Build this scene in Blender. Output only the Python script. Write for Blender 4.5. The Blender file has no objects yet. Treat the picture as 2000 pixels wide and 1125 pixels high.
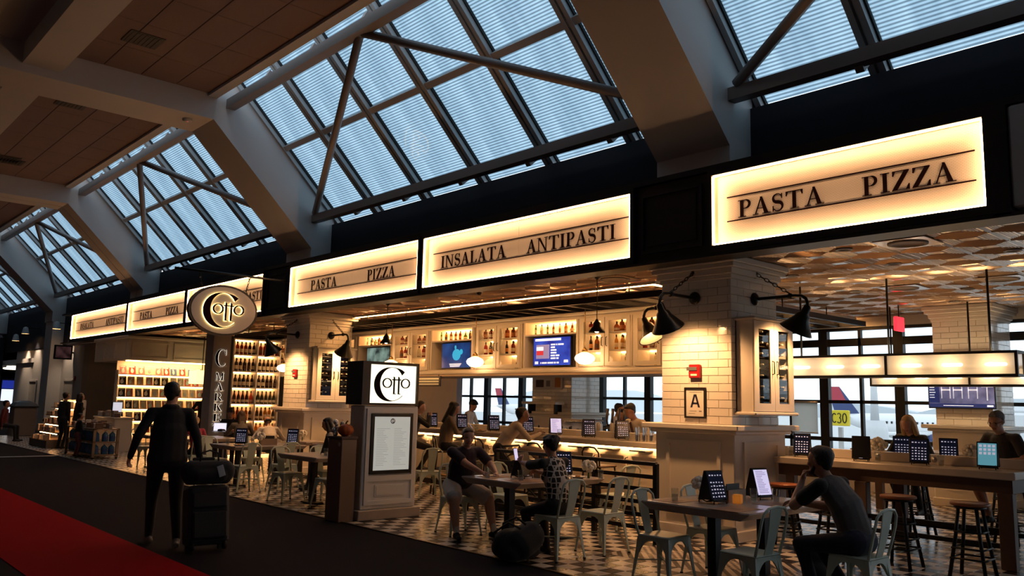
import bpy, bmesh, math, random
from mathutils import Vector, Matrix
random.seed(7)
R_ = math.radians
SC = bpy.context.scene
COL = SC.collection

# ------------------------------------------------------------------ camera, world, exposure
CAM_H = 1.65
CR = ((0.67198418, -0.08604122, -0.73555025),
      (0.74021511, 0.10858583, 0.66354405),
      (0.0227782, -0.99035651, 0.13665697))
cam_data = bpy.data.cameras.new('camera')
cam = bpy.data.objects.new('camera', cam_data)
COL.objects.link(cam)
m = Matrix.Identity(4)
for i in range(3):
    m[i][0] = CR[i][0]; m[i][1] = -CR[i][1]; m[i][2] = -CR[i][2]
m[2][3] = CAM_H
cam.matrix_world = m
cam_data.sensor_fit = 'HORIZONTAL'; cam_data.sensor_width = 36.0
cam_data.lens = 1620 / 2000 * 36.0
cam_data.clip_start = 0.1; cam_data.clip_end = 2000
SC.camera = cam
SC.view_settings.view_transform = 'Standard'
SC.view_settings.look = 'None'
SC.view_settings.exposure = 0.1
SC.view_settings.gamma = 1.0
SC.view_settings.use_curve_mapping = False
SC.cycles.use_denoising = True
SC.cycles.max_bounces = 8
SC.cycles.diffuse_bounces = 4
SC.cycles.transmission_bounces = 8
SC.cycles.transparent_max_bounces = 12
SC.cycles.sample_clamp_indirect = 4.0
SC.cycles.caustics_reflective = False
SC.cycles.caustics_refractive = False

world = bpy.data.worlds.new('overcast_sky'); SC.world = world
world.use_nodes = True
bg = world.node_tree.nodes['Background']
bg.inputs['Color'].default_value = (0.80, 0.90, 1.0, 1)
bg.inputs['Strength'].default_value = 1.9

# ------------------------------------------------------------------ helpers
def px_ray(px, py):
    v = (px - 1000.0, py - 562.5, 1620.0)
    return Vector([sum(CR[i][k] * v[k] for k in range(3)) for i in range(3)])
def ground(px, py, z=0.0):            # where the ray through a photo pixel meets height z
    r = px_ray(px, py); t = (z - CAM_H) / r.z
    return Vector((r.x * t, r.y * t, z))

MATS = {}
def mat(name, col=(.5, .5, .5), rough=.5, metal=0.0, var=0.0, vscale=8.0, bump=0.0, bscale=60.0,
        emit=0.0, ecol=None, trans=0.0, alpha=1.0, ior=1.45, coat=0.0, sheen=0.0, spec=None):
    if name in MATS: return MATS[name]
    mt = bpy.data.materials.new(name); mt.use_nodes = True
    nt = mt.node_tree; b = nt.nodes['Principled BSDF']
    c4 = (*col, 1)
    b.inputs['Base Color'].default_value = c4
    b.inputs['Roughness'].default_value = rough
    b.inputs['Metallic'].default_value = metal
    b.inputs['IOR'].default_value = ior
    if spec is not None: b.inputs['Specular IOR Level'].default_value = spec
    if coat: b.inputs['Coat Weight'].default_value = coat
    if sheen: b.inputs['Sheen Weight'].default_value = sheen
    if trans: b.inputs['Transmission Weight'].default_value = trans
    if alpha < 1: b.inputs['Alpha'].default_value = alpha
    if emit:
        b.inputs['Emission Color'].default_value = (*(ecol or col), 1)
        b.inputs['Emission Strength'].default_value = emit
    if var or bump:
        tc = nt.nodes.new('ShaderNodeTexCoord')
        if var:
            n = nt.nodes.new('ShaderNodeTexNoise'); n.inputs['Scale'].default_value = vscale
            n.inputs['Detail'].default_value = 5
            nt.links.new(tc.outputs['Object'], n.inputs['Vector'])
            mx = nt.nodes.new('ShaderNodeMix'); mx.data_type = 'RGBA'
            mx.inputs['A'].default_value = tuple(x * (1 - var) for x in col) + (1,)
            mx.inputs['B'].default_value = tuple(min(1, x * (1 + var)) for x in col) + (1,)
            nt.links.new(n.outputs['Fac'], mx.inputs['Factor'])
            nt.links.new(mx.outputs['Result'], b.inputs['Base Color'])
        if bump:
            n2 = nt.nodes.new('ShaderNodeTexNoise'); n2.inputs['Scale'].default_value = bscale
            n2.inputs['Detail'].default_value = 4
            nt.links.new(tc.outputs['Object'], n2.inputs['Vector'])
            bp = nt.nodes.new('ShaderNodeBump'); bp.inputs['Strength'].default_value = bump
            bp.inputs['Distance'].default_value = 0.01
            nt.links.new(n2.outputs['Fac'], bp.inputs['Height'])
            nt.links.new(bp.outputs['Normal'], b.inputs['Normal'])
    MATS[name] = mt
    return mt

class MB:
    """collects boxes, prisms, tubes and lathes into one mesh"""
    def __init__(self): self.v = []; self.f = []; self.mi = []; self.sm = []; self.cur = 0; self.M = None
    def _add(self, vs, fs, smooth=False):
        o = len(self.v)
        if self.M is not None: vs = [self.M @ Vector(p) for p in vs]
        self.v += [tuple(p) for p in vs]
        for f in fs: self.f.append(tuple(i + o for i in f)); self.mi.append(self.cur); self.sm.append(smooth)
        return self
    def box(self, x0, x1, y0, y1, z0, z1):
        if x0 > x1: x0, x1 = x1, x0
        if y0 > y1: y0, y1 = y1, y0
        if z0 > z1: z0, z1 = z1, z0
        vs = [(x0,y0,z0),(x1,y0,z0),(x1,y1,z0),(x0,y1,z0),(x0,y0,z1),(x1,y0,z1),(x1,y1,z1),(x0,y1,z1)]
        return self._add(vs, [(3,2,1,0),(4,5,6,7),(0,1,5,4),(1,2,6,5),(2,3,7,6),(3,0,4,7)])
    def bbox(self, x0, x1, y0, y1, z0, z1, b=.01):
        """box with chamfered vertical and horizontal edges"""
        if x0 > x1: x0, x1 = x1, x0
        if y0 > y1: y0, y1 = y1, y0
        if z0 > z1: z0, z1 = z1, z0
        b = min(b, (x1-x0)*.45, (y1-y0)*.45, (z1-z0)*.45)
        rings = []
        for z, i in ((z0, b), (z0 + b, 0), (z1 - b, 0), (z1, b)):
            X0, X1, Y0, Y1 = x0 + i, x1 - i, y0 + i, y1 - i
            c = b
            rings.append([(X0+c,Y0,z),(X1-c,Y0,z),(X1,Y0+c,z),(X1,Y1-c,z),(X1-c,Y1,z),(X0+c,Y1,z),(X0,Y1-c,z),(X0,Y0+c,z)])
        return self.loft(rings)
    def loft(self, rings, cap=True, smooth=False, closed=True):
        n = len(rings[0]); vs = [p for r in rings for p in r]; fs = []
        for k in range(len(rings) - 1):
            for i in range(n if closed else n - 1):
                j = (i + 1) % n
                fs.append((k*n+i, k*n+j, (k+1)*n+j, (k+1)*n+i))
        if cap:
            fs.append(tuple(range(n - 1, -1, -1)))
            fs.append(tuple((len(rings)-1)*n + i for i in range(n)))
        return self._add(vs, fs, smooth)
    def prism(self, poly, d0, d1, axis='z'):
        """poly of (a,b) extruded between d0 and d1; axis x: (y,z), y: (x,z), z: (x,y)"""
        def P(a, b, d):
            return {'x': (d, a, b), 'y': (a, d, b), 'z': (a, b, d)}[axis]
        A = sum(poly[i][0]*poly[(i+1) % len(poly)][1] - poly[(i+1) % len(poly)][0]*poly[i][1] for i in range(len(poly)))
        if (A < 0) != (axis == 'y'): poly = poly[::-1]
        return self.loft([[P(a, b, min(d0, d1)) for a, b in poly], [P(a, b, max(d0, d1)) for a, b in poly]])
    def lathe(self, prof, n=12, c=(0, 0, 0), cap=True, smooth=True):
        rings = [[(c[0] + r*math.cos(2*math.pi*i/n), c[1] + r*math.sin(2*math.pi*i/n), c[2] + z) for i in range(n)] for r, z in prof]
        return self.loft(rings, cap, smooth)
    def tube(self, pts, r, n=6, smooth=True, cap=True):
        """round bar through the points; r number or list"""
        pts = [Vector(p) for p in pts]; rings = []
        prev = None
        for i, p in enumerate(pts):
            d = (pts[min(i+1, len(pts)-1)] - pts[max(i-1, 0)]).normalized()
            a = Vector((0, 0, 1)) if abs(d.z) < .95 else Vector((1, 0, 0))
            if prev is not None: a = prev
            u = (a - d * a.dot(d)).normalized(); w = d.cross(u); prev = u
            rr = r[i] if isinstance(r, (list, tuple)) else r
            rings.append([p + u*rr*math.cos(2*math.pi*k/n) + w*rr*math.sin(2*math.pi*k/n) for k in range(n)])
        return self.loft(rings, cap, smooth)
    def bar(self, a, b, w, h=None):
        """square bar between two points"""
        h = h or w; a = Vector(a); b = Vector(b); d = (b - a).normalized()
        s = Vector((0, 0, 1)) if abs(d.z) < .95 else Vector((1, 0, 0))
        u = (s - d*s.dot(d)).normalized(); t = d.cross(u)
        q = [(-1,-1),(1,-1),(1,1),(-1,1)]
        return self.loft([[p + t*w/2*i + u*h/2*j for i, j in q] for p in (a, b)])
    def sphere(self, c, r, n=12, m=8, s=(1, 1, 1)):
        prof = []
        rings = []
        for k in range(m + 1):
            a = -math.pi/2 + math.pi*k/m
            rr = max(math.cos(a), .02)
            rings.append([(c[0]+r*s[0]*rr*math.cos(2*math.pi*i/n), c[1]+r*s[1]*rr*math.sin(2*math.pi*i/n), c[2]+r*s[2]*math.sin(a)) for i in range(n)])
        return self.loft(rings, True, True)
    def quad(self, a, b, c, d): return self._add([a, b, c, d], [(0, 1, 2, 3)])
    def mesh(self, name):
        me = bpy.data.meshes.new(name); me.from_pydata(self.v, [], self.f)
        if any(self.mi): me.polygons.foreach_set('material_index', self.mi)
        if any(self.sm): me.polygons.foreach_set('use_smooth', self.sm)
        me.update(); return me
    def build(self, name, material, parent=None, loc=None, rot=None, kind=None):
        me = self.mesh(name)
        for mm in (material if isinstance(material, (list, tuple)) else [material]): me.materials.append(mm)
        return link(me, name, parent, loc, rot, kind)

def link(me, name, parent=None, loc=None, rot=None, kind=None):
    o = bpy.data.objects.new(name, me); COL.objects.link(o)
    if parent: o.parent = parent
    if loc is not None: o.location = loc
    if rot is not None: o.rotation_euler = rot if not isinstance(rot, (int, float)) else (0, 0, rot)
    if kind: o['kind'] = kind
    return o
def tag(o, label=None, cat=None, group=None, kind=None):
    if label: o['label'] = label
    if cat: o['category'] = cat
    if group: o['group'] = group
    if kind: o['kind'] = kind
    return o
def thing(name, label, cat, loc=(0, 0, 0), rotz=0.0, group=None):
    o = bpy.data.objects.new(name, None); COL.objects.link(o)
    o.empty_display_size = .1
    o.location = loc; o.rotation_euler = (0, 0, rotz)
    return tag(o, label, cat, group)
def copy_tree(o, loc=None, rotz=None, label=None, group=None, parent=None):
    c = o.copy(); COL.objects.link(c)
    if parent is not None: c.parent = parent
    if loc is not None: c.location = loc
    if rotz is not None: c.rotation_euler = (0, 0, rotz)
    if label: c['label'] = label
    if group: c['group'] = group
    for ch in o.children:
        k = ch.copy(); COL.objects.link(k); k.parent = c
        for g2 in ch.children:
            k2 = g2.copy(); COL.objects.link(k2); k2.parent = k
    return c

# ------------------------------------------------------------------ materials
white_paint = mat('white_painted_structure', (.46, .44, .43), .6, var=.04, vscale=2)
cream_paint = mat('cream_millwork_paint', (.74, .67, .58), .38, var=.03, vscale=3)
navy_paint = mat('dark_navy_wall_paint', (.006, .006, .014), .7, var=.1)
black_metal = mat('black_metal', (.006, .006, .007), .4, metal=.3)
black_wood = mat('black_stained_wood', (.012, .009, .008), .45, var=.2, vscale=20)
led_warm = mat('warm_led_strip', (1, .62, .25), .5, emit=14, ecol=(1, .54, .20))
# ================================================================== THE SETTING
RIBX = [-5.87, -16.89, -28.0, -39.1]      # right face of each skylight rib
RIBW = 1.18
FY = 6.05                                  # edge of the carpet
# ---- concourse floor
mat_carpet = mat('dark_charcoal_carpet', (.011, .010, .014), .95, var=.35, vscale=90, bump=.5, bscale=400, spec=.1)
mat_red = mat('red_carpet_runner', (.34, .006, .010), .95, var=.15, vscale=90, bump=.5, bscale=400, spec=.05)
mat_steel = mat('brushed_steel_trim', (.55, .53, .50), .35, metal=.9)
fl = MB().box(-70, 14, -8, FY, -.12, 0).build('floor_concourse', mat_carpet, kind='structure')
MB().box(-69.9, 13.9, 2.0, 3.3, 0, .006).build('floor_red_runner', mat_red, kind='structure')
MB().box(-24.33, -24.20, 3.31, 6.04, 0, .008).build('trim_1', mat_steel, kind='structure')
MB().box(-36, 14, FY - .02, FY + .02, -.01, .012).build('trim_2', mat('bronze_edge_trim', (.10, .07, .05), .4, metal=.8), kind='structure')
# ---- tiled restaurant floor: grout bed, single tiles where they show, the rest joined
mat_grout = mat('dark_grout', (.09, .07, .06), .9)
mat_tw = mat('cream_cement_floor_tile', (.62, .54, .45), .28, var=.10, vscale=6)
mat_tb = mat('black_cement_floor_tile', (.030, .022, .022), .25, var=.2, vscale=6)
floor = MB().box(-36, 14, FY, 20, -.12, -.004).build('floor', mat_grout, kind='structure')
T = .2
def tile_shape(mb, x, y, s=T, h=.0045, g=.003, z0=-.004):
    b = .002
    x0, x1, y0, y1 = x + g, x + s - g, y + g, y + s - g
    mb.loft([[(x0,y0,z0),(x1,y0,z0),(x1,y1,z0),(x0,y1,z0)],
             [(x0+b,y0+b,z0+h),(x1-b,y0+b,z0+h),(x1-b,y1-b,z0+h),(x0+b,y1-b,z0+h)]])
tw = MB(); tile_shape(tw, 0, 0); tw = tw.mesh('floor_tile'); tw.materials.append(mat_tw)
tb = MB(); tile_shape(tb, 0, 0); tb = tb.mesh('floor_tile'); tb.materials.append(mat_tb)
cells = []
STRIPE = (-7.7, -5.3, 8.3, 9.0)           # patterned border in front of the column
def in_border(x, y):
    return -6.4 < x < -3.4 and 7.27 < y < 8.47
ix0 = int(round(-36 / T))
for i in range(ix0, 60):
    for j in range(int((17.2 - FY) / T)):
        x, y = i * T, FY + .02 + j * T
        if in_border(x + T/2, y + T/2): continue
        if -7.1 < x and x + T < -5.9 and 9.1 < y and y + T < 10.3: continue
        cells.append((x, y, (i + j) % 2))
def seen_key(c):
    p = Vector((c[0], c[1], -CAM_H))
    zc = p.x*CR[0][2] + p.y*CR[1][2] + p.z*CR[2][2]
    if zc < 1: return 1e9
    u = 1000 + 1620*(p.x*CR[0][0] + p.y*CR[1][0] + p.z*CR[2][0])/zc
    w = 562.5 + 1620*(p.x*CR[0][1] + p.y*CR[1][1] + p.z*CR[2][1])/zc
    if not (-20 < u < 2020 and w < 1140): return 1e9
    return zc
cells.sort(key=seen_key)
for (x, y, k) in cells[:300]:
    link(tb if k else tw, 'floor_tile', floor, (x, y, 0))
rest = MB()
for (x, y, k) in cells[300:]:
    rest.cur = k; tile_shape(rest, x, y)
rest.build('floor_tiles_beyond', [mat_tw, mat_tb], floor, kind='stuff')
# patterned cement border: diagonal stripes edged by a small check
def border_material():
    mt = bpy.data.materials.new('striped_cement_border'); mt.use_nodes = True
    nt = mt.node_tree; b = nt.nodes['Principled BSDF']; b.inputs['Roughness'].default_value = .3
    tc = nt.nodes.new('ShaderNodeTexCoord'); w = nt.nodes.new('ShaderNodeTexWave')
    w.bands_direction = 'DIAGONAL'; w.inputs['Scale'].default_value = 4.0
    w.inputs['Distortion'].default_value = 0
    mp = nt.nodes.new('ShaderNodeMapping'); mp.inputs['Scale'].default_value = (1, 1, 0)
    cr = nt.nodes.new('ShaderNodeValToRGB'); cr.color_ramp.interpolation = 'CONSTANT'
    cr.color_ramp.elements[0].color = (.03, .022, .022, 1); cr.color_ramp.elements[1].color = (.55, .45, .36, 1)
    cr.color_ramp.elements[1].position = .5
    nt.links.new(tc.outputs['Object'], mp.inputs['Vector']); nt.links.new(mp.outputs['Vector'], w.inputs['Vector'])
    nt.links.new(w.outputs['Fac'], cr.inputs['Fac']); nt.links.new(cr.outputs['Color'], b.inputs['Base Color'])
    return mt
bm_ = border_material()
def check_material():
    mt = bpy.data.materials.new('small_check_cement_border'); mt.use_nodes = True
    nt = mt.node_tree; b = nt.nodes['Principled BSDF']; b.inputs['Roughness'].default_value = .3
    tc = nt.nodes.new('ShaderNodeTexCoord'); c = nt.nodes.new('ShaderNodeTexChecker')
    c.inputs['Scale'].default_value = 20; c.inputs['Color1'].default_value = (.55, .45, .36, 1); c.inputs['Color2'].default_value = (.03, .022, .022, 1)
    mp = nt.nodes.new('ShaderNodeMapping'); mp.inputs['Location'].default_value = (0, 0, .013)
    nt.links.new(tc.outputs['Object'], mp.inputs['Vector']); nt.links.new(mp.outputs['Vector'], c.inputs['Vector'])
    nt.links.new(c.outputs['Color'], b.inputs['Base Color']); return mt
ck_ = check_material()
for (x0, x1, y0, y1, mm) in ((-6.4, -3.4, 7.27, 7.67, bm_), (-6.4, -3.4, 7.67, 8.07, ck_), (-6.4, -3.4, 8.07, 8.47, bm_)):
    L = max(x1 - x0, y1 - y0); n = max(1, int(L / .4))
    for k in range(n):
        if x1 - x0 >= y1 - y0:
            a, b = x0 + (x1-x0)*k/n, x0 + (x1-x0)*(k+1)/n
            MB().box(a+.002, b-.002, y0+.002, y1-.002, -.004, .0008).build('border_tile', mm, floor)
        else:
            a, b = y0 + (y1-y0)*k/n, y0 + (y1-y0)*(k+1)/n
            MB().box(x0+.002, x1-.002, a+.002, b-.002, -.004, .0008).build('border_tile', mm, floor)

# ---- concourse ceiling: beams with ribs, panels, skylight
beam_profile = [(9.6, 4.62), (9.6, 5.95), (7.0, 8.55), (-8, 8.55), (-8, 7.46), (6.6, 7.46), (9.05, 5.03), (9.05, 4.62)]
def rib_mesh(w):
    b = MB(); n = len(beam_profile)
    # split the concave outline into two convex prisms plus the foot
    b.prism([(9.6, 4.62), (9.6, 5.95), (9.05, 6.5), (9.05, 4.62)], -w, 0, 'x')
    b.prism([(9.05, 5.03), (9.05, 6.5), (7.0, 8.55), (6.6, 7.46)], -w, 0, 'x')
    b.prism([(6.6, 7.46), (7.0, 8.55), (-8, 8.55), (-8, 7.46)], -w, 0, 'x')
    return b
for k, x in enumerate(RIBX):
    if k == 2:
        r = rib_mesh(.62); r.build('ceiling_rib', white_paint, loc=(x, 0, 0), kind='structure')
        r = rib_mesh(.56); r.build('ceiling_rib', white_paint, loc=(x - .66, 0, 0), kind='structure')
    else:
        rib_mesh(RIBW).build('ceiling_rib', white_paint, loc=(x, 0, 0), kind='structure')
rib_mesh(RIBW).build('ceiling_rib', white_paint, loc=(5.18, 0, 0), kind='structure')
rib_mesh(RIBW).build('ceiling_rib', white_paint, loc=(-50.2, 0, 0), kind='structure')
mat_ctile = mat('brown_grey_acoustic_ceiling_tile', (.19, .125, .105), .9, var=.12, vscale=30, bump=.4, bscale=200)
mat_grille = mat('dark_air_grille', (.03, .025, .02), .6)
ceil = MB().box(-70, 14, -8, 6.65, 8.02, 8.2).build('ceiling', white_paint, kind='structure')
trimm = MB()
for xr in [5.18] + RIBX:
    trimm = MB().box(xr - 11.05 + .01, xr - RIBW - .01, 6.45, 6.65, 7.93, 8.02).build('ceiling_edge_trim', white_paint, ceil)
    MB().box(xr - 11.05 + .01, xr - RIBW - .01, 3.0, 3.65, 7.62, 8.02).build('ceiling_cross_beam', white_paint, ceil)
ct = MB().bbox(.004, 1.226, .004, .694, 0, .03, .006).mesh('ceiling_tile'); ct.materials.append(mat_ctile)
for bay in (5.18, RIBX[0], RIBX[1], RIBX[2]):
    xl = bay - 11.05 + .02
    for i in range(8):
        for j in range(4):
            link(ct, 'ceiling_tile', ceil, (xl + .02 + i*1.23, 3.66 + j*.70, 7.99))
gm = MB()
gm.bbox(-.3, .3, -.3, .3, 0, .02, .005)
for k in range(7): gm.box(-.26, .26, -.25 + k*.075, -.215 + k*.075, -.008, 0)
gm = gm.mesh('air_grille'); gm.materials.append(mat_grille)
for (px, py) in ((280, 78), (140, 203), (22, 316), (14, 310)):
    p = ground(px, py, 7.98)
    if p.x > -45: link(gm, 'air_grille', ceil, (p.x, min(max(p.y, 4.0), 6.2), 7.975))
# smoke detector on the beam underside
sd = thing('smoke_detector', 'round smoke detector under the white ceiling beam', 'smoke detector', tuple(ground(366, 233, 7.46)))
MB().lathe([(.10, 0), (.10, -.03), (.07, -.05), (.03, -.055)], 14).build('housing', white_paint, sd)
MB().lathe([(.012, 0), (.012, -.012)], 8, (.03, 0, -.05)).build('indicator_lamp', mat('red_indicator', (.8, .1, .1), .4, emit=1), sd)

# ---- skylight panes: ribbed translucent glass between sloping mullions
def pane_material():
    mt = bpy.data.materials.new('ribbed_translucent_skylight_glass'); mt.use_nodes = True
    nt = mt.node_tree; nt.nodes.clear()
    out = nt.nodes.new('ShaderNodeOutputMaterial')
    tc = nt.nodes.new('ShaderNodeTexCoord'); sx = nt.nodes.new('ShaderNodeSeparateXYZ')
    mu = nt.nodes.new('ShaderNodeMath'); mu.operation = 'MULTIPLY'; mu.inputs[1].default_value = 2*math.pi/.052
    si = nt.nodes.new('ShaderNodeMath'); si.operation = 'SINE'
    cr = nt.nodes.new('ShaderNodeValToRGB')
    cr.color_ramp.elements[0].position = .30; cr.color_ramp.elements[0].color = (.150, .215, .260, 1)
    cr.color_ramp.elements[1].position = .60; cr.color_ramp.elements[1].color = (.38, .52, .60, 1)
    ad = nt.nodes.new('ShaderNodeMath'); ad.operation = 'MULTIPLY_ADD'; ad.inputs[1].default_value = .5; ad.inputs[2].default_value = .5
    n = nt.nodes.new('ShaderNodeTexNoise'); n.inputs['Scale'].default_value = .8; n.inputs['Detail'].default_value = 4
    mp = nt.nodes.new('ShaderNodeMapping'); mp.inputs['Scale'].default_value = (3, .6, 1)
    mx = nt.nodes.new('ShaderNodeMix'); mx.data_type = 'RGBA'; mx.blend_type = 'MULTIPLY'
    cr2 = nt.nodes.new('ShaderNodeValToRGB')
    cr2.color_ramp.elements[0].position = .3; cr2.color_ramp.elements[0].color = (.62, .66, .70, 1)
    cr2.color_ramp.elements[1].position = .65; cr2.color_ramp.elements[1].color = (1, 1, 1, 1)
    tr = nt.nodes.new('ShaderNodeBsdfTranslucent'); gl = nt.nodes.new('ShaderNodeBsdfGlossy'); gl.inputs['Roughness'].default_value = .03
    ms = nt.nodes.new('ShaderNodeMixShader'); ms.inputs['Fac'].default_value = .05
    L = nt.links.new
    L(tc.outputs['Object'], sx.inputs[0]); L(sx.outputs['Y'], mu.inputs[0]); L(mu.outputs[0], si.inputs[0]); L(si.outputs[0], ad.inputs[0]); L(ad.outputs[0], cr.inputs['Fac'])
    L(tc.outputs['Object'], mp.inputs['Vector']); L(mp.outputs['Vector'], n.inputs['Vector']); L(n.outputs['Fac'], cr2.inputs['Fac'])
    mx.inputs['Factor'].default_value = 1
    L(cr.outputs['Color'], mx.inputs['A']); L(cr2.outputs['Color'], mx.inputs['B']); L(mx.outputs['Result'], tr.inputs['Color'])
    L(tr.outputs[0], ms.inputs[1]); L(gl.outputs[0], ms.inputs[2]); L(ms.outputs[0], out.inputs['Surface'])
    return mt
mat_pane = pane_material()
mat_mull = mat('grey_aluminium_mullion', (.36, .36, .36), .5, metal=.2)
mat_gask = mat('black_glazing_gasket', (.012, .012, .012), .7)
mat_tubep = mat('white_painted_steel_tube', (.20, .17, .16), .45)
SLOPE = Matrix.Rotation(R_(-45), 4, 'X')     # local +Y runs down the slope: (0,1,0)->(0,.707,-.707)
def skylight(xr, cols, label_n):
    """one bay of sloping glazing; origin at its upper left on the glass plane"""
    x1 = xr - RIBW; x0 = xr - 11.05 if True else 0
    x0 = xr - 11.05; x0 += 0; xl = xr - 11.05 + 0.0
    base = MB(); 
    sky = bpy.data.objects.new('window_%d' % label_n, None); COL.objects.link(sky); sky['kind'] = 'structure'
    sky.matrix_world = Matrix.Translation((0, 6.95, 8.60)) @ SLOPE
    Ltot = 4.06
    xs = cols
    for i in range(len(xs) - 1):
        a, b = xs[i], xs[i+1]
        for (s0, s1) in ((0.0, 1.93), (1.93, Ltot)):
            g = MB(); g.quad((a+.04, s0+.04, 0), (b-.04, s0+.04, 0), (b-.04, s1-.04, 0), (a+.04, s1-.04, 0))
            g.v = [(x - a, y - s0, z) for x, y, z in g.v]
            g.build('pane', mat_pane, sky, (a, s0, 0))
    for x in xs:
        mb = MB().box(x-.10, x-.02, 0, Ltot, -.14, .03).box(x+.02, x+.10, 0, Ltot, -.14, .03).box(x-.02, x+.02, 0, Ltot, -.08, .03)
        mu_ = mb.build('mullion', mat_mull, sky)
        MB().box(x-.125, x-.10, 0, Ltot, -.05, .01).box(x+.10, x+.125, 0, Ltot, -.05, .01).build('gasket', mat_gask, mu_)
    MB().box(xs[0], xs[-1], 1.87, 1.99, -.12, .02).build('purlin', mat_mull, sky)
    # frame closing the bay at top and bottom
    MB().box(xs[0], xs[-1], -.15, .04, -.05, .05).build('head_rail', mat_mull, sky)
    return sky
for n, xr in enumerate([5.18, RIBX[0], RIBX[1], RIBX[2], RIBX[3]]):
    xl = xr - 11.05
    x1 = xr - RIBW
    cols = [xl] + [x1 - .98 - 1.80*k for k in range(4, -1, -1)] + [x1]
    cols = [cols[0]] + [c for c in cols[1:-1] if c - xl > .3] + [x1]
    skylight(xr, cols, n + 1)
    # tubes along the bay with the V brace
    yl, zl = 9.10, 5.71; yu, zu = 6.95, 7.86
    br = thing('roof_brace', ['steel tubes with a V of struts under the skylight over the fascia end sign', 'steel tubes with a V of struts under the skylight over the bar', 'steel tubes with a V of struts under the skylight over the oval sign', 'steel tubes with a V of struts under the skylight over the grey wall', 'steel tubes with a V of struts under the skylight over the corridor'][n], 'brace', (xl, 0, 0), group='steel braces under the skylights')
    W = x1 - xl
    t = MB(); t.M = None
    t.bar((.0, yl, zl), (W, yl, zl), .17, .17); t.build('lower_tube', mat_tubep, br)
    MB().bar((0, yu, zu), (W, yu, zu), .2, .2).build('upper_tube', mat_tubep, br)
    ax = -11.7 + 16.89 - .02
    MB().tube([(ax - .05, yu + .06, zu - .05), (.12, 9.05, 5.83)], .075, 10).build('strut', mat_tubep, br)
    MB().tube([(ax + .05, yu + .06, zu - .05), (W - .05, 8.85, 5.92)], .075, 10).build('strut', mat_tubep, br)
    for k, c in enumerate(cols[1:-1]):
        MB().bar((c - xl, 6.95, 7.95), (c - xl, 7.05, 8.15), .10, .10).build('bracket', mat_tubep, br)
        MB().bar((c - xl, 9.15, 5.6), (c - xl, 9.4, 5.82), .10, .10).build('bracket', mat_tubep, br)
# ---- navy wall above the signs
MB().box(-70, 14, 9.55, 9.84, 3.62, 5.65).build("wall_upper_navy", navy_paint, kind='structure')
MB().box(-36.2, 0, 8.72, 9.55, 4.63, 4.70).build('trim_3', black_wood, kind='structure')
# roof slab over the restaurant behind the navy wall
MB().box(-70, 14, 9.75, 20, 3.75, 3.95).build('ceiling_slab', white_paint, kind='structure')
# ---- the rest of the concourse shell, out of view
MB().box(-70, 14, -8.2, -8, 0, 8.5).build('wall_far', white_paint, kind='structure')
MB().box(14, 14.2, -8.2, 20, 0, 9).build('wall_right', white_paint, kind='structure')
MB().box(-70.2, -70, -8.2, 20, 0, 9).build('wall_left', navy_paint, kind='structure')
# ================================================================== LETTERING (serif capitals drawn as solid strokes)
def stroke(mb, pts, ws, d0, d1, axis='y', nrm=None):
    """ribbon of varying width along a path of (a,b) points, extruded"""
    L = []; Rr = []
    n = len(pts)
    for i in range(n):
        a = pts[max(i-1, 0)]; b = pts[min(i+1, n-1)]
        dx, dy = b[0]-a[0], b[1]-a[1]; l = math.hypot(dx, dy) or 1
        nx, ny = -dy/l, dx/l
        w = ws[i]/2 if isinstance(ws, (list, tuple)) else ws/2
        L.append((pts[i][0]+nx*w, pts[i][1]+ny*w)); Rr.append((pts[i][0]-nx*w, pts[i][1]-ny*w))
    for i in range(n-1):
        mb.prism([L[i], L[i+1], Rr[i+1], Rr[i]], d0, d1, axis)
def arc(cx, cy, rx, ry, a0, a1, n=14):
    return [(cx + rx*math.cos(R_(a0+(a1-a0)*i/n)), cy + ry*math.sin(R_(a0+(a1-a0)*i/n))) for i in range(n+1)]
K, H_ = .16, .035                 # thick stem, hairline
def rect(x0, x1, y0, y1): return [(x0, y0), (x1, y0), (x1, y1), (x0, y1)]
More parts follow.
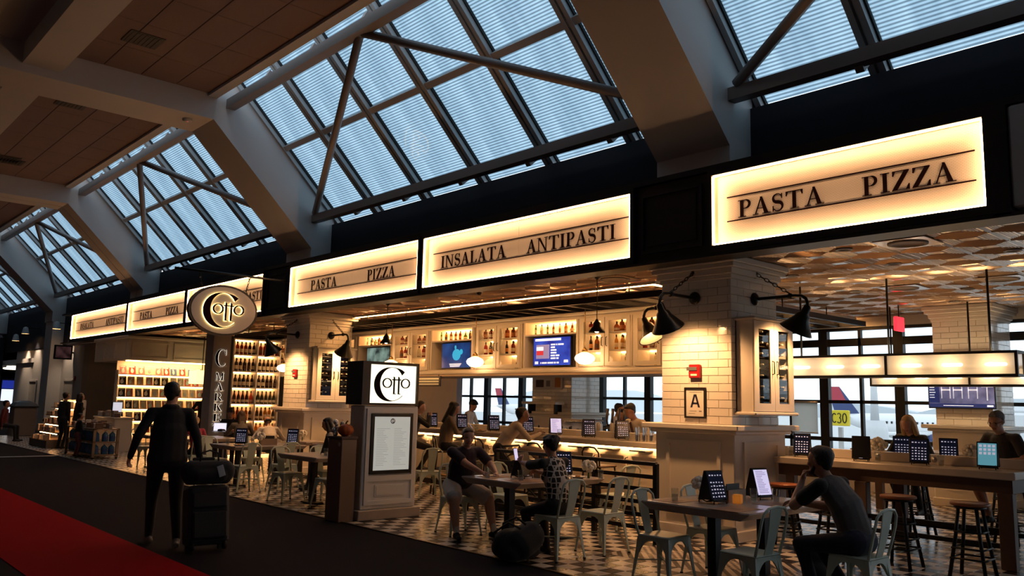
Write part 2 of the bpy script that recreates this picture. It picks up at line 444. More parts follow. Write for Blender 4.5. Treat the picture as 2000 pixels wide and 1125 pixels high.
def glyph(ch):
    """-> (width, polygons, strokes) in a box one unit high"""
    P = []; S = []
    if ch == 'I': w = .40; P = [rect(.12, .28, 0, 1), rect(.02, .38, 0, H_), rect(.02, .38, 1-H_, 1)]
    elif ch == 'T':
        w = .80; P = [rect(.32, .48, 0, 1), rect(.20, .60, 0, H_), rect(.02, .78, 1-H_*1.3, 1), [(.02, 1), (.02, .74), (.06, .74), (.12, .96)], [(.78, 1), (.78, .74), (.74, .74), (.68, .96)]]
    elif ch == 'L':
        w = .66; P = [rect(.10, .26, 0, 1), rect(0, .38, 1-H_, 1), rect(0, .62, 0, H_), [(.64, .27), (.60, .27), (.50, .03), (.62, 0)]]
    elif ch == 'E':
        w = .68; P = [rect(.10, .26, 0, 1), rect(0, .62, 1-H_, 1), rect(0, .62, 0, H_), rect(.2, .46, .49, .49+H_), [(.64, .27), (.60, .27), (.50, .03), (.62, 0)], [(.62, .75), (.58, .75), (.48, .97), (.60, 1)], rect(.44, .48, .38, .63)]
    elif ch == 'A':
        w = .82; P = [[(.10, 0), (.145, 0), (.43, 1), (.385, 1)], [(.55, 0), (.74, 0), (.45, 1), (.35, 1)], rect(.22, .60, .32, .32+H_), rect(0, .26, 0, H_), rect(.46, .84, 0, H_)]
    elif ch == 'N':
        w = .86; P = [rect(.10, .145, 0, 1), rect(.68, .725, 0, 1), [(.08, 1), (.24, 1), (.73, 0), (.64, 0)], rect(0, .24, 0, H_), rect(.56, .84, 1-H_, 1), rect(0, .2, 1-H_, 1)]
    elif ch == 'M':
        w = 1.02; P = [rect(.10, .145, 0, 1), rect(.74, .90, 0, 1), [(.08, 1), (.25, 1), (.55, 0), (.47, 0)], [(.47, 0), (.52, 0), (.84, 1), (.78, 1)], rect(0, .24, 0, H_), rect(.64, 1.0, 0, H_), rect(0, .2, 1-H_, 1), rect(.80, 1.0, 1-H_, 1)]
    elif ch == 'Z':
        w = .72; P = [[(.50, .98), (.70, .98), (.22, .02), (.02, .02)], rect(.04, .68, 1-H_, 1), rect(.02, .70, 0, H_), [(.04, 1), (.04, .74), (.08, .74), (.16, .97)], [(.70, 0), (.70, .28), (.66, .28), (.56, .03)]]
    elif ch in 'PR':
        w = .66 if ch == 'P' else .80
        P = [rect(.10, .26, 0, 1), rect(0, .38, 0, H_), rect(0, .2, 1-H_, 1)]
        a = arc(.34, .735, .22, .245, 90, -90, 12)
        S = [([(.2, .98)] + a + [(.2, .49)], [H_] + [H_ + (K-H_)*max(0, math.cos(R_(90-180*i/12))) for i in range(13)] + [H_])]
        if ch == 'R': P += [[(.34, .49), (.48, .49), (.74, 0), (.58, 0)], rect(.56, .82, 0, H_)]
    elif ch == 'K':
        w = .82; P = [rect(.10, .26, 0, 1), rect(0, .36, 0, H_), rect(0, .36, 1-H_, 1), [(.22, .42), (.27, .42), (.66, .99), (.60, .99)], [(.34, .56), (.44, .68), (.76, 0), (.57, 0)], rect(.48, .82, 0, H_), rect(.5, .78, 1-H_, 1)]
    elif ch == 'S':
        w = .60
        a = arc(.29, .75, .20, .23, 25, 250, 10) + arc(.31, .26, .21, .25, 80, -155, 11)
        ws = []
        for i, p in enumerate(a):
            t = i/(len(a)-1); ws.append(.05 + .15*math.exp(-((t-.5)/.20)**2))
        S = [(a, ws)]; P = [rect(.47, .51, .70, .98), rect(.07, .11, .02, .32)]
    elif ch == 'C':
        w = .86
        a = arc(.46, .5, .40, .48, 42, 318, 28)
        S = [(a, [.03 + .17*max(0, -math.cos(R_(42+276*i/28)))**1.2 for i in range(29)])]; P = [rect(.73, .78, .66, .98)]
    elif ch == '3':
        w = .6; S = [(arc(.27, .75, .22, .22, 150, -80, 10), .10), (arc(.27, .27, .24, .26, 80, -150, 10), .11)]
    elif ch == '0':
        w = .66; S = [(arc(.33, .5, .25, .46, 0, 360, 22), .12)]
    elif ch == 'c':    # plain C for signs
        w = .66; S = [(arc(.36, .5, .28, .45, 45, 315, 16), .12)]
    else: w = .4
    return w, P, S
def word(mb, text, x0, x1, z0, h, d0, d1, axis='y', flip=False):
    gl = [glyph(c) for c in text]; tot = sum(g_[0] for g_ in gl) + .06*(len(gl)-1)
    sx = (x1 - x0)/tot; x = x0
    for w, P, S in gl:
        f = (lambda p, xx=x: (xx + p[0]*sx, z0 + p[1]*h))
        for p in P: mb.prism([f(q) for q in p], d0, d1, axis)
        for pts, ws in S: stroke(mb, [f(q) for q in pts], [q*min(sx, h) for q in ws] if isinstance(ws, list) else ws*min(sx, h), d0, d1, axis)
        x += (w + .06)*sx
    return mb
def cotto(mb, c, s, d0, d1, axis='y', sx=1.0):
    """the round wordmark: a large crescent C holding the letters o t t o"""
    def f(p): return (c[0] + p[0]*s*sx, c[1] + p[1]*s)
    n = 34; a = arc(.02, 0, .44, .5, 40, 318, n)
    ws = []
    for i in range(n+1):
        t = 40 + 278*i/n
        base = .014 + .20*max(0, -math.cos(R_(t - 6)))**1.35
        if t < 75: base += .13*((75-t)/35)
        ws.append(base*s)
    stroke(mb, [f(p) for p in a], ws, d0, d1, axis)
    for ox in (-.12, .43):
        m_ = 18; o_ = arc(ox, .03, .125, .135, 0, 360, m_)
        stroke(mb, [f(p) for p in o_], [(.022 + .030*abs(math.cos(R_(360*i/m_)))) * s for i in range(m_+1)], d0, d1, axis)
    for tx in (.085, .225):
        mb.prism([f(q) for q in [(tx-.024, -.29), (tx+.024, -.29), (tx+.024, .20), (tx-.024, .24)]], d0, d1, axis)
        mb.prism([f(q) for q in rect(tx-.068, tx+.072, .118, .152)], d0, d1, axis)
        mb.prism([f(q) for q in rect(tx-.024, tx+.06, -.30, -.278)], d0, d1, axis)
    return mb

# ================================================================== SIGN BAND
SY = 8.70
mat_signback = mat('cream_sign_back_panel', (.86, .74, .56), .6, var=.03, vscale=3)
mat_letter = mat('dark_brown_letter_paint', (.012, .004, .006), .9, spec=.05)
def wireglass():
    mt = bpy.data.materials.new('hex_wire_sign_panel'); mt.use_nodes = True
    nt = mt.node_tree; b = nt.nodes['Principled BSDF']; b.inputs['Roughness'].default_value = .55
    tc = nt.nodes.new('ShaderNodeTexCoord'); mp = nt.nodes.new('ShaderNodeMapping'); mp.inputs['Rotation'].default_value = (R_(90), 0, 0); mp.inputs['Scale'].default_value = (1, 1.25, 1.25)
    br = nt.nodes.new('ShaderNodeTexBrick'); br.inputs['Scale'].default_value = 14; br.inputs['Mortar Size'].default_value = .03
    br.inputs['Color1'].default_value = (.92, .84, .76, 1); br.inputs['Color2'].default_value = (.90, .82, .74, 1); br.inputs['Mortar'].default_value = (.72, .62, .52, 1)
    nt.links.new(tc.outputs['Object'], mp.inputs['Vector']); nt.links.new(mp.outputs['Vector'], br.inputs['Vector']); nt.links.new(br.outputs['Color'], b.inputs['Base Color'])
    return mt
mat_wire = wireglass()
SZ0, SZ1 = 3.655, 4.555
def sign(x0, x1, words, label, seams=()):
    s = thing('lit_fascia_sign', label, 'sign', (x0, SY, SZ0), group='lit menu signs along the fascia')
    W, Hh = x1 - x0, SZ1 - SZ0
    fr = MB()
    D = .26
    fr.box(-.06, 0, -.0, D, -.09, Hh+.07).box(W, W+.06, -.0, D, -.09, Hh+.07).box(0, W, -.0, D, -.09, 0).box(0, W, -.0, D, Hh, Hh+.07).box(-.06, W+.06, D, D+.03, -.09, Hh+.07)
    fr.build('frame', black_wood, s)
    xs = [0] + [q - x0 for q in seams] + [W]
    for i in range(len(xs)-1):
        MB().box(xs[i]+.002, xs[i+1]-.002, .135, .15, 0, Hh).build('back_panel', mat_wire, s)
    led = MB()
    led.box(.012, W-.012, .012, .03, Hh-.022, Hh-.004).box(.012, W-.012, .012, .03, .004, .020)
    led.box(.002, .02, .012, .03, .02, Hh-.02).box(W-.02, W-.002, .012, .03, .02, Hh-.02)
    led.build('led_strip', mat_signled, s)
    MB().box(0, .003, .032, .135, 0, Hh).box(W-.003, W, .032, .135, 0, Hh).box(.003, W-.003, .032, .135, 0, .003).box(.003, W-.003, .032, .135, Hh-.003, Hh).build('reflector_lining', mat_signback, s)
    for (a, b, txt) in words:
        word(MB(), txt, a - x0, b - x0, 3.99 - SZ0, .215, .128, .1355).build('lettering', mat_letter, s)
    MB().box(.14, W-.12, .128, .1355, 4.262-SZ0, 4.276-SZ0).build('rule', mat_letter, s)
    MB().box(.14, W-.12, .128, .1355, 3.954-SZ0, 3.968-SZ0).build('rule', mat_letter, s)
    return s
mat_signled = mat('sign_edge_led', (1, .7, .35), .5, emit=31, ecol=(1, .55, .26))
sign(-5.92, -2.77, [(-5.62, -4.50, 'PASTA'), (-4.05, -3.08, 'PIZZA')], 'lit sign reading PASTA PIZZA beside the bare end of the fascia')
sign(-12.07, -7.25, [(-11.70, -9.96, 'INSALATA'), (-9.47, -7.62, 'ANTIPASTI')], 'lit sign reading INSALATA ANTIPASTI above the bar', (-9.66,))
sign(-17.15, -12.24, [(-16.40, -15.30, 'PASTA'), (-14.12, -13.14, 'PIZZA')], 'lit sign reading PASTA PIZZA above the two-faced menu stand', (-14.7,))
sign(-23.2, -18.52, [(-22.6, -21.0, 'INSALATA'), (-20.6, -18.8, 'ANTIPASTI')], 'lit sign mostly hidden behind the hanging oval sign')
sign(-28.2, -23.4, [(-27.4, -26.3, 'PASTA'), (-25.15, -24.15, 'PIZZA')], 'lit sign reading PASTA PIZZA beside the oval sign, over the magazine shelves')
sign(-34.7, -28.38, [(-33.95, -32.3, 'INSALATA'), (-30.9, -29.0, 'ANTIPASTI')], 'lit sign reading INSALATA ANTIPASTI at the corner by the grey wall')
# dark panelled boxes between the signs, and the plain end of the fascia
for n, (x0, x1) in enumerate(((-7.18, -5.99), (-18.45, -17.22))):
    p = thing('fascia_panel', ['black panelled box between two signs above the white tiled pillar with the framed letter', 'black panelled box beside the oval sign'][n], 'panel', (x0, SY, 3.56), group='black boxes between the fascia signs')
    W = x1 - x0
    MB().bbox(0, W, .06, .29, 0, 1.06, .008).build('body', black_wood, p)
    MB().box(.10, .14, .03, .06, .12, .94).box(W-.14, W-.10, .03, .06, .12, .94).box(.14, W-.14, .03, .06, .12, .16).box(.14, W-.14, .03, .06, .90, .94).build('moulding', black_wood, p)
    MB().box(.2, W-.2, .045, .06, .22, .84).build('raised_field', black_wood, p)
MB().box(-36, -2.38, SY+.30, SY+.36, 3.54, 4.63).build('wall_fascia_backing', black_wood, kind='structure')
MB().box(-2.71, -2.56, SY-.0, SY+.33, 3.54, 4.63).build('trim_4', black_wood, kind='structure')
MB().bbox(-2.55, -2.36, SY+.02, 17.2, 3.60, 4.62, .02).build('wall_fascia_return', white_paint, kind='structure')
MB().box(-36, -2.38, SY, SY+.36, 3.52, 3.56).build('trim_5', black_wood, kind='structure')

# ================================================================== PRESSED TIN CEILING
CZ = 3.58
mat_tin = mat('glossy_cream_pressed_tin', (.62, .44, .31), .20, metal=.6, var=.05, vscale=4)
mat_tin_dk = mat('tin_bed', (.5, .42, .35), .5)
ceil2 = MB().box(-36, 0, SY+.3, 17.2, CZ+.012, CZ+.10).build('ceiling_tin', mat_tin_dk, kind='structure')
TS = .61
def tin_shape(mb, x, y):
    h = .010
    z = CZ + .012
    for (i0, i1, zz) in ((.002, .030, .012), (.055, .073, .007), (.083, .101, .007), (.111, .129, .007), (.139, .157, .007), (.180, .210, .009)):
        a, b = i0, i1
        o = [(x+a, y+a), (x+TS-a, y+a), (x+TS-a, y+TS-a), (x+a, y+TS-a)]
        n_ = [(x+b, y+b), (x+TS-b, y+b), (x+TS-b, y+TS-b), (x+b, y+TS-b)]
        c = (a+b)/2
        md = [(x+c, y+c), (x+TS-c, y+c), (x+TS-c, y+TS-c), (x+c, y+TS-c)]
        vs = [(p[0], p[1], z) for p in o] + [(p[0], p[1], z-zz) for p in md] + [(p[0], p[1], z) for p in n_]
        fs = []
        for k in range(4):
            j = (k+1) % 4
            fs += [(k, j, 4+j, 4+k), (4+k, 4+j, 8+j, 8+k)]
        mb._add(vs, fs)
    # flat skin of the panel
    mb._add([(x+.003, y+.003, z-.001), (x+.003, y+TS-.003, z-.001), (x+TS-.003, y+TS-.003, z-.001), (x+TS-.003, y+.003, z-.001)], [(0, 1, 2, 3)])
tin = MB(); tin_shape(tin, 0, 0); tin = tin.mesh('tin_panel'); tin.materials.append(mat_tin)
cells = []
for i in range(56):
    for j in range(13):
        cells.append((-2.45 - (i+1)*TS, SY + .36 + j*TS))
cells.sort(key=lambda c: seen_key((c[0], c[1])) if seen_key((c[0], c[1])) < 1e8 else math.hypot(c[0], c[1]))
for c in cells[:300]: link(tin, 'tin_panel', ceil2, (c[0], c[1], 0))
rest = MB()
for c in cells[300:]: tin_shape(rest, *c)
rest.build('tin_panels_beyond', mat_tin, ceil2, kind='stuff')

# ================================================================== BACK WALL WITH BLACK FRAMED WINDOWS
BY = 17.2
mat_frame = mat('black_window_frame', (.008, .008, .009), .45, metal=.2)
mat_glass = None
def clear_glass():
    mt = bpy.data.materials.new('clear_window_glass'); mt.use_nodes = True
    nt = mt.node_tree; nt.nodes.clear(); out = nt.nodes.new('ShaderNodeOutputMaterial')
    t = nt.nodes.new('ShaderNodeBsdfTransparent'); t.inputs['Color'].default_value = (.93, .95, .95, 1)
    g_ = nt.nodes.new('ShaderNodeBsdfGlossy'); g_.inputs['Roughness'].default_value = .01
    lw_ = nt.nodes.new('ShaderNodeLayerWeight'); lw_.inputs['Blend'].default_value = .5
    pw = nt.nodes.new('ShaderNodeMath'); pw.operation = 'POWER'; pw.inputs[1].default_value = 4.0
    f = nt.nodes.new('ShaderNodeMath'); f.operation = 'MULTIPLY_ADD'; f.inputs[1].default_value = .55; f.inputs[2].default_value = .025
    nt.links.new(lw_.outputs['Facing'], pw.inputs[0]); nt.links.new(pw.outputs[0], f.inputs[0])
    mm = nt.nodes.new('ShaderNodeMixShader')
    nt.links.new(f.outputs[0], mm.inputs['Fac']); nt.links.new(t.outputs[0], mm.inputs[1]); nt.links.new(g_.outputs[0], mm.inputs[2]); nt.links.new(mm.outputs[0], out.inputs['Surface'])
    return mt
mat_glass = clear_glass()
mat_wallw = mat('warm_white_wall_paint', (.72, .66, .60), .6, var=.03)
MB().box(-36, 14, BY, BY+.25, -.1, .55).build('wall_back_sill', mat_wallw, kind='structure')
MB().box(-36, 14, BY, BY+.25, 3.40, 3.95).build('wall_back_head', mat_wallw, kind='structure')
MB().box(-36, -23.6, BY, BY+.25, .55, 3.40).build('wall_back', mat_wallw, kind='structure')
wn = 10
posts = [-7.29 + 1.62*k for k in range(-10, 7)]
for i in range(len(posts)-1):
    x0, x1 = posts[i], posts[i+1]
    w = bpy.data.objects.new('window_%d' % wn, None); COL.objects.link(w); w['kind'] = 'structure'; w.location = (x0, BY+.05, .55); wn += 1
    W = x1 - x0; Hh = 2.85
    f = MB().box(0, .10, 0, .14, 0, Hh).box(W-.10, W, 0, .14, 0, Hh).box(.1, W-.1, 0, .14, 0, .06).box(.1, W-.1, 0, .14, Hh-.06, Hh)
    f.box(.1, W-.1, .02, .12, 1.24, 1.31).box(.1, W-.1, .02, .12, .44, .52).box(.1, W-.1, .02, .12, 2.46, 2.62).box(W/2-.03, W/2+.03, .02, .12, .06, Hh-.06)
    f.build('window_frame', mat_frame, w)
    for (a, b) in ((.1, W/2-.03), (W/2+.03, W-.1)):
        for (c, d) in ((.06, .44), (.52, 1.24), (1.31, 2.46), (2.62, Hh-.06)):
            MB().box(a, b, .066, .074, c, d).build('pane', mat_glass, w)

# ================================================================== PILLARS
mat_subway = mat('glossy_cream_subway_tile', (.80, .74, .66), .12, var=.02, vscale=3, coat=.3)
mat_tgrout = mat('cream_tile_grout', (.62, .56, .49), .8)
def pillar(cx, cy, label_name, tiles_single, W=1.10, Dp=1.10):
    """white tiled pillar: panelled base, ledge, tiled shaft, crown"""
    p = bpy.data.objects.new(label_name, None); COL.objects.link(p); p['kind'] = 'structure'; p.location = (cx, cy, 0)
    hw, hd = W/2, Dp/2
    b = MB().bbox(-hw-.06, hw+.06, -hd-.06, hd+.06, 0, 1.36, .01)
    base = b.build('panelled_base', cream_paint, p)
    MB().bbox(-hw-.09, hw+.09, -hd-.09, hd+.09, 0, .14, .01).build('plinth', cream_paint, p)
    for (ax, s, span) in (('y', -1, hw), ('y', 1, hw), ('x', 1, hd), ('x', -1, hd)):
        m_ = MB()
        e = (hd if ax == 'y' else hw) + .06
        def bx(a0, a1, z0, z1, t):
            if ax == 'y': m_.box(a0, a1, s*e, s*(e+t), z0, z1)
            else: m_.box(s*e, s*(e+t), a0, a1, z0, z1)
        q = span - .13
        bx(-q, -q+.05, .28, 1.22, .025); bx(q-.05, q, .28, 1.22, .025); bx(-q+.05, q-.05, .28, .33, .025); bx(-q+.05, q-.05, 1.17, 1.22, .025)
        m_.build('panel_moulding', cream_paint, p)
    MB().bbox(-hw-.20, hw+.20, -hd-.20, hd+.20, 1.36, 1.43, .012).bbox(-hw-.12, hw+.12, -hd-.12, hd+.12, 1.31, 1.36, .012).build('ledge', cream_paint, p)
    MB().box(-hw+.012, hw-.012, -hd+.012, hd-.012, 1.43, CZ).build('shaft_core', mat_tgrout, p)
    cr = MB()
    for k, (o, z0, z1) in enumerate(((.02, 3.30, 3.36), (.05, 3.36, 3.44), (.10, 3.44, 3.50), (.13, 3.50, CZ))):
        cr.bbox(-hw-o, hw+o, -hd-o, hd+o, z0, z1, .008)
    cr.build('crown_moulding', cream_paint, p)
    rows = 18; rh = (3.30-1.43)/rows; tl = .30
    tm = {}
    joined = MB()
    for (ax, s) in (('y', -1), ('x', 1), ('x', -1), ('y', 1)):
        e = hd if ax == 'y' else hw; span = hw if ax == 'y' else hd
        for r in range(rows):
            z0 = 1.43 + r*rh + .0015; z1 = z0 + rh - .003
            a = -span - (tl/2 if r % 2 else 0)
            while a < span - .01:
                a0, a1 = max(a, -span) + .0015, min(a + tl, span) - .0015
                a += tl
                if a1 - a0 < .02: continue
                single = tiles_single and s == (-1 if ax == 'y' else 1)
                b = MB() if single else joined
                c = .003
                if ax == 'y':
                    b.loft([[(a0, s*(e-.012), z0), (a1, s*(e-.012), z0), (a1, s*(e-.012), z1), (a0, s*(e-.012), z1)],
                            [(a0+c, s*e, z0+c), (a1-c, s*e, z0+c), (a1-c, s*e, z1-c), (a0+c, s*e, z1-c)]][::-s])
                else:
                    b.loft([[(s*(e-.012), a0, z0), (s*(e-.012), a1, z0), (s*(e-.012), a1, z1), (s*(e-.012), a0, z1)],
                            [(s*e, a0+c, z0+c), (s*e, a1-c, z0+c), (s*e, a1-c, z1-c), (s*e, a0+c, z1-c)]][::s])
                if single:
                    key = (ax, s, round(a0, 4), round(a1, 4))
                    if key not in tm:
                        b.v = [(x, y, z - z0) for x, y, z in b.v]
                        me = b.mesh('wall_tile'); me.materials.append(mat_subway); tm[key] = me
                    link(tm[key], 'wall_tile', p, (0, 0, z0))
    if joined.v: joined.build('wall_tiles_joined', mat_subway, p, kind='stuff')
    return p
pillar(-6.50, 9.70, 'wall_pillar_1', True)
pillar(-17.47, 9.70, 'wall_pillar_2', False)
pillar(-5.65, 16.55, 'wall_pillar_3', False, .95, 1.1)
pillar(-16.0, 16.5, 'wall_pillar_4', False, 1.5, 1.1)

# ================================================================== LEFT END: grey wall, doors, corridor
mat_grey = mat('pale_grey_wall_paint', (.55, .52, .49), .6, var=.03)
MB().box(-47.6, -36.0, 9.60, 9.8, 0, 4.32).build('wall_end', mat_grey, kind='structure')
MB().box(-36.1, -36.0, 9.80, 17.2, 0, 3.6).build('wall_market', mat('warm_tan_wall', (.62, .52, .42), .6, var=.04), kind='structure')
MB().box(-40.25, -39.1, 9.1, 9.62, 0, 4.62).build('wall_pillar_5', mat_grey, kind='structure')
# ================================================================== BAR
def wall_at(px, py, Y):
    r = px_ray(px, py); t = Y / r.y
    return Vector((r.x*t, Y, CAM_H + r.z*t))
def px_of(p):
    v = Vector((p[0], p[1], p[2]-CAM_H))
    q = [sum(CR[i][k]*v[i] for i in range(3)) for k in range(3)]
    return 1000+1620*q[0]/q[2], 562.5+1620*q[1]/q[2]
mat_counter = mat('pale_stone_counter', (.60, .53, .45), .25, var=.12, vscale=5)
mat_tabletop = mat('grey_brown_stone_tabletop', (.42, .355, .32), .22, var=.15, vscale=6)
mat_brown = mat('dark_walnut', (.07, .035, .02), .4, var=.25, vscale=14)
mat_wood = mat('orange_stained_wood', (.30, .09, .03), .35, var=.2, vscale=12)
mat_chrome = mat('chrome', (.7, .7, .7), .15, metal=1)
mat_brass = mat('aged_brass', (.35, .22, .08), .35, metal=.9)
mat_shelfled = mat('shelf_led', (1, .75, .4), .5, emit=18, ecol=(1, .50, .18))
mat_barled = mat('bar_under_counter_led', (1, .75, .4), .5, emit=50, ecol=(1, .50, .18))
bar = thing('bar_counter', 'long pale stone bar with glowing cream panelled front', 'bar', (-7.25, 10.0, 0))
BL = 9.2
MB().bbox(-BL, 0, 0, .62, 1.01, 1.10, .012).build('counter_top', mat_counter, bar)
MB().box(-BL, 0, .30, .36, .10, 1.01).build('front_board', cream_paint, bar)
MB().box(-BL, 0, .34, .60, 0, .10).build('kick_board', black_wood, bar)
MB().bbox(-BL, 0, .60, .68, .9, 1.21, .01).build('back_ledge', cream_paint, bar)
for k in range(14):
    x = -BL + .33 + k*.655
    MB().box(x-.29, x-.25, .27, .30, .2, .9).box(x+.25, x+.29, .27, .30, .2, .9).box(x-.25, x+.25, .27, .30, .2, .24).box(x-.25, x+.25, .27, .30, .86, .90).build('panel_moulding', cream_paint, bar)
    MB().tube([(x+.32, .29, .84), (x+.32, .23, .83), (x+.32, .21, .80), (x+.32, .23, .775), (x+.32, .245, .79)], .008, 6).build('coat_hook', black_metal, bar)
    MB().bbox(x-.16, x+.16, .10, .30, .945, .965, .004).build('shelf_bracket', black_wood, bar)
MB().box(-BL+.05, -.05, .22, .25, .995, 1.008).build('led_strip', mat_barled, bar)
fr_ = MB().tube([(-BL, .12, .22), (0, .12, .22)], .022, 8)
for k in range(8): fr_.tube([(-BL+.2+k*1.25, .12, .22), (-BL+.2+k*1.25, .32, .22)], .014, 6)
fr_.build('foot_rail', mat_brass, bar)
# lower working counter behind the ledge
wb = thing('work_counter', 'steel work counter behind the bar ledge', 'counter', (-7.4, 11.15, 0))
MB().bbox(-8.9, 0, 0, .72, .84, .9, .01).build('worktop', mat_chrome, wb)
MB().box(-8.88, -.02, .03, .70, 0, .84).build('cabinet_body', mat('grey_metal_cabinet', (.25, .25, .25), .5, metal=.4), wb)

# ---- upper bottle cabinets
CB0, CB1 = 2.32, 3.26
cabY = 11.1
uc = thing('upper_bar_cabinet', 'cream upper bar cabinet with glass doors and television niches', 'cabinet', (0, cabY, 0))
niches = [(-11.91, -10.49), (-14.96, -13.52), (-18.01, -16.53)]
doors = [(-10.41, -9.80), (-9.80, -9.21), (-9.15, -8.55), (-8.55, -7.95), (-13.39, -12.72), (-12.72, -12.0), (-16.46, -15.75), (-15.75, -15.04), (-18.75, -18.08), (-23.2, -22.5), (-22.5, -21.8), (-21.8, -21.1), (-21.1, -20.4), (-20.4, -19.6), (-19.6, -18.8)]
XL, XR = -23.3, -7.85
MB().box(XL, XR, .40, .42, CB0, CB1).build('back_board', mat('shelf_back_board', (.85, .78, .66), .6), uc)
MB().box(XL, XR, 0, .42, CB0-.06, CB0).build('bottom_board', cream_paint, uc)
MB().box(XL, XR, 0, .42, CB1-.06, CB1).build('top_board', cream_paint, uc)
MB().bbox(XL, XR, -.06, .42, CB1, CB1+.06, .02).build('crown_moulding', cream_paint, uc)
MB().bbox(XL, XR, -.03, .02, CB0-.10, CB0-.04, .01).build('light_rail', cream_paint, uc)
MB().box(XL, XR, .02, .05, CB0-.085, CB0-.07).build('under_led', mat_shelfled, uc)
edges = sorted(set([a for a, b in niches+doors] + [b for a, b in niches+doors]))
for e in edges:
    MB().box(e-.025, e+.025, .0, .40, CB0, CB1-.06).build('divider', cream_paint, uc)
mat_cabglass = mat_glass
for (a, b) in niches:
    MB().box(a+.025, b-.025, .0, .40, 2.935, 2.965).build('niche_shelf', cream_paint, uc)
    MB().box(a+.05, b-.05, .36, .39, 3.18, 3.195).build('niche_led', mat_shelfled, uc)
    MB().box(a+.05, b-.05, .30, .36, 2.966, 2.972).build('niche_led', mat_shelfled, uc)
for k, (a, b) in enumerate(doors):
    d = MB()
    d.box(a+.012, a+.095, -.022, 0, CB0+.01, CB1-.065).box(b-.095, b-.012, -.022, 0, CB0+.01, CB1-.065).box(a+.095, b-.095, -.022, 0, CB0+.01, CB0+.08).box(a+.095, b-.095, -.022, 0, CB1-.13, CB1-.065)
    do = d.build('door', cream_paint, uc)
    MB().box(a+.095, b-.095, -.012, -.006, CB0+.08, CB1-.13).build('glass', mat_glass, do)
    hx = b-.05 if k % 2 == 0 else a+.05
    MB().tube([(hx, -.02, 2.68), (hx, -.05, 2.69), (hx, -.05, 2.83), (hx, -.02, 2.84)], .008, 6).build('handle', black_metal, do)
    for z in (2.60, 2.92):
        MB().box(a+.025, b-.025, .05, .40, z, z+.02).build('shelf', cream_paint, uc)
    MB().box(a+.05, b-.05, .37, .39, CB1-.08, CB1-.065).box(a+.05, b-.05, .37, .39, 2.58, 2.595).box(a+.05, b-.05, .37, .39, 2.90, 2.915).build('shelf_led', mat_shelfled, uc)
MB().box(-17.3, -7.85, 11.55, 12.8, 2.20, 2.50).build('trim_6', mat('tan_soffit_paint', (.45, .36, .28), .6), kind='structure')

# ---- bottles
def mat_liquid(name, col, rough=.08):
    return mat(name, col, rough, coat=.4)
def clear_liquid(name, col, dens=.5):
    if name in MATS: return MATS[name]
    mt = bpy.data.materials.new(name); mt.use_nodes = True
    nt = mt.node_tree; nt.nodes.clear(); out = nt.nodes.new('ShaderNodeOutputMaterial')
    t = nt.nodes.new('ShaderNodeBsdfTransparent'); t.inputs['Color'].default_value = (*col, 1)
    d = nt.nodes.new('ShaderNodeBsdfPrincipled'); d.inputs['Base Color'].default_value = (*col, 1); d.inputs['Roughness'].default_value = .08
    mm = nt.nodes.new('ShaderNodeMixShader'); mm.inputs['Fac'].default_value = dens
    nt.links.new(t.outputs[0], mm.inputs[1]); nt.links.new(d.outputs[0], mm.inputs[2]); nt.links.new(mm.outputs[0], out.inputs['Surface'])
    MATS[name] = mt; return mt
BM = {'amber': clear_liquid('amber_bottle_glass', (.55, .17, .03), .45), 'dark': mat_liquid('dark_brown_bottle_glass', (.02, .006, .004)),
      'green': clear_liquid('green_bottle_glass', (.25, .40, .06), .4), 'clear': clear_liquid('clear_bottle_glass', (.80, .80, .74), .15),
      'red': clear_liquid('red_bottle_glass', (.50, .05, .03), .5), 'gold': clear_liquid('golden_bottle_glass', (.80, .48, .08), .35), 'rose': clear_liquid('rose_bottle_glass', (.72, .24, .12), .4),
      'olive': mat_liquid('olive_green_bottle_glass', (.025, .03, .008))}
mat_lab = mat('cream_paper_label', (.75, .66, .52), .6); mat_labd = mat('dark_paper_label', (.08, .04, .03), .6); mat_labo = mat('orange_paper_label', (.6, .22, .06), .6)
mat_capb = mat('black_bottle_cap', (.015, .012, .01), .4)
PROF = {'spirit': [(.040, 0), (.042, .01), (.042, .165), (.034, .195), (.015, .215), (.014, .27)],
        'square': [(.046, 0), (.048, .01), (.048, .15), (.040, .17), (.014, .18), (.014, .225)],
        'wine': [(.037, 0), (.038, .01), (.038, .19), (.032, .215), (.015, .24), (.014, .31)],
        'burgundy': [(.042, 0), (.043, .01), (.043, .13), (.036, .18), (.018, .23), (.014, .31)],
        'squat': [(.052, 0), (.055, .02), (.055, .09), (.040, .12), (.016, .14), (.016, .18)],
        'tall': [(.034, 0), (.035, .01), (.035, .22), (.028, .24), (.013, .25), (.013, .32)]}
PROTO = {}
def bottle_proto(shape, colour, lab):
    key = (shape, colour, lab)
    if key in PROTO: return PROTO[key]
    pr = PROF[shape]; top = pr[-1][1]
    g_ = MB().lathe(pr, 10).mesh('glass_body'); g_.materials.append(BM[colour])
    r = max(q[0] for q in pr) + .0012
    hb = pr[2][1]
    l_ = MB().lathe([(r, hb*.25), (r, hb*.72)], 10, cap=False).mesh('paper_label'); l_.materials.append({'cream': mat_lab, 'dark': mat_labd, 'orange': mat_labo}[lab])
    c_ = MB().lathe([(.017, top-.045), (.017, top+.004), (.012, top+.006)], 8).mesh('cap'); c_.materials.append(mat_capb)
    PROTO[key] = (g_, l_, c_); return PROTO[key]
SHAPEWORD = {'spirit': 'spirit', 'square': 'square-shouldered whiskey', 'wine': 'wine', 'burgundy': 'sloping-shouldered wine', 'squat': 'squat', 'tall': 'tall'}
COLWORD = {'amber': 'amber', 'dark': 'dark brown', 'green': 'green', 'clear': 'clear', 'red': 'red', 'gold': 'golden', 'rose': 'rose', 'olive': 'olive green'}
capw = {}
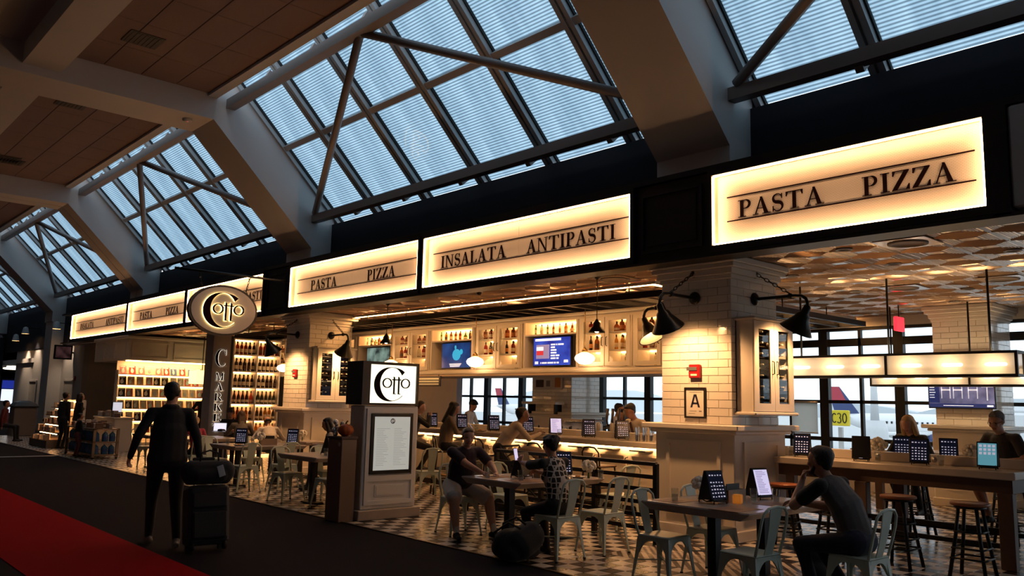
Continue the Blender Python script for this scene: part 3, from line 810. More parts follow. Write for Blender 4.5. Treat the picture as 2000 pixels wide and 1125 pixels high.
def bottle(loc, shape, colour, lab, where, group, rot=None, s=1.0):
    g_, l_, c_ = bottle_proto(shape, colour, lab)
    if rot:
        if 'm' not in capw:
            top = PROF['wine'][-1][1]; capw['m'] = MB().lathe([(.0175, top-.07), (.0175, top+.004), (.013, top+.007)], 10).mesh('cap'); capw['m'].materials.append(mat('white_capsule', (.7, .62, .5), .4))
        c_ = capw['m']
    o = thing('bottle', '%s %s bottle, %s label, %s' % (COLWORD[colour], SHAPEWORD[shape], lab, where), 'bottle', loc, random.uniform(0, 6), group)
    if rot: o.rotation_euler = rot
    o.scale = (s, s, s)
    link(g_, 'glass_body', o); link(l_, 'paper_label', o); link(c_, 'cap', o)
    return o
def shelf_row(x0, x1, y, z, n, kinds, where, group, axis='x', s=1.0, jit=.006, hmax=1.0):
    for i in range(n):
        t = (i + .5)/n
        a = x0 + (x1-x0)*t + random.uniform(-jit, jit)
        k = random.choice(kinds)
        dy = .05*(1 if i % 2 else -1)*s + random.uniform(-.006, .006)
        loc = (a, y + dy, z) if axis == 'x' else (y + dy, a, z)
        bottle(loc, k[0], k[1], k[2], where, group, s=min(s, hmax/(PROF[k[0]][-1][1] + .008)))
MIX1 = [('spirit', 'amber', 'cream'), ('wine', 'dark', 'dark'), ('tall', 'clear', 'cream'), ('spirit', 'red', 'orange'), ('square', 'amber', 'orange'), ('spirit', 'gold', 'dark'), ('squat', 'green', 'cream'), ('tall', 'green', 'cream'), ('wine', 'olive', 'cream'), ('square', 'red', 'dark')]
MIX2 = [('spirit', 'clear', 'cream'), ('tall', 'green', 'cream'), ('spirit', 'gold', 'dark'), ('squat', 'gold', 'cream'), ('tall', 'clear', 'orange'), ('spirit', 'gold', 'cream'), ('wine', 'amber', 'cream')]
nm = ['above the news television', 'above the blue television', 'above the green television']
for k, (a, b) in enumerate(niches):
    shelf_row(a+.10, b-.08, cabY+.22, 2.975, 15, MIX2 if k == 0 else MIX1, nm[k], 'bottles in the television niches', s=.80, hmax=.20)
dn = ['beside the news television', 'of the cabinet by the tiled pillar', 'between the news and blue televisions', 'beside the green television', 'of the cabinet by the wine wall']
for k, (a, b) in enumerate(doors):
    w = dn[min(k//2, 4)] if k < 8 else dn[4]
    if -21.2 < a < -18.2: continue
    shelf_row(a+.10, b-.10, cabY+.20, 2.945, 6, [('square', 'amber', 'orange'), ('squat', 'amber', 'cream'), ('square', 'red', 'cream')], 'top shelf ' + w, 'bottles behind the cabinet doors', s=.95, hmax=.23)
    shelf_row(a+.10, b-.10, cabY+.20, 2.625, 6, [('spirit', 'amber', 'dark'), ('wine', 'dark', 'orange'), ('spirit', 'clear', 'cream'), ('spirit', 'red', 'cream'), ('wine', 'gold', 'cream')], 'middle shelf ' + w, 'bottles behind the cabinet doors', s=1.0, hmax=.265)
    shelf_row(a+.2, b-.2, cabY+.25, CB0+.005, 1, [('squat', 'clear', 'dark'), ('tall', 'clear', 'cream')], 'bottom shelf ' + w, 'bottles behind the cabinet doors', s=.7)

# ---- televisions
def screen_mat(name, base, kind):
    mt = bpy.data.materials.new(name); mt.use_nodes = True
    nt = mt.node_tree; b = nt.nodes['Principled BSDF']
    b.inputs['Base Color'].default_value = (.01, .01, .01, 1); b.inputs['Roughness'].default_value = .15
    tc = nt.nodes.new('ShaderNodeTexCoord'); n = nt.nodes.new('ShaderNodeTexNoise'); n.inputs['Scale'].default_value = 3.0; n.inputs['Detail'].default_value = 3
    cr = nt.nodes.new('ShaderNodeValToRGB')
    for i, (p, c) in enumerate(base):
        if i < 2: e = cr.color_ramp.elements[i]
        else: e = cr.color_ramp.elements.new(p)
        e.position = p; e.color = (*c, 1)
    nt.links.new(tc.outputs['Object'], n.inputs['Vector']); nt.links.new(n.outputs['Fac'], cr.inputs['Fac'])
    nt.links.new(cr.outputs['Color'], b.inputs['Emission Color']); b.inputs['Emission Strength'].default_value = kind
    return mt
mat_tvblack = mat('black_plastic', (.008, .008, .009), .35)
def flat(name, col, e): return mat(name, col, .4, emit=e, ecol=col)
sc_white = flat('screen_white_text', (.85, .88, 1), .8); sc_red = flat('screen_red', (.6, .04, .05), .6); sc_blue = flat('screen_blue', (.03, .05, .38), .9); sc_navy = flat('screen_navy', (.01, .02, .10), .8)
sc_cyan = flat('screen_cyan', (.02, .35, .65), .8); sc_grey = flat('screen_grey', (.25, .33, .30), .7); sc_purple = flat('screen_purple_grey', (.28, .24, .42), .7)
def tv(label, loc, W, Hh, back, rotz=0, tilt=0):
    t = thing('television', label, 'television', loc, rotz, 'wall televisions')
    t.rotation_euler = (tilt, 0, rotz)
    MB().bbox(-W/2, W/2, -.025, .025, 0, Hh, .006).build('casing', mat_tvblack, t)
    MB().box(-W/2+.018, W/2-.018, -.027, -.025, .022, Hh-.018).build('screen', back, t)
    MB().box(-.10, .10, .025, .16, Hh*.35, Hh*.65).build('wall_mount', mat_tvblack, t)
    return t
# news page
t = tv('flat television showing a blue news page with white text', (-11.22, cabY+.10, 2.345), 1.02, .57, screen_mat('news_screen', [(.35, (.02, .03, .30)), (.65, (.05, .10, .60))], .9))
d = MB().box(-.45, .25, -.0285, -.027, .49, .535); d.build('headline_bar', sc_white, t)
MB().box(-.42, -.06, -.0285, -.027, .15, .42).build('picture_field', sc_purple, t)
MB().box(-.41, -.22, -.0295, -.0285, .22, .30).build('picture_red_patch', sc_red, t)
MB().box(-.41, -.22, -.0295, -.0285, .31, .38).build('picture_white_patch', sc_white, t)
lw = MB()
for i, wds in enumerate(([.12, .03, .15], [.11], [.15], [.15], [.11, .10], [.13, .06])):
    x = -.02
    for w_ in wds: lw.box(x, x+w_, -.029, -.027, .40-i*.052, .43-i*.052); x += w_ + .02
lw.build('screen_text', sc_white, t)
lw = MB(); x = -.3
for w_ in (.02, .14, .15, .05, .06): lw.box(x, x+w_, -.029, -.027, .055, .085); x += w_+.02
lw.box(-.45, -.36, -.029, -.027, .05, .10).box(.33, .44, -.029, -.027, .07, .12).build('screen_ticker', sc_white, t)
# blue picture
t = tv('flat television showing a glowing blue sea creature', (-14.15, cabY+.10, 2.345), 1.02, .57, screen_mat('blue_screen', [(.3, (.005, .02, .10)), (.7, (.01, .08, .30))], .8))
MB().sphere((.02, -.022, .30), .17, 14, 8, (1, .06, .85)).sphere((-.02, -.022, .46), .07, 10, 6, (.8, .1, 1)).sphere((.18, -.022, .36), .08, 10, 6, (1, .1, 1)).build('screen_creature', sc_cyan, t)
lw = MB()
for i in range(4): lw.box(-.22+.01*i, .2-.02*i, -.029, -.027, .10-.02*i, .112-.02*i)
lw.build('screen_text', sc_white, t)
t = tv('flat television showing a pale green tangled picture', (-17.2, cabY+.10, 2.345), 1.02, .57, screen_mat('green_screen', [(.35, (.02, .03, .03)), (.6, (.35, .5, .42))], .6))

# ---- black slatted canopy over the bar
can = thing('ceiling_canopy', 'black slatted canopy hung from rods above the bar', 'canopy', (0, 0, 0))
def beam(a, b): MB().bar(a, b, .07, .10).build('beam', black_metal, can)
for y in (10.25, 12.2, 14.2, 16.4): beam((-23.3, y, 3.38), (-7.6, y, 3.38))
beam((-7.6, 10.2, 3.38), (-7.6, 16.45, 3.38)); beam((-23.3, 10.2, 3.38), (-23.3, 16.45, 3.38))
slat = MB().box(-.04, .04, 10.28, 16.4, 3.34, 3.40).mesh('slat'); slat.materials.append(black_metal)
k = 0; x = -23.0
while x < -7.7:
    link(slat, 'slat', can, (x, 0, 0)); x += .48
for x in [-22.5 + 1.55*i for i in range(10)]:
    MB().tube([(x, 10.25, 3.42), (x, 10.25, CZ)], .012, 6).build('rod', black_metal, can)
for y in (11.8, 13.3, 14.9):
    MB().tube([(-7.6, y, 3.42), (-7.6, y, CZ)], .012, 6).build('rod', black_metal, can)
# ---- cove light lines in the ceiling
mat_cove = mat('cove_led', (1, .7, .4), .5, emit=40, ecol=(1, .48, .16))
cv = thing('cove_light', 'warm strip light set into the tin ceiling around the bar', 'strip light', (0, 0, 0))
MB().box(-17.0, -8.02, 10.22, 10.32, CZ-.045, CZ-.035).box(-8.14, -8.02, 10.32, 16.9, CZ-.045, CZ-.035).build('led_line', mat_cove, cv)
MB().box(-17.05, -7.97, 10.18, 10.22, CZ-.05, CZ).box(-17.05, -8.19, 10.32, 10.36, CZ-.05, CZ).box(-8.02, -7.97, 10.22, 16.9, CZ-.05, CZ).box(-8.19, -8.14, 10.36, 16.9, CZ-.05, CZ).build('channel', cream_paint, cv)

# ---- pendants
mat_globe = mat('glowing_opal_glass', (1, .85, .6), .4, emit=10, ecol=(1, .58, .26))
mat_bulb = mat('glowing_bulb', (1, .8, .5), .4, emit=60, ecol=(1, .55, .22))
def globe_pendant(x, y, z, ztop, label):
    p = thing('globe_pendant', label, 'pendant lamp', (x, y, z), group='opal globe pendants over the bar')
    MB().lathe([(.02, -.115), (.10, -.10), (.17, -.04), (.18, 0), (.15, .05), (.07, .09), (.05, .10)], 18).build('glass_globe', mat_globe, p)
    MB().lathe([(.055, .095), (.055, .14), (.03, .17), (.012, .19)], 12).build('fitter', mat_brass, p)
    MB().tube([(0, 0, .18), (0, 0, ztop-z-.06)], .008, 6).build('stem', mat_brass, p)
    MB().lathe([(.02, ztop-z-.09), (.03, ztop-z-.06), (.07, ztop-z-.015), (.07, ztop-z)], 12).build('ceiling_canopy', mat_brass, p)
for (x, lab) in ((-10.06, 'opal globe pendant between the news television and the glass cabinet'), (-13.1, 'opal globe pendant beside the blue television'), (-16.15, 'opal globe pendant above the lit menu stand box'), (-21.45, 'opal globe pendant in front of the wine wall')):
    globe_pendant(x, 10.85, 2.46, CZ, lab)
def cone_pendant(x, y, z, label):
    p = thing('cone_pendant', label, 'pendant lamp', (x, y, z), group='black cone pendants under the tin ceiling')
    MB().lathe([(.125, 0), (.12, .02), (.085, .07), (.06, .09), (.055, .14), (.03, .17), (.015, .20)], 14, cap=False).build('shade', black_metal, p)
    MB().sphere((0, 0, .03), .035, 8, 6).build('bulb', mat_bulb, p)
    MB().tube([(0, 0, .2), (0, 0, CZ-z-.05)], .007, 6).build('stem', black_metal, p)
    MB().lathe([(.015, CZ-z-.09), (.07, CZ-z-.03), (.075, CZ-z)], 12).build('ceiling_canopy', black_metal, p)
cone_pendant(-8.22, 8.92+.2, 2.70, 'black cone pendant beside the tiled pillar with the framed letter')
cone_pendant(-13.74, 9.1, 2.74, 'black cone pendant in front of the green television')
cone_pendant(-23.0, 9.4, 2.76, 'black cone pendant by the magazine shelves')

# ---- gooseneck wall lamps with stay chains
mat_lampblk = mat('black_enamel_lamp', (.010, .012, .011), .3, metal=.2)
mat_lampin = mat('white_enamel_inside', (.8, .75, .65), .4)
def chain(mb, a, b, n, r=.020):
    a, b = Vector(a), Vector(b); d = (b-a)/n; ln = d.length
    u = d.normalized(); s1 = u.cross(Vector((0, 0, 1))).normalized() if abs(u.z) < .95 else Vector((1, 0, 0)); s2 = u.cross(s1)
    for i in range(n):
        c = a + d*(i+.5); s = s1 if i % 2 else s2
        mb.tube([c + u*ln*.62*math.cos(R_(t)) + s*r*math.sin(R_(t)) for t in range(0, 361, 45)], .006, 5, cap=False)
    return mb
def gooseneck(loc, rotz, label, power):
    """wall plate at loc on a vertical face; local +X points out of the wall"""
    p = thing('gooseneck_lamp', label, 'wall lamp', loc, rotz, 'black gooseneck lamps on the tiled pillars')
    MB().lathe([(.085, 0), (.085, .02), (.06, .045), (.025, .06)], 16).build('wall_plate', mat_lampblk, p, rot=(0, R_(90), 0))
    MB().lathe([(.055, 0), (.055, .03), (.03, .05)], 14).build('chain_plate', mat_lampblk, p, (0, 0, .33), (0, R_(90), 0))
    MB().tube([(.05, 0, 0), (.60, 0, .0), (.68, 0, -.01), (.735, 0, -.05), (.755, 0, -.11), (.755, 0, -.17)], .022, 8).build('arm', mat_lampblk, p)
    MB().lathe([(.035, -.02), (.035, .02)], 10).build('collar', mat_lampblk, p, (.52, 0, 0), (0, R_(90), 0))
    chain(MB(), (.04, 0, .33), (.52, 0, .03), 8).build('stay_chain', mat_lampblk, p)
    sh = MB().lathe([(.02, .02), (.045, 0), (.055, -.09), (.085, -.12), (.10, -.17), (.205, -.33), (.215, -.34), (.205, -.335), (.10, -.18), (.05, -.12)], 20, cap=False)
    sh.build('shade', mat_lampblk, p, (.755, 0, -.15), (0, R_(30), 0))
    MB().lathe([(.200, -.332), (.097, -.178), (.05, -.125)], 20, cap=False).build('shade_lining', mat_lampin, p, (.755, 0, -.15), (0, R_(30), 0))
    MB().sphere((0, 0, -.20), .05, 10, 8).build('bulb', mat_bulb, p, (.755, 0, -.15), (0, R_(30), 0))
    li = bpy.data.lights.new('lamp_light', 'SPOT'); li.energy = power; li.color = (1, .50, .20); li.spot_size = R_(125); li.spot_blend = .6; li.shadow_soft_size = .05
    lo = bpy.data.objects.new('lamp_light', li); COL.objects.link(lo); lo.parent = p; lo.location = (.755-.135, 0, -.385); lo.rotation_euler = (0, R_(30), 0)
    return p
PX0, PX1, PYF = -7.05, -5.95, 9.15
for (cx, nm_) in ((-6.50, 'pillar with the framed letter'), (-17.47, 'pillar beside the lit menu stand')):
    gooseneck((cx, PYF, 3.08), R_(-90), 'black gooseneck lamp on the concourse face, ' + nm_, 105)
    gooseneck((cx+.55, 9.70, 3.08), 0, 'black gooseneck lamp above the wine cabinet, ' + nm_, 105)
    if cx > -10: gooseneck((cx-.55, 9.70, 3.08), R_(180), 'black gooseneck lamp on the rear face, ' + nm_, 105)

# ---- wine cabinets on the pillars
def wine_cabinet(x, y0, y1, label):
    c = thing('wine_cabinet', label, 'cabinet', (x, y0, 1.60), group='glass wine cabinets on the pillars')
    W = y1-y0; Hh = 1.16; D = .25
    MB().box(0, .015, 0, W, 0, Hh).box(0, D, 0, .02, 0, Hh).box(0, D, W-.02, W, 0, Hh).box(0, D, .02, W-.02, 0, .02).box(0, D, .02, W-.02, Hh-.02, Hh).build('carcass', cream_paint, c)
    MB().bbox(0, D+.05, -.04, W+.04, Hh, Hh+.04, .012).build('cornice', cream_paint, c)
    MB().bbox(0, D+.06, -.05, W+.05, -.04, 0, .012).build('sill', cream_paint, c)
    MB().box(.015, .02, .02, W-.02, .02, Hh-.02).build('dark_lining', black_wood, c)
    for i, (a, b) in enumerate(((.005, W/2-.003), (W/2+.003, W-.005))):
        d = MB().box(D, D+.022, a, a+.10, 0.01, Hh-.01).box(D, D+.022, b-.10, b, .01, Hh-.01).box(D, D+.022, a+.10, b-.10, .01, .11).box(D, D+.022, a+.10, b-.10, Hh-.11, Hh-.01)
        do = d.build('door', cream_paint, c)
        MB().box(D+.008, D+.012, a+.10, b-.10, .11, Hh-.11).build('glass', mat_glass, do)
        hy = b-.05 if i == 0 else a+.05
        MB().tube([(D+.02, hy, .48), (D+.05, hy, .49), (D+.05, hy, .64), (D+.02, hy, .65)], .008, 6).build('handle', black_metal, do)
        for k in range(7): MB().box(.02, .20, a+.02, b-.02, .13+k*.14, .14+k*.14).build('rack_shelf', black_wood, c)
    return c
for (xx, lab, wh) in ((-5.95, 'cream glass-door wine cabinet on the tiled pillar with the framed letter', 'lying in the cabinet by the framed letter'), (-16.92, 'cream glass-door wine cabinet on the tiled pillar beside the menu stand', 'lying in the cabinet near the menu stand')):
    wine_cabinet(xx, 9.24, 10.19, lab)
    for k in range(7):
        for y in (9.40, 9.52, 9.90, 10.02):
            bottle((xx+.03, y, 1.60+.14+k*.14+.045), 'wine', 'dark', 'cream', wh, 'lying wine bottles', rot=(0, R_(90), random.uniform(-.05, .05)), s=.62)
# ---- fire alarm and framed letter on the pillar, alarm on the second one
def alarm(x, y, z, label):
    a = thing('fire_alarm', label, 'fire alarm', (x, y, z), group='red alarm pulls on the pillars')
    MB().bbox(-.085, .085, -.05, 0, -.09, .09, .008).build('box', mat('fire_alarm_red', (.35, .012, .015), .35), a)
    MB().box(-.11, .05, -.06, -.05, .01, .055).build('pull_bar', mat_steel, a)
    MB().box(-.05, .05, -.056, -.05, -.06, -.035).build('lettering_plate', mat_lab, a)
alarm(-6.49, 9.148, 2.11, 'red fire alarm on the pillar above the framed letter')
alarm(-17.45, 9.148, 2.2, 'red fire alarm on the pillar with the pale cabinet beside the menu stand')
gframe = thing('grade_frame', 'black framed card with a large letter A on the tiled pillar', 'framed card', (-6.50, 9.148, 1.50))
MB().box(-.165, -.14, -.025, 0, 0, .40).box(.14, .165, -.025, 0, 0, .40).box(-.14, .14, -.025, 0, 0, .025).box(-.14, .14, -.025, 0, .375, .40).build('frame', black_wood, gframe)
MB().box(-.14, .14, -.012, -.002, .025, .375).build('card', mat('white_card', (.8, .74, .66), .5), gframe)
def sansA(mb, cx, z0, w, h, d0, d1):
    mb.prism([(cx-w/2, z0), (cx-w/2+w*.2, z0), (cx+w*.06, z0+h), (cx-w*.14, z0+h)], d0, d1, 'y')
    mb.prism([(cx+w/2, z0), (cx+w/2-w*.2, z0), (cx-w*.06, z0+h), (cx+w*.14, z0+h)], d0, d1, 'y')
    mb.box(cx-w*.3, cx+w*.3, d0, d1, z0+h*.24, z0+h*.38); return mb
sansA(MB(), 0, .14, .15, .17, -.0135, -.012).build('letter', mat('dark_blue_ink', (.02, .02, .05), .5), gframe)
MB().box(-.09, .10, -.0135, -.012, .335, .342).box(-.09, .02, -.0135, -.012, .09, .097).box(-.10, 0, -.0135, -.012, .06, .066).box(.06, .10, -.0135, -.012, .085, .10).build('fine_print', mat('grey_ink', (.25, .22, .2), .5), gframe)

# ---- two-faced menu stand and pedestal bin
mk = thing('menu_stand', 'white panelled menu stand with a lit logo box on top', 'menu stand', (-10.0, 6.35, 0))
mat_kw = mat('white_painted_stand', (.78, .76, .74), .4, var=.02)
MB().bbox(-.42, .06, -.10, .94, 0, .14, .01).build('plinth', mat('stone_plinth', (.40, .34, .29), .5, var=.1), mk)
MB().bbox(-.36, 0, -.04, .88, .14, 1.56, .012).build('body', mat_kw, mk)
MB().box(0, .025, 0, .06, .20, 1.52).box(0, .025, .78, .84, .20, 1.52).box(0, .025, .06, .78, .20, .26).box(0, .025, .06, .78, 1.46, 1.52).box(0, .025, .06, .78, .52, .60).build('face_frame', mat_kw, mk)
MB().box(0, .014, .18, .66, .31, .47).box(.014, .022, .20, .64, .33, .45).build('lower_panel', mat_kw, mk)
MB().box(.012, .035, .07, .77, .62, 1.45).build('screen_bezel', mat_tvblack, mk)
ms = MB().box(.035, .037, .12, .72, .67, 1.41).build('menu_screen', flat('pale_menu_screen', (.36, .37, .34), .85), mk)
mi_ = mat('pale_grey_screen_ink', (.2, .2, .19), .5, emit=.22, ecol=(1, 1, .95))
for c0 in (.16, .45):
    l_ = MB()
    for i in range(22):
        w_ = random.uniform(.1, .22); l_.box(.037, .0376, c0, c0+w_, 1.24-i*.024, 1.247-i*.024)
    l_.build('menu_text', mi_, ms)
lg = MB().lathe([(.038, 0), (.038, .0012)], 20); lg.build('menu_logo_disc', mat_tvblack, ms, (.037, .42, 1.35), (0, R_(90), 0))
cotto(MB(), (0, 0), .05, -.0012, 0, 'y').build('menu_logo', mat('logo_white', (.7, .7, .68), .5, emit=.5), ms, (.0395, .42, 1.35), (0, 0, R_(90)))
bx_ = MB()
MB().box(-.40, .02, -.10, .03, 1.57, 2.18).box(-.40, -.36, .03, .82, 1.57, 2.18).box(-.40, .02, .82, .86, 1.57, 2.18).box(-.36, .02, .03, .82, 1.57, 1.60).box(-.36, .02, .03, .82, 2.14, 2.18).build('lightbox_frame', mat_tvblack, mk)
MB().box(-.02, -.005, .03, .82, 1.60, 2.14).build('lit_panel', mat('lit_white_panel', (1, .95, .8), .5, emit=1.25, ecol=(1, .93, .72)), mk)
cotto(MB(), (0, 0), .475, -.004, 0, 'y', 1.2).build('lit_logo', mat_letter, mk, (-.001, .425-.035, 1.87), (0, 0, R_(90)))
pb = thing('pedestal_bin', 'tall brown metal pedestal bin against the menu stand', 'bin', (-10.0, 5.98, 0))
MB().bbox(-.36, 0, .0, .24, 0, 1.10, .008).build('body', mat('bronze_metal_panel', (.20, .14, .105), .4, metal=.5), pb)
MB().bbox(-.37, .004, -.006, .25, 1.10, 1.135, .004).build('lid', mat('dark_bronze_panel', (.07, .05, .045), .4, metal=.5), pb)
MB().lathe([(.03, 0), (.03, .002)], 16).build('badge', mat_lab, pb, (-.06, -.0, 1.03), (R_(90), 0, 0))
pk = thing('ornamental_pumpkin', 'small orange pumpkin on the pedestal bin', 'pumpkin', (-10.115, 6.10, 1.135))
mat_pump = mat('orange_pumpkin_skin', (.45, .10, .02), .4, var=.2, vscale=20)
pm = MB(); n_ = 24
rings = []
for k_ in range(9):
    a_ = -math.pi/2 + math.pi*k_/8
    rings.append([((.105+.008*math.cos(8*2*math.pi*i/n_))*max(math.cos(a_), .08)*math.cos(2*math.pi*i/n_), (.105+.008*math.cos(8*2*math.pi*i/n_))*max(math.cos(a_), .08)*math.sin(2*math.pi*i/n_), .085+.085*math.sin(a_)) for i in range(n_)])
pm.loft(rings, True, True).build('flesh', mat_pump, pk)
MB().tube([(0, 0, .16), (.01, 0, .19), (.03, .01, .21)], [.016, .011, .012], 6).build('stem', mat('pumpkin_stem', (.12, .10, .04), .7), pk)
lw_ = thing('foil_wrap', 'crumpled silver foil behind the pumpkin on the pedestal bin', 'foil', (-10.29, 6.10, 1.135))
cr_ = MB(); random.seed(5)
for k_ in range(16):
    cr_.sphere((random.uniform(-.035, .03), random.uniform(-.08, .09), .03+random.uniform(0, .16)), random.uniform(.025, .04), 6, 4, (1, 1, 1.1))
cr_.build('foil', mat('crumpled_foil', (.75, .75, .75), .3, metal=.8), lw_)

# ---- hanging oval sign
ov = thing('oval_hanging_sign', 'oval hanging sign with a backlit dark wordmark', 'sign', (-17.3, 7.27, 3.46))
mat_ovface = mat('warm_grey_sign_face', (.50, .45, .40), .5)
def oval(a, b, n=40): return [(a*math.cos(2*math.pi*i/n), b*math.sin(2*math.pi*i/n)) for i in range(n)]
mbo = MB(); mbo.prism(oval(.757, .545), -.06, .05, 'x'); mbo.build('rim', black_wood, ov)
mbo = MB(); mbo.prism(oval(.71, .50), .05, .065, 'x'); mbo.build('face', mat_ovface, ov)
mat_halo = mat('halo_led', (1, .8, .4), .5, emit=8, ecol=(1, .72, .28))
hal = MB(); cotto(hal, (-.05, 0), .74, -.085, -.078, 'y', 1.12); hal.build('halo_light', mat_halo, ov, (0, 0, 0), (0, 0, R_(90)))
let = MB(); cotto(let, (-.05, 0), .74, -.112, -.098, 'y', 1.12); let.build('wordmark', mat_letter, ov, (0, 0, 0), (0, 0, R_(90)))
MB().tube([(0, -1.08, .80), (0, 1.49, .80)], .025, 8).build('hanging_rod', black_metal, ov)
chain(MB(), (0, -.56, .80), (0, -.48, .41), 7, .016).build('chain', black_metal, ov); chain(MB(), (0, .56, .80), (0, .48, .41), 7, .016).build('chain', black_metal, ov)

MB().box(-7.48, -7.08, 10.26, 10.38, 1.55, 3.30).build('trim_7', cream_paint, kind='structure')
# ================================================================== FURNITURE
mat_mint = mat('pale_mint_painted_metal', (.50, .57, .49), .32, var=.05, vscale=6, spec=.4)
mat_rub = mat('black_rubber', (.01, .01, .01), .8)
def make_chair(label):
    """mint metal cafe chair; seat faces local +X"""
    c = thing('metal_chair', label, 'chair', group='mint metal cafe chairs')
    s = .18
    MB().bbox(-s, s, -s, s, .435, .455, .02).build('seat', mat_mint, c)
    hoop = [(-.165, -.165, .44), (-.20, -.175, .56), (-.235, -.178, .70), (-.252, -.165, .79), (-.262, -.11, .835), (-.266, 0, .85), (-.262, .11, .835), (-.252, .165, .79), (-.235, .178, .70), (-.20, .175, .56), (-.165, .165, .44)]
    MB().tube(hoop, .0125, 7).build('back_hoop', mat_mint, c)
    sp = MB(); pr = [(-.172, .45, .055), (-.205, .56, .058), (-.238, .70, .07), (-.264, .845, .085)]
    sp.loft([[(x-.004, -w, z), (x+.004, -w, z), (x+.004, w, z), (x-.004, w, z)] for x, z, w in pr]).build('back_splat', mat_mint, c)
    for sx in (-1, 1):
        for sy in (-1, 1):
            l = MB()
            rr = []
            for z, o, w in ((.435, .175, .058), (.30, .188, .043), (.15, .205, .030), (.012, .222, .019)):
                cx, cy = sx*o, sy*o
                rr.append([(cx, cy, z), (cx - sx*w, cy, z), (cx - sx*w*.9, cy - sy*.012, z), (cx - sx*.014, cy - sy*.014, z), (cx - sx*.012, cy - sy*w*.9, z), (cx, cy - sy*w, z)])
            l.loft(rr)
            lo = l.build('leg', mat_mint, c)
            MB().lathe([(.016, 0), (.016, .014)], 7, (sx*.214, sy*.214, 0)).build('foot', mat_rub, lo)
    for k in range(4):
        a = MB(); n = 10; o = .178
        for i in range(n):
            t0, t1 = -1 + 2*i/n, -1 + 2*(i+1)/n
            d0, d1 = .03 + .12*abs(t0)**2.6, .03 + .12*abs(t1)**2.6
            a.prism([(t0*.15, .437), (t1*.15, .437), (t1*.15, .437-d1), (t0*.15, .437-d0)], o-.006, o, 'y')
        ap = a.build('apron', mat_mint, c); ap.rotation_euler = (0, 0, k*math.pi/2)
    MB().bar((-.19, -.19, .22), (.19, .19, .22), .012, .012).bar((-.19, .19, .22), (.19, -.19, .22), .012, .012).build('cross_brace', mat_mint, c)
    return c
chair0 = None
def place_chair(x, y, deg, label):
    global chair0
    if chair0 is None: chair0 = make_chair(label); c = chair0
    else: c = copy_tree(chair0)
    c.location = (x, y, 0); c.rotation_euler = (0, 0, R_(deg)); c['label'] = label; return c
place_chair(-4.99, 6.50, 2, 'empty mint chair at the table by the pillar, across from another empty chair')
place_chair(-4.99, 7.28, 0, 'empty mint metal chair between the tiled pillar and the stone table beside the tablet')
place_chair(-3.98, 6.36, 176, 'empty mint metal chair tucked in beside the seated man with dark hair')
place_chair(-3.36, 7.02, 178, 'mint metal chair carrying the man who rests his chin on his fist')
place_chair(-8.40, 6.76, -12, 'mint metal chair carrying the woman in pale shorts')
place_chair(-6.52, 6.62, 180, 'mint metal chair carrying the person in the black and white patterned top')
place_chair(-6.47, 7.30, 181, 'empty mint metal chair next to the person in the patterned top')
place_chair(-8.3, 7.52, 0, 'mint metal chair across the table from the patterned top, behind the tablets')
place_chair(-7.55, 8.85, 170, 'mint metal chair behind the black railing at the pillar')
place_chair(-11.75, 8.75, 160, 'mint metal chair just behind the lit menu stand')
place_chair(-14.12, 6.52, 180, 'mint metal chair with its back to the pedestal bin, drawn up to the long table')
place_chair(-14.1, 7.25, 182, 'mint metal chair behind the white flowers at the long table')
place_chair(-15.95, 6.72, 2, 'empty mint metal chair between the girl in pink and the table with white flowers')
place_chair(-15.9, 7.45, 0, 'mint metal chair in front of the person in the grey hooded top')
place_chair(-16.9, 6.75, 182, 'mint metal chair carrying the girl in pink')
place_chair(-12.53, 6.52, 5, 'empty mint metal chair at the table with the candle, facing the bin')
place_chair(-12.53, 7.22, 3, 'mint metal chair tucked behind the table with the candle')
place_chair(-11.32, 6.62, 184, 'mint metal chair half hidden behind the pedestal bin')
place_chair(-11.2, 7.35, 200, 'mint metal chair carrying the woman with long dark hair by the candle')
place_chair(-20.3, 6.85, 10, 'mint metal chair behind the walking man')

# ---- stone topped tables
def make_table(x0, x1, y0, y1, label, z=.75):
    t = thing('stone_table', label, 'table', ((x0+x1)/2, (y0+y1)/2, 0), group='stone topped dining tables')
    a, b = (x1-x0)/2, (y1-y0)/2
    tp = MB(); i = .10
    tp.loft([[(-a+i, -b+.012, z-.075), (a-i, -b+.012, z-.075), (a-i, b-.012, z-.075), (-a+i, b-.012, z-.075)],
             [(-a, -b, z-.012), (a, -b, z-.012), (a, b, z-.012), (-a, b, z-.012)],
             [(-a+.008, -b+.008, z), (a-.008, -b+.008, z), (a-.008, b-.008, z), (-a+.008, b-.008, z)]])
    tp.build('table_top', mat_tabletop, t)
    for sy in (-1, 1):
        MB().box(-.045, .045, sy*b*.55-.045, sy*b*.55+.045, .02, z-.075).build('pedestal', black_metal, t)
        MB().bbox(-.20, .20, sy*b*.55-.10, sy*b*.55+.10, 0, .025, .008).build('foot_plate', black_metal, t)
        MB().box(-.25, .25, sy*b*.55-.06, sy*b*.55+.06, z-.085, z-.075).build('top_plate', black_metal, t)
    return t
make_table(-5.20, -4.02, 6.42, 7.95, 'stone table by the pillar, with two glowing tablets and a menu caddy')
make_table(-8.05, -6.98, 6.50, 7.92, 'stone table where the woman in pale shorts sits')
make_table(-15.7, -14.55, 6.52, 7.95, 'stone table with white flowers and a black tablet stand')
make_table(-12.72, -11.45, 6.42, 7.85, 'stone table with the lit candle beside the pedestal bin')
make_table(-20.2, -19.1, 6.55, 7.9, 'stone table half hidden behind the walking man')
make_table(-18.6, -17.4, 6.6, 7.9, 'stone table where the girl in pink sits')
make_table(-16.5, -15.6, 8.5, 9.0, 'narrow table with the laptop in front of the man with a cap')

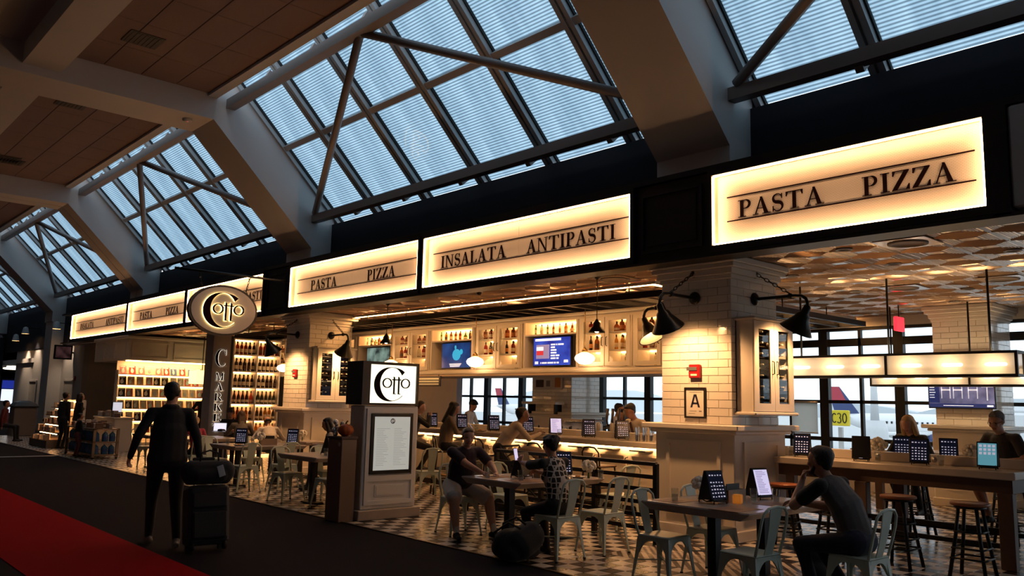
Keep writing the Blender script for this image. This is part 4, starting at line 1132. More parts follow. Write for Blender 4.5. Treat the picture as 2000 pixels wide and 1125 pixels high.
# ---- tablets on stands
mat_screen = mat('dark_tablet_screen', (.006, .006, .012), .15, emit=.015, ecol=(.2, .25, .6))
mat_icon = mat('tablet_icons', (.75, .72, .85), .5, emit=.42, ecol=(.8, .75, .95))
mat_scrw = mat('white_tablet_screen', (.6, .55, .75), .3, emit=.75, ecol=(.72, .66, .95))
mat_scrb = mat('blue_green_tablet_screen', (.1, .3, .4), .3, emit=.5, ecol=(.15, .45, .55))
def tablet_mesh(kind):
    body = MB().bbox(-.105, .105, -.006, .006, 0, .285, .005).mesh('tablet_casing'); body.materials.append(mat_tvblack)
    scr = MB().box(-.092, .092, -.0075, -.006, .02, .268).mesh('screen'); scr.materials.append({'icons': mat_screen, 'white': mat_scrw, 'home': mat_scrb, 'off': mat_tvblack}[kind])
    ic = MB()
    if kind == 'icons':
        for r in range(7):
            if r == 5: continue
            for c in range(5):
                w = random.uniform(.007, .011); x = -.068 + c*.034
                ic.box(x-w, x+w, -.0085, -.0075, .035+r*.033, .035+r*.033+random.uniform(.007, .013))
    elif kind == 'off': ic.box(-.02, .02, -.0085, -.0075, .008, .011)
    elif kind == 'home':
        for r in range(3):
            for c in range(4): ic.box(-.065+c*.043-.014, -.065+c*.043+.014, -.0085, -.0075, .14+r*.042, .168+r*.042)
    else:
        for r in range(14): ic.box(-.07, -.07+random.uniform(.05, .13), -.0085, -.0075, .04+r*.016, .045+r*.016)
    icm = ic.mesh('screen_icons'); icm.materials.append(mat_icon if kind != 'white' else mat('lilac_screen_ink', (.3, .25, .45), .5, emit=.25, ecol=(.5, .4, .8)))
    return body, scr, icm
TAB = {k: tablet_mesh(k) for k in ('icons', 'white', 'home', 'off')}
wire_ = MB()
for sx in (-1, 1):
    wire_.tube([(sx*.08, -.10, .004), (sx*.08, -.10, .05), (sx*.08, 0, .02), (sx*.08, .10, .05), (sx*.08, .10, .004)], .006, 5)
wire_.tube([(-.08, -.10, .03), (.08, -.10, .03)], .006, 5).tube([(-.08, .10, .03), (.08, .10, .03)], .006, 5).tube([(-.08, 0, .02), (.08, 0, .02)], .006, 5)
wire_ = wire_.mesh('wire_base'); wire_.materials.append(black_metal)
cheek = MB().prism([(-.075, .04), (.075, .04), (.012, .30), (-.012, .30)], -.098, .098, 'x').mesh('stand_wedge'); cheek.materials.append(mat_tvblack)
def tablet_stand(loc, deg, label, kind='icons', kind2='icons', group='tablets on wire stands'):
    """double faced tablet stand, front face towards local -Y"""
    t = thing('tablet_stand', label, 'tablet', loc, R_(deg), group)
    link(wire_, 'wire_base', t); link(cheek, 'stand_wedge', t)
    for (k, s) in ((kind, 0), (kind2, math.pi)):
        b, s_, i_ = TAB[k]
        o = link(b, 'tablet_casing', t, (math.sin(s)*0, -.088 if s == 0 else .088, .03)); o.rotation_euler = (R_(-16), 0, s) if s == 0 else (R_(-16), 0, s)
        link(s_, 'screen', o); link(i_, 'screen_icons', o)
    return t
tablet_stand((-4.66, 6.82, .75), 78, 'tablet stand with dark icon screens on the table by the pillar')
tablet_stand((-4.62, 7.55, .75), 78, 'tablet stand with a white glowing screen beside the seated man', 'white', 'icons')
tablet_stand((-7.45, 6.95, .75), 100, 'black tablet stand with dark screens before the woman in pale shorts', 'off', 'off')
tablet_stand((-7.42, 7.62, .75), 60, 'tablet stand behind the raised phone of the person in the patterned top')
tablet_stand((-15.15, 6.9, .75), 55, 'tablet stand with dark icon screens in front of the white flowers')
tablet_stand((-14.75, 7.75, .75), 50, 'tablet stand at the far end of the table with white flowers')
tablet_stand((-12.0, 6.95, .75), 120, 'black tablet stand with dark screens beside the candle', 'off', 'off')
for (px, py, deg, lab) in ((962, 837, 62, 'between the phone user and the man in the white shirt'), (900, 832, 62, 'in front of the woman looking at her phone'), (1028, 842, 60, 'just right of the man in the white shirt'), (1083, 846, 55, 'with a picture screen beside the cocktail bottles'), (1148, 852, 55, 'in front of the coffee machine'), (1213, 857, 55, 'in front of the bartender with the tie'), (842, 828, 62, 'in front of the man behind the menu stand')):
    p = wall_at(px, py, 10.38); tablet_stand((p.x, 10.40, 1.10), deg, 'tablet stand on the bar ' + lab, 'white' if px == 1083 else 'icons', 'icons', 'tablets along the bar')

# ---- small table things
mat_tumbler = mat_glass
def lathe_mesh(name, prof, n, m_, cap=True):
    me = MB().lathe(prof, n, cap=cap).mesh(name); me.materials.append(m_); return me
tumb = lathe_mesh('glass_wall', [(.028, .004), (.030, 0), (.034, .06), (.037, .125), (.035, .125), (.031, .06), (.027, .008)], 14, mat_glass, False)
water = lathe_mesh('water', [(.027, .008), (.0315, .07)], 12, mat('water_ice', (.5, .48, .45), .1, alpha=.35))
def tumbler(loc, label):
    t = thing('water_glass', label, 'glass', loc, group='water glasses'); link(tumb, 'glass_wall', t); link(water, 'water', t); return t
tumbler((-4.95, 6.62, .75), 'water glass beside the dark icon tablet on the table by the pillar')
tumbler((-4.35, 7.42, .75), 'water glass in front of the seated man with dark hair')
tumbler((-4.52, 7.30, .75), 'water glass against the menu caddy by the pillar')
tumbler((-7.66, 6.585, .75), 'water glass in the hands of the woman in pale shorts')
tumbler((-7.20, 6.70, .75), 'water glass beside the raised phone')
tumbler((-15.35, 6.72, .75), 'water glass on the table with white flowers')
tumbler((-11.75, 6.75, .75), 'water glass next to the candle')
tumbler((-6.9, 7.75, .75), 'water glass on the far side of the patterned top')
for (px, py, wh) in ((930, 838, 'beside the phone user'), (1092, 848, 'before the picture tablet'), (1225, 860, 'before the bartender'), (1020, 846, 'by the white napkin')):
    p = wall_at(px, py, 10.2); tumbler((p.x, 10.2, 1.10), 'water glass on the bar ' + wh)
def caddy(loc, deg, label):
    c = thing('menu_caddy', label, 'caddy', loc, R_(deg), 'wooden menu caddies')
    mw = mat('pale_wood_caddy', (.36, .25, .17), .5, var=.15, vscale=20)
    MB().box(-.15, .15, -.06, .06, 0, .012).build('base_board', mw, c)
    MB().box(-.15, .15, -.06, -.05, .012, .115).build('side_board', mw, c); MB().box(-.15, .15, .05, .06, .012, .115).build('side_board', mw, c)
    MB().box(-.15, -.14, -.05, .05, .012, .115).build('end_board', mw, c); MB().box(.14, .15, -.05, .05, .012, .115).build('end_board', mw, c)
    MB().box(-.12, .10, -.02, -.012, .012, .17).build('menu_card', mat('black_menu_card', (.02, .015, .014), .5), c)
    MB().box(-.10, .12, .012, .02, .012, .15).build('menu_card', mat('white_menu_card', (.7, .66, .6), .5), c)
    return c
caddy((-4.66, 7.14, .75), 90, 'wooden menu caddy between the two tablets by the pillar')
caddy((-7.40, 7.30, .75), 90, 'wooden menu caddy on the table of the woman in pale shorts')
caddy((-14.95, 7.35, .75), 70, 'wooden menu caddy behind the white flowers')
caddy((-12.1, 7.5, .75), 80, 'wooden menu caddy behind the candle')
mat_petal = mat('cream_white_petals', (.80, .74, .62), .8, var=.15, vscale=60)
fl_ = MB()
random.seed(3)
for k in range(60):
    u = random.random()*2-1; a = random.random()*6.283; r = math.sqrt(1-u*u)
    fl_.sphere((.075*r*math.cos(a), .075*r*math.sin(a), .0+.055*u), .024, 6, 4)
fl_ = fl_.mesh('flower_head'); fl_.materials.append(mat_petal)
vas = lathe_mesh('vase_glass', [(.035, 0), (.04, .02), (.04, .10), (.036, .12)], 12, mat_glass, False)
stm = MB()
for k in range(4): stm.tube([(.012*math.cos(k*1.57), .012*math.sin(k*1.57), .01), (.0, .0, .13)], .005, 5)
stm = stm.mesh('stems'); stm.materials.append(mat('green_stems', (.10, .16, .05), .6))
def flowers(loc, label, s=1.0):
    f = thing('flower_vase', label, 'flowers', loc, random.random()*3, 'white flower posies'); f.scale = (s, s, s)
    link(vas, 'vase_glass', f); link(stm, 'stems', f); link(fl_, 'flower_head', f, (0, 0, .155)); return f
flowers((-4.92, 7.0, .75), 'white flower posy behind the dark icon tablet by the pillar')
flowers((-14.85, 7.12, .75), 'white flower posy on the table beside the tablet and caddy', 1.1)
flowers((-16.0, 8.62, .75), 'white flower posy beside the laptop')
flowers((-6.98, 7.62, .75), 'white flower posy between the patterned top and the railing')
cnd = thing('candle_holder', 'lit votive candle in a glass beside the woman with long dark hair', 'candle', (-11.62, 7.05, .75))
MB().lathe([(.03, 0), (.035, .01), (.038, .07), (.035, .07), (.03, .01)], 12, cap=False).build('holder_glass', mat_glass, cnd)
MB().lathe([(.025, .005), (.025, .035)], 10).build('wax', mat('candle_wax', (.8, .6, .35), .6), cnd)
MB().sphere((0, 0, .052), .011, 8, 6, (1, 1, 1.6)).build('flame', mat('candle_flame', (1, .5, .1), .5, emit=14, ecol=(1, .45, .08)), cnd)
def votive_mat():
    if 'amber_votive_glass' in MATS: return MATS['amber_votive_glass']
    mt = bpy.data.materials.new('amber_votive_glass'); mt.use_nodes = True; nt = mt.node_tree; nt.nodes.clear(); out = nt.nodes.new('ShaderNodeOutputMaterial')
    a = nt.nodes.new('ShaderNodeBsdfTranslucent'); a.inputs['Color'].default_value = (.75, .52, .26, 1); b = nt.nodes.new('ShaderNodeBsdfDiffuse'); b.inputs['Color'].default_value = (.62, .44, .24, 1)
    m1 = nt.nodes.new('ShaderNodeMixShader'); m1.inputs['Fac'].default_value = .5
    nt.links.new(a.outputs[0], m1.inputs[1]); nt.links.new(b.outputs[0], m1.inputs[2]); nt.links.new(m1.outputs[0], out.inputs['Surface'])
    MATS['amber_votive_glass'] = mt; return mt
def votive(loc, label):
    v = thing('amber_votive', label, 'votive', loc, .3, 'square amber votives')
    MB().bbox(-.04, .04, -.04, .04, 0, .085, .006).build('glass_cube', votive_mat(), v)
    MB().sphere((0, 0, .045), .008, 8, 6, (1, 1, 1.6)).build('flame', mat('candle_flame', (1, .5, .1), .5, emit=14, ecol=(1, .45, .08)), v)
votive((-4.52, 7.02, .75), 'amber votive cube against the caddy by the pillar')
votive((-7.22, 7.35, .75), 'amber votive cube beside the caddy of the patterned top')

# ---- black railing by the pillar
rl = thing('railing', 'black metal railing with horizontal bars beside the pillar', 'railing', (-6.45, 8.25, 0))
LX = 2.95
for k, x in enumerate((0, -1.0, -2.0, -2.95)): MB().bbox(x-.03, x+.03, -.03, .03, 0, .95, .004).build('post', black_metal, rl)
MB().bbox(-LX, 0, -.035, .035, .92, .965, .004).build('top_rail', black_metal, rl)
for k in range(5): MB().box(-LX, 0, -.012, .012, .14+k*.155, .19+k*.155).build('bar', black_metal, rl)

# ---- communal high counter on the right
mat_oak = mat('brown_oak', (.085, .048, .034), .5, var=.2, vscale=15)
cc = thing('high_counter', 'long high communal counter with stone top and thick wooden legs', 'counter', (-3.06, 10.0, 0))
CLn = 3.35
MB().bbox(-CLn, 0, 0, 1.25, .945, 1.03, .01).build('counter_top', mat_counter, cc)
MB().bbox(-CLn, 0, .56, .66, 1.03, 1.145, .008).build('divider_board', mat_counter, cc)
MB().box(-CLn+.05, -.05, .08, 1.17, .80, .945).build('apron', mat_oak, cc)
for x in (-.12, -1.7, -CLn+.12):
    for y in (.10, 1.15): MB().bbox(x-.075, x+.075, y-.06, y+.06, 0, .80, .008).build('leg', mat_oak, cc)
for (y, z) in ((.10, .24), (1.15, .24), (.10, .40)): MB().bar((-CLn+.12, y, z), (-.12, y, z), .04, .05).build('foot_bar', black_metal, cc)
for k in range(5):
    MB().lathe([(.035, 0), (.035, .006)], 12).build('socket', mat_steel, cc, (-.35-k*.68, .56, 1.09), (R_(90), 0, 0))
def rc_item(fn, px, py, y, z): p = wall_at(px, py, y); return fn(p)
for (px, y, deg, lab, kd) in ((1568, 10.28, 20, 'at the pillar end of the high counter', 'icons'), (1683, 10.28, 20, 'switched off on the high counter', 'off'), (1797, 10.28, 15, 'before the woman with fair hair at the high counter', 'icons'), (1930, 10.28, 12, 'with a blue green home screen before the man with glasses', 'home')):
    p = wall_at(px, 900, y); tablet_stand((p.x, y, 1.03), deg, 'tablet stand ' + lab, kd, 'icons', 'tablets on the high counter')
for (px, y, deg, lab) in ((1762, 11.0, 20, 'behind the divider beside the cut flowers'), (1853, 11.0, 20, 'behind the divider beside the vase'),):
    p = wall_at(px, 880, y); tablet_stand((p.x, y, 1.03), deg, 'tablet stand ' + lab, 'icons', 'icons', 'tablets on the high counter')
for (px, y, lab, s) in ((1716, 10.85, 'wide white flowers on the high counter before the fair haired woman', 1.25), (1897, 10.95, 'white flowers in a glass vase beside the man with glasses', 1.1)):
    p = wall_at(px, 880, y); flowers((p.x, y, 1.03), lab, s)
for (px, y, lab) in ((1617, 10.75, 'amber votive cube on the high counter near the yellow gate sign'), (1846, 10.75, 'amber votive cube behind the divider of the high counter')):
    p = wall_at(px, 880, y); votive((p.x, y, 1.03), lab)
for (px, lab) in ((1545, 'at the pillar end of the high counter'), (1715, 'beside the black tablet on the high counter'), (1838, 'near the divider sockets of the high counter')):
    p = wall_at(px, 900, 10.3); tumbler((p.x, 10.3, 1.03), 'water glass ' + lab)

# ---- stools
def make_stool(label, h=.75):
    s = thing('bar_stool', label, 'stool', group='wooden topped black stools')
    MB().lathe([(.17, h-.035), (.185, h-.028), (.185, h-.008), (.17, h)], 20).build('seat', mat_wood, s)
    MB().lathe([(.15, h-.06), (.15, h-.036)], 16).build('seat_ring', black_metal, s)
    for k in range(4):
        a = math.pi/4 + k*math.pi/2
        MB().tube([(.12*math.cos(a), .12*math.sin(a), h-.05), (.16*math.cos(a), .16*math.sin(a), h*.55), (.24*math.cos(a), .24*math.sin(a), .0)], .019, 7).build('leg', black_metal, s)
    for (z, r) in ((.20, .222), (.30, .205), (.46, .172)):
        MB().tube([(r*math.cos(math.pi/4+k*math.pi/2), r*math.sin(math.pi/4+k*math.pi/2), z) for k in range(5)], .010, 6).build('stretcher', black_metal, s)
    return s
st0 = make_stool('round wooden stool at the high counter below the icon tablet'); st0.location = (-4.0, 9.32, 0)
for (x, y, lab) in ((-3.27, 9.30, 'round wooden stool at the high counter below the home screen tablet'), (-4.75, 9.35, 'round wooden stool behind the seated man'), (wall_at(1787, 850, 11.75).x, 11.75, 'round wooden stool beyond the high counter under the cut flowers'), (wall_at(1972, 860, 11.72).x, 11.72, 'round wooden stool beyond the high counter under the man with glasses'), (-5.4, 9.4, 'round wooden stool between the pillar and the high counter')):
    copy_tree(st0, (x, y, 0), random.random(), lab)
def make_backstool(label):
    s = thing('bar_chair', label, 'bar chair', group='dark bar chairs along the bar')
    MB().bbox(-.19, .19, -.19, .19, .735, .765, .02).build('seat', mat_brown, s)
    for sx in (-1, 1):
        for sy in (-1, 1): MB().tube([(sx*.16, sy*.16, .74), (sx*.19, sy*.19, .35), (sx*.21, sy*.21, 0)], .016, 7).build('leg', black_metal, s)
    for z, o in ((.25, .197), (.45, .185)):
        MB().tube([(-o, -o, z), (o, -o, z), (o, o, z), (-o, o, z), (-o, -o, z)], .010, 6).build('stretcher', black_metal, s)
    MB().tube([(-.17, -.16, .75), (-.20, -.16, .95), (-.22, -.10, 1.02), (-.225, 0, 1.03), (-.22, .10, 1.02), (-.20, .16, .95), (-.17, .16, .75)], .013, 7).build('back_hoop', black_metal, s)
    return s
bs0 = make_backstool('dark bar chair carrying the woman who looks at her phone')
p = wall_at(860, 890, 9.35); bs0.location = (-12.85, 9.35, 0); bs0.rotation_euler = (0, 0, R_(60))
for (x, lab) in ((-14.2, 'dark bar chair behind the lit menu stand'), (-11.0, 'dark bar chair beside the man in the white shirt'), (-9.6, 'empty dark bar chair behind the railing'), (-8.4, 'empty dark bar chair near the pillar end of the bar')):
    copy_tree(bs0, (x, 9.4, 0), R_(90), lab)

# ---- hanging lantern bars on the right
def lantern_glass():
    mt = bpy.data.materials.new('frosted_lantern_glass'); mt.use_nodes = True
    nt = mt.node_tree; nt.nodes.clear(); out = nt.nodes.new('ShaderNodeOutputMaterial')
    a = nt.nodes.new('ShaderNodeBsdfTransparent'); b = nt.nodes.new('ShaderNodeBsdfTranslucent'); b.inputs['Color'].default_value = (.85, .80, .72, 1)
    c = nt.nodes.new('ShaderNodeBsdfDiffuse'); c.inputs['Color'].default_value = (.8, .76, .7, 1)
    m1 = nt.nodes.new('ShaderNodeMixShader'); m1.inputs['Fac'].default_value = .35; m2 = nt.nodes.new('ShaderNodeMixShader'); m2.inputs['Fac'].default_value = .55
    nt.links.new(b.outputs[0], m1.inputs[1]); nt.links.new(c.outputs[0], m1.inputs[2]); nt.links.new(a.outputs[0], m2.inputs[1]); nt.links.new(m1.outputs[0], m2.inputs[2]); nt.links.new(m2.outputs[0], out.inputs['Surface'])
    return mt
mat_lantern = lantern_glass()
mat_tubebulb = mat('glowing_tube_bulb', (1, .85, .6), .4, emit=60, ecol=(1, .68, .36))
def lantern(x0, x1, y, z0, z1, label, rods):
    l = thing('hanging_lantern', label, 'hanging lamp', (x0, y, z0), group='long framed lanterns over the high counter')
    W = x1-x0; Hh = z1-z0; D = .34; e = .035
    f = MB()
    for yy in (0, D-e):
        for zz in (0, Hh-e): f.box(0, W, yy, yy+e, zz, zz+e)
    f.build('long_frame', black_wood, l)
    for xx in (0, W/2-e/2, W-e):
        MB().box(xx, xx+e, 0, e, e, Hh-e).box(xx, xx+e, D-e, D, e, Hh-e).box(xx, xx+e, e, D-e, 0, e).box(xx, xx+e, e, D-e, Hh-e, Hh).build('cross_frame', black_wood, l)
    for (a, b) in ((e, W/2-e/2), (W/2+e/2, W-e)):
        for yy in (.012, D-.018): MB().box(a, b, yy, yy+.006, e, Hh-e).build('glass_panel', mat_lantern, l)
        for k in range(3):
            cx = a + (b-a)*(k+.5)/3
            MB().tube([(cx-.13, D/2, Hh*.5), (cx-.11, D/2, Hh*.5), (cx+.11, D/2, Hh*.5), (cx+.13, D/2, Hh*.5)], [.01, .022, .022, .01], 8).build('tube_bulb', mat_tubebulb, l)
    MB().box(e, W-e, D/2-.012, D/2+.012, Hh*.30, Hh*.34).build('lamp_rail', mat_brass, l)
    for x in rods: MB().tube([(x-x0, D/2, Hh), (x-x0, D/2, CZ-z0)], .016, 8).build('rod', black_metal, l)
lantern(-6.95, -3.56, 12.0, 2.13, 2.47, 'long framed lantern with glowing tubes over the high counter', (-6.64, -5.27, -3.92))
lantern(-7.05, -3.6, 15.4, 2.10, 2.44, 'farther framed lantern in front of the television pillar', (-6.7, -5.35, -4.0))

# ---- right television, exit sign, ceiling fittings
t = tv('flat television showing white chairs on a purple floor', (-5.65, 15.93, 1.72), 1.12, .62, screen_mat('chairs_screen', [(.3, (.05, .05, .12)), (.7, (.32, .28, .45))], .7))
MB().box(-.54, -.36, -.0285, -.027, .1, .60).build('screen_sidebar', sc_navy, t)
MB().box(-.54, .54, -.0285, -.027, .022, .09).build('screen_ticker', sc_navy, t)
lw = MB()
for i in range(9): lw.box(-.53, -.53+random.uniform(.06, .13), -.0295, -.0285, .55-i*.045, .562-i*.045)
lw.box(-.3, .2, -.0295, -.0285, .05, .06).box(.42, .52, -.0295, -.0285, .04, .07).build('screen_text', sc_white, t)
chs = MB()
for cx in (-.25, -.05, .2):
    chs.box(cx-.08, cx+.08, -.0285, -.027, .32, .345).box(cx-.08, cx-.065, -.0285, -.027, .18, .5).box(cx+.065, cx+.08, -.0285, -.027, .18, .5).box(cx-.08, cx+.08, -.0285, -.027, .44, .47)
chs.box(.34, .53, -.0285, -.027, .38, .42).box(.42, .44, -.0285, -.027, .15, .38).build('screen_chairs', flat('screen_pale', (.7, .68, .75), .7), t)
ex = thing('exit_sign', 'glowing red exit sign hung edge-on from the tin ceiling', 'exit sign', (-6.46, 15.38, 3.10))
MB().bbox(-.03, .03, -.17, .17, 0, .26, .01).build('housing', mat('red_exit_panel', (.6, .02, .03), .4, emit=1.6, ecol=(1, .03, .05)), ex)
MB().tube([(0, 0, .26), (0, 0, CZ-3.10)], .012, 6).build('stem', black_metal, ex)
dlm = lathe_mesh('trim_ring', [(.10, 0), (.10, -.008), (.075, -.010), (.07, .0), (.065, .03)], 18, mat('white_trim_ring', (.6, .52, .44), .4), False)
dlc = lathe_mesh('dark_can', [(.07, .0), (.03, .012)], 16, mat_grille)
spk = lathe_mesh('speaker_grille', [(.22, 0), (.22, -.012), (.17, -.016), (.165, -.006), (.02, -.006)], 24, mat('tan_speaker_cloth', (.40, .31, .24), .7))
for i, (px, py) in enumerate(((1862, 436), (1865, 590), (1745, 516), (1672, 570), (1890, 565), (1978, 490), (1648, 488), (1548, 540))):
    p = ground(px, py, CZ-.006); p.y = max(p.y, 9.20); d = thing('downlight', ['unlit recessed downlight by the fascia end of the tin ceiling', 'unlit recessed downlight near the exit sign', 'unlit recessed downlight over the high counter', 'unlit recessed downlight near the gooseneck lamp', 'unlit recessed downlight before the television pillar', 'unlit recessed downlight beside the nearer lantern rods', 'unlit recessed downlight between the pillar crown and the big speaker', 'unlit recessed downlight over the wine cabinet'][i], 'downlight', (p.x, p.y, CZ-.004), group='recessed downlights in the tin ceiling')
    link(dlm, 'trim_ring', d); link(dlc, 'dark_can', d)
for i, (px, py) in enumerate(((1773, 475), (1765, 563), (1958, 545), (1200, 545))):
    p = ground(px, py, CZ-.006); d = thing('ceiling_speaker', ['round ceiling speaker behind the end PASTA PIZZA sign', 'round ceiling speaker above the nearer lantern', 'round ceiling speaker before the television pillar', 'round ceiling speaker beside the bar cone pendant'][i], 'speaker', (p.x, p.y, CZ-.002), group='round ceiling speakers')
    MB().bbox(-.30, .30, -.30, .30, -.008, 0, .004).build('plate', mat_tin, d); link(spk, 'speaker_grille', d, (0, 0, -.006))
p = ground(908, 562, CZ); p.y = 9.16; cm = thing('security_camera', 'small dome camera under the tin ceiling above the bar', 'camera', (p.x, p.y, CZ))
MB().lathe([(.07, 0), (.07, -.03), (.05, -.045)], 14).build('collar', white_paint, cm); MB().sphere((0, 0, -.05), .048, 12, 8).build('dome', mat_tvblack, cm)
# chrome track bar under the upper cabinet and posters on the far pillar
pf = thing('poster_board', 'cream notice board with pinned notices on the far pillar', 'notice board', (-16.05, 15.93, 2.02))
MB().bbox(-.62, .50, -.03, 0, 0, .58, .01).build('board', cream_paint, pf)
for (a, b, c, d, mm) in ((-.5, -.2, .06, .26, mat_labd), (-.5, -.2, .30, .5, mat_lab), (-.1, .05, .08, .24, mat('grey_ink', (.25, .22, .2), .5)), (.08, .2, .06, .5, mat_lab), (.23, .44, .06, .52, mat_labo), (-.15, .05, .28, .5, mat_lab)):
    MB().box(a, b, -.034, -.03, c, d).build('notice', mm, pf)

# ================================================================== PEOPLE (one continuous skin each, grown from joints)
import numpy as np
def V(*a): return Vector(a)
class Prim:
    def __init__(s, A, B, ra, rb, m, side=None, fac=1.0):
        s.A, s.B, s.ra, s.rb, s.m, s.side, s.fac = Vector(A), Vector(B), ra, rb, m, (Vector(side).normalized() if side is not None else None), fac
    def add(s, mb, n=14):
        A, B = s.A, s.B; d = B - A
        if d.length < 1e-5: d = Vector((0, 0, 1e-4)); B = A + d
        d.normalize(); a = Vector((0, 0, 1)) if abs(d.z) < .9 else Vector((1, 0, 0))
        u = (a - d*a.dot(d)).normalized(); w = d.cross(u)
        rings = []
        def ring(c, r):
            R = []
            for k in range(n):
                v = u*math.cos(2*math.pi*k/n) + w*math.sin(2*math.pi*k/n)
                v = v*r
                R.append((c, v))
            return R
        seq = []
        for t in (-85, -60, -35, -12): seq.append((A + d*s.ra*math.sin(R_(t)), s.ra*math.cos(R_(t)), A))
        for t in (12, 35, 60, 85): seq.append((B + d*s.rb*math.sin(R_(t)), s.rb*math.cos(R_(t)), B))
        for c, r, base in seq:
            R = []
            for _, v in ring(c, r):
                off = (c - base) + v
                if s.side is not None: off = off + s.side*(off.dot(s.side))*(s.fac - 1)
                R.append(tuple(base + off))
            rings.append(R)
        mb.loft(rings, True, True)
    def sdf(s, P):
        A = np.array(s.A); B = np.array(s.B); Q = P - A; D = B - A
        if s.side is not None:
            sd = np.array(s.side); k = (1 - 1/s.fac)
            Q = Q - np.outer(Q @ sd, sd)*k; D = D - (D @ sd)*sd*k
        L = max(D @ D, 1e-9); t = np.clip(Q @ D / L, 0, 1)
        return np.linalg.norm(Q - np.outer(t, D), axis=1) - (s.ra + (s.rb - s.ra)*t)
def skin_mesh(name, prims, mats, voxel, smooth=4):
    mb = MB()
    for p in prims: p.add(mb)
    me = mb.mesh(name); o = bpy.data.objects.new(name, me); COL.objects.link(o)
    rm = o.modifiers.new('r', 'REMESH'); rm.mode = 'VOXEL'; rm.voxel_size = voxel; rm.use_smooth_shade = True
    sm = o.modifiers.new('s', 'SMOOTH'); sm.iterations = smooth; sm.factor = .5
    dg = bpy.context.evaluated_depsgraph_get()
    out = bpy.data.meshes.new_from_object(o.evaluated_get(dg))
    bpy.data.objects.remove(o); bpy.data.meshes.remove(me)
    n = len(out.polygons); C = np.empty(n*3); out.polygons.foreach_get('center', C); C = C.reshape(-1, 3)
    names = list(mats); best = np.full(n, 1e9); idx = np.zeros(n, dtype=np.int32)
    for p in prims:
        d = p.sdf(C); k = d < best - 1e-6; best[k] = d[k]; idx[k] = names.index(p.m)
    out.materials.clear()
    for q in names: out.materials.append(mats[q])
    out.polygons.foreach_set('material_index', idx); out.polygons.foreach_set('use_smooth', np.ones(n, dtype=bool))
    out.name = name; out.update(); return out
def blob(name, prims, mats, voxel, parent=None, loc=None, rot=None, smooth=4):
    return link(skin_mesh(name, prims, mats, voxel, smooth), name, parent, loc, rot)
def ik(root, tgt, l1, l2, hint):
    d = tgt - root; L = d.length
    if L > (l1+l2)*.995: tgt = root + d.normalized()*(l1+l2)*.995; d = tgt - root; L = d.length
    L = max(L, abs(l1-l2)+.02)
    a = (l1*l1 - l2*l2 + L*L)/(2*L); h = math.sqrt(max(l1*l1 - a*a, 0)); u = d.normalized()
    hv = Vector(hint); hv = hv - u*hv.dot(u)
    hv = hv.normalized() if hv.length > 1e-4 else Vector((1, 0, 0))
    return root + u*a + hv*h, tgt
SKIN = {'light': mat('skin_light', (.52, .28, .19), .5, var=.05, vscale=30), 'tan': mat('skin_tan', (.38, .19, .12), .5, var=.05, vscale=30), 'brown': mat('skin_brown', (.24, .12, .08), .5, var=.05, vscale=30)}
def cloth(name, c): return mat(name, c, .85, var=.12, vscale=25, bump=.25, bscale=120, sheen=.1)
HAIR = {'black': mat('black_hair', (.010, .007, .006), .5, bump=.6, bscale=90), 'brown': mat('dark_brown_hair', (.035, .017, .010), .5, bump=.6, bscale=90), 'blonde': mat('blonde_hair', (.48, .30, .13), .5, bump=.6, bscale=90, var=.2), 'grey': mat('grey_hair', (.16, .14, .13), .6, bump=.6, bscale=90)}
mat_eye = mat('dark_eye', (.02, .012, .01), .2); mat_lips = mat('lips', (.36, .13, .11), .5)
